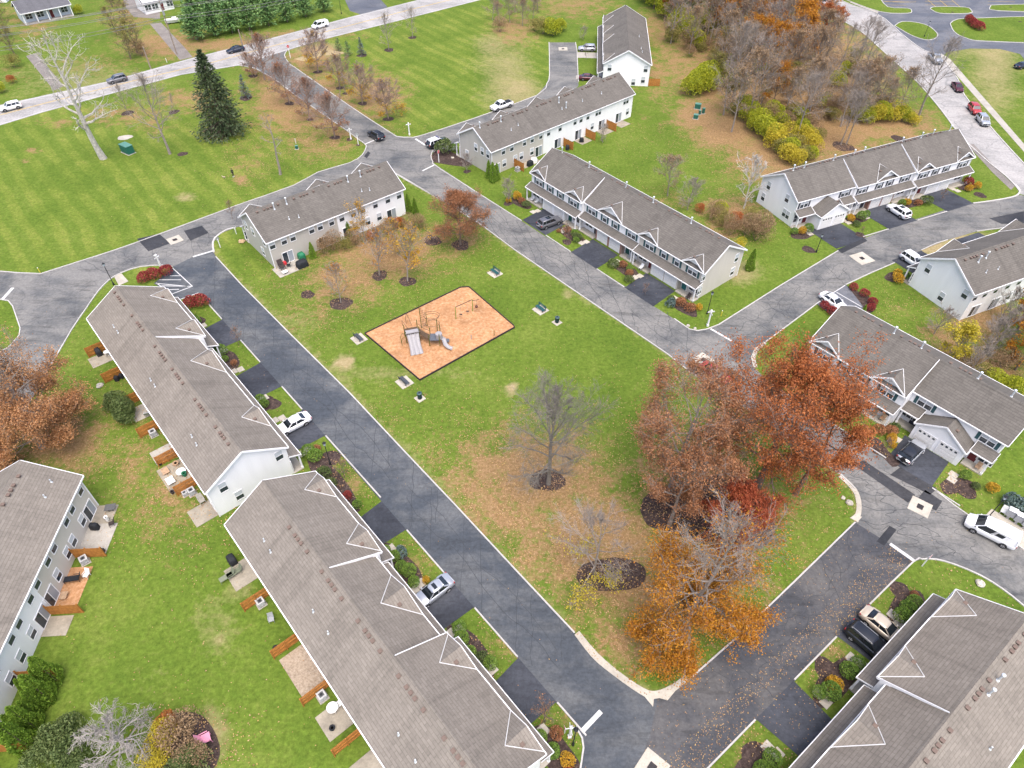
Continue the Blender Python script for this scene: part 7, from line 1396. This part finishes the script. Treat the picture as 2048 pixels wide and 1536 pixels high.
# utility pole and wires
wood_p = plain('pole_wood', (0.26,0.21,0.17), .9, .25)
def upole(px, py, h, rz, label, arms=True):
    x, y = W(px, py); t = thing('utility_pole', label, 'utility pole', (x, y, 0), R(rz)); MB().tube([(0,0,0),(0,0,h)],[.18,.12],9).build('pole', wood_p, t)
    if arms:
        for z in (h-.5, h-1.7): MB().box(-1.3,1.3,-.06,.06,z,z+.12).build('crossarm', wood_p, t)
        for k in (-1.1,-.5,.5,1.1): MB().lathe([(.05,h-.38),(.08,h-.3),(.04,h-.15)],8,(k,0)).build('insulator', steel, t)
        MB().lathe([(.28,h-3.2),(.28,h-2.2),(.1,h-2.1)],12,(.4,0)).build('transformer', steel, t)
    return (x, y)
PA = upole(354,109,13,mainaz+90,'tall wooden utility pole with crossarms beside the gravel drive'); upole(302,138,5.5,0,'short wooden pole on the verge left of the utility pole',False); upole(487,98,5.0,0,'thin wooden sign pole on the verge near the navy sedan',False)
PB = W(-330,212); PC = (PA[0]+62, PA[1]+48)
wire_m = plain('wire_grey', (0.16,0.16,0.16), .6)
for i, (dz, dx, sag) in enumerate(((12.7,-1.1,1.2),(12.7,-.4,1.3),(12.7,.5,1.1),(11.5,1.0,1.4),(11.4,-.9,1.5),(9.2,0,1.7),(8.6,.2,1.8))):
    nrm_ = (math.cos(R(mainaz+90))*dx, math.sin(R(mainaz+90))*dx); pts = []
    for (a, b) in ((PB, PA), (PA, PC)):
        for k in range(13): u = k/12; pts.append((a[0]+(b[0]-a[0])*u+nrm_[0], a[1]+(b[1]-a[1])*u+nrm_[1], dz-sag*4*u*(1-u)))
    tag(MB().tube(pts,.045,4).build('power_line', wire_m), f"overhead wire along the main road, {['highest far','highest middle','highest near','lower near','lower far','low thick','lowest'][i]} strand", 'wire', 'overhead wires')
# utility boxes
ubx = plain('utility_green', (0.022,0.12,0.085), .5, .12); ubt = plain('utility_green_top', (0.10,0.24,0.19), .5, .1)
def ubox(px, py, rz, sx, sy, h, label):
    x, y = W(px, py); t = thing('utility_box', label, 'utility box', (x, y, 0), R(rz)); MB().box(-sx/2-.15,sx/2+.15,-sy/2-.15,sy/2+.15,0,.1).build('pad', conc, t); MB().box(-sx/2,sx/2,-sy/2,sy/2,.1,h).build('cabinet', ubx, t)
    MB().prism([(-sy/2-.04,h),(sy/2+.04,h),(sy/2+.04,h+.05),(-sy/2-.04,h+.11)][::-1],-sx/2-.04,sx/2+.04).build('lid', ubt, t)
    for k in range(2): MB().box(-sx/2+.05+k*sx/2,-.03+k*sx/2,-sy/2-.03,-sy/2,.2,h-.08).build('door', ubx, t)
ubox(257,305,-35,2.6,1.5,1.7,'large green transformer box on a pad right of the sycamore'); ubox(1395,217,-20,1.3,1.0,1.1,'green utility box, upper of the group on the leafy ground'); ubox(1391,237,-20,1.0,.9,.9,'green utility box, lower left of the group on the leafy ground'); ubox(1406,227,20,.5,.5,1.2,'narrow dark green pedestal right of the utility boxes'); ubox(594,298,0,.5,.5,.7,'small green pedestal on the leafy lawn left of the crossing'); ubox(1399,229,20,.4,.4,.9,'small pale pedestal between the utility boxes')
sheet('manhole_cover', blob(*W(250,275),1.6,1.2,14,2), .02, conc_pale); 
# mailboxes at the right edge
for i, (px, py) in enumerate(((2014,1036),(2030,1046),(2046,1056),(2062,1066))):
    x, y = W(px, py); t = thing('mailbox_unit', f"grey cluster mailbox on the pad behind the delivery van, {ORD[i]} from the left", 'mailbox', (x, y, .05), R(-38), 'cluster mailboxes'); MB().box(-.42,.42,-.28,.28,.55,1.55).build('cabinet', plain('mail_grey', (0.50,0.51,0.52), .45), t); MB().box(-.46,.46,-.36,.34,1.55,1.62).build('hood', whp, t); MB().box(-.14,.14,-.14,.14,0,.55).build('pedestal', steel, t)
    for r_ in range(4):
        for c_ in range(3): MB().box(-.39+c_*.265,-.39+c_*.265+.25,-.30,-.281,.60+r_*.235,.60+r_*.235+.215).build('mail_door', plain('mail_door', (0.33,0.34,0.36), .4), t)
chair(W(2006,1024,.3), 140, 'small white chair beside the cluster mailboxes', whp, 'chair', 1.0)
hedge('bluebush', 'grey-green hedge shrub behind the cluster mailboxes', [(2005,1008),(2030,1015),(2055,1030),(2080,1045)], .9, 2.0, 'grey-green hedge behind the mailboxes')
# boulders
def rock(px, py, r, label, seed, col=conc_pale):
    x, y = W(px, py); rn = random.Random(seed); m = MB().lathe([(r*.8,0),(r,r*.25),(r*.8,r*.55),(r*.35,r*.7)],9); m.v = [(a*(1+rn.uniform(-.16,.16)), b*(1+rn.uniform(-.16,.16)), c*(1+rn.uniform(-.15,.15))) for a, b, c in m.v]; tag(m.build('boulder', col, None, (x, y, 0), seed), label, 'rock')
rock(1698,1006,.45,'pale boulder on the lawn tip inside the east kerb',1); rock(1686,996,.28,'smaller pale stone above the boulder at the east kerb',2); rock(1960,1168,.5,'flat pale boulder on the lawn above the bottom right row',3); rock(484,484,.6,'tan boulder at the left gable of the short row',4,plain('rock_tan',(0.42,0.30,0.17),.9,.25)); rock(905,316,.35,'white boulder in the mulch beside the police car',5); rock(1376,652,.3,'pale stone in the corner bed by the white street-name post',6); rock(1390,657,.25,'small stone at the kerb of the corner bed',7); rock(200,772,.0001+.5,'flat grey stone slab left of the juniper',8,conc)
# walks to the front doors
for b, xs in (('A',(35.0,27.2,22.2,14.3,9.8,2.4)),('B',(28.2,22.0,15.6,9.8,2.8)),('C',(3.6,10.6,16.6,24.0)),('H',(4.6,12.4,17.8,25.4,30.7,38.4)),('I',(2.2,10.6,15.4,23.6,29.8,38.2)),('K',(15.8,23.2))):
    for i, x in enumerate(xs):
        for j, (y0, y1) in enumerate(((-1.2,-2.1),(-2.15,-3.05))): slab('paving_slab', b, x-.5+.25*j*(1 if i % 2 else -1), x+.5+.25*j*(1 if i % 2 else -1), y1, y0, .07, conc_pale)
# porch furniture of the park-facing row
for b, x, lb in (('H',1.4,'white porch chair at the far end of the park-facing row'),('H',2.6,'second white porch chair at the far end of the park-facing row'),('H',26.2,'grey porch chair on the middle porch of the park-facing row'),('H',29.6,'white porch chair left of the purple front door'),('H',39.8,'brown porch chair on the near end porch of the park-facing row'),('K',11.6,'tan cushioned porch chair behind the oak'),('K',12.8,'second tan cushioned porch chair by the porch post'),('K',24.6,'wooden porch chair at the near end of the green-shuttered row')):
    chair(BL(b, x, (-0.35 if b == 'H' and x < 14 else .3 if b == 'H' and x < 27 else -.4 if b == 'H' else -.4 if x < 14 else 1.2)), FR[b][1]+180, lb, whp if 'white' in lb else woodm if 'tan' in lb or 'wood' in lb else steel if 'grey' in lb else drk, 'chair', 1.0, .16)
# boat beside the white house
x, y = W(349,46); t = thing('boat', 'white boat on the lawn beside the small white house', 'boat', (x, y, .3), R(20)); m = MB(); 
for xx, w_, zl in ((-2.4,.75,0),(0,.95,0),(1.4,.75,.1),(2.6,.05,.45)): m.v += [(xx,-w_,.8),(xx,-w_*.6,zl),(xx,w_*.6,zl),(xx,w_,.8)]
for i in range(3):
    for j in range(4): j2 = (j+1) % 4; m.f.append((i*4+j,i*4+j2,(i+1)*4+j2,(i+1)*4+j))
m.f.append((0,1,2,3)); m.build('hull', whp, t); MB().box(-.3,.9,-.5,.5,.8,1.25).build('cabin', whp, t); MB().box(-1.6,-1.4,-.9,.9,-.3,.0).build('trailer', iron, t)
# ------------------------------------------------------------------ person with a dog
def skinned(name, verts, edges, mat, parent, lv=2):
    me = bpy.data.meshes.new(name); me.from_pydata([v[:3] for v in verts], edges, []); me.materials.append(mat); o = put(name, me, parent)
    md = o.modifiers.new('skin', 'SKIN'); md.use_smooth_shade = True
    for i, v in enumerate(verts): me.skin_vertices[0].data[i].radius = (v[3], v[4] if len(v) > 4 else v[3])
    me.skin_vertices[0].data[0].use_root = True
    s = o.modifiers.new('sub', 'SUBSURF'); s.levels = 1; s.render_levels = lv; return o
x, y = W(467.3,353.5); t = thing('person', 'person in long dark coat and pale shoes walking a dog on the lawn', 'person', (x, y, 0), R(200)); dark = plain('coat_dark', (0.012,0.013,0.02), .8, .2); skin = plain('skin', (0.45,0.28,0.2), .6, .1)
V = [(0,0,.95,.15,.11),(0,0,1.12,.14,.10),(0,0,1.30,.17,.11),(0,0,1.42,.12,.08),(0,.01,1.50,.055),(.09,0,.88,.095),(.10,.08,.50,.07),(.10,.02,.10,.045),(-.09,0,.88,.095),(-.10,-.06,.50,.07),(-.10,-.16,.12,.045),(.20,0,1.38,.06),(.25,-.03,1.12,.05),(.24,.10,.90,.04),(-.20,0,1.38,.06),(-.25,.02,1.12,.05),(-.22,.18,.98,.04)]
Ed = [(0,1),(1,2),(2,3),(3,4),(0,5),(5,6),(6,7),(0,8),(8,9),(9,10),(3,11),(11,12),(12,13),(3,14),(14,15),(15,16)]
b_ = skinned('body', V, Ed, dark, t)
MB().lathe([(.04,1.48),(.085,1.54),(.10,1.62),(.09,1.69),(.04,1.73)],12).build('head', skin, t, smooth=True); MB().lathe([(.095,1.60),(.112,1.66),(.10,1.72),(.04,1.755)],12,(0,-.012)).build('hair', iron, t, smooth=True); MB().box(-.015,.015,.085,.125,1.585,1.62).build('nose', skin, t)
for s, yy, zz_ in ((.10,.05,.0),(-.10,-.13,.02)): MB().box(s-.05,s+.05,yy-.12,yy+.17,zz_,zz_+.09).build('shoe', whp, t)
for hx, hy, hz in ((.24,.12,.84),(-.22,.21,.92)):
    skinned('hand', [(hx,hy,hz+.03,.03,.018),(hx,hy+.02,hz-.05,.035,.016)], [(0,1)], skin, t, 1)
    for i in range(4): MB().tube([(hx-.027+.018*i,hy+.02,hz-.06),(hx-.027+.018*i,hy+.03,hz-.10-.01*(1.5-abs(i-1.5))),(hx-.027+.018*i,hy+.015,hz-.13)],.008,5).build('finger', skin, t)
    MB().tube([(hx+.03,hy+.02,hz-.01),(hx+.05,hy+.03,hz-.05),(hx+.045,hy+.03,hz-.08)],.009,5).build('thumb', skin, t)
x2, y2 = W(449,357); t = thing('dog', 'small white and brown dog on the lawn beside the person in dark clothes', 'dog', (x2, y2, 0), R(170)); fur = plain('fur_tan', (0.42,0.33,0.24), .9, .4, 5)
V = [(0,0,.34,.085,.11),(.17,0,.35,.10,.13),(.30,0,.44,.06,.07),(.38,0,.54,.06,.065),(.47,0,.51,.03,.03),(-.18,0,.36,.07,.085),(-.32,0,.46,.018),(-.40,0,.54,.012),(.17,.07,.26,.04),(.18,.075,.13,.026),(.17,.075,.02,.024),(.17,-.07,.26,.04),(.20,-.075,.13,.026),(.19,-.075,.02,.024),(-.17,.07,.28,.055),(-.14,.08,.20,.035),(-.22,.08,.11,.022),(-.20,.08,.02,.022),(-.17,-.07,.28,.055),(-.14,-.08,.20,.035),(-.22,-.08,.11,.022),(-.20,-.08,.02,.022),(.37,.045,.61,.016),(.37,-.045,.61,.016)]
skinned('body', V, [(0,1),(1,2),(2,3),(3,4),(0,5),(5,6),(6,7),(1,8),(8,9),(9,10),(1,11),(11,12),(12,13),(5,14),(14,15),(15,16),(16,17),(5,18),(18,19),(19,20),(20,21),(3,22),(3,23)], fur, t); MB().lathe([(.02,.49),(.02,.52)],6,(.50,0)).build('nose', iron, t)
# ------------------------------------------------------------------ render settings
SC.cycles.max_bounces = 4; SC.cycles.diffuse_bounces = 2; SC.cycles.glossy_bounces = 2; SC.cycles.transmission_bounces = 2; SC.cycles.transparent_max_bounces = 4; SC.cycles.caustics_reflective = False; SC.cycles.caustics_refractive = False
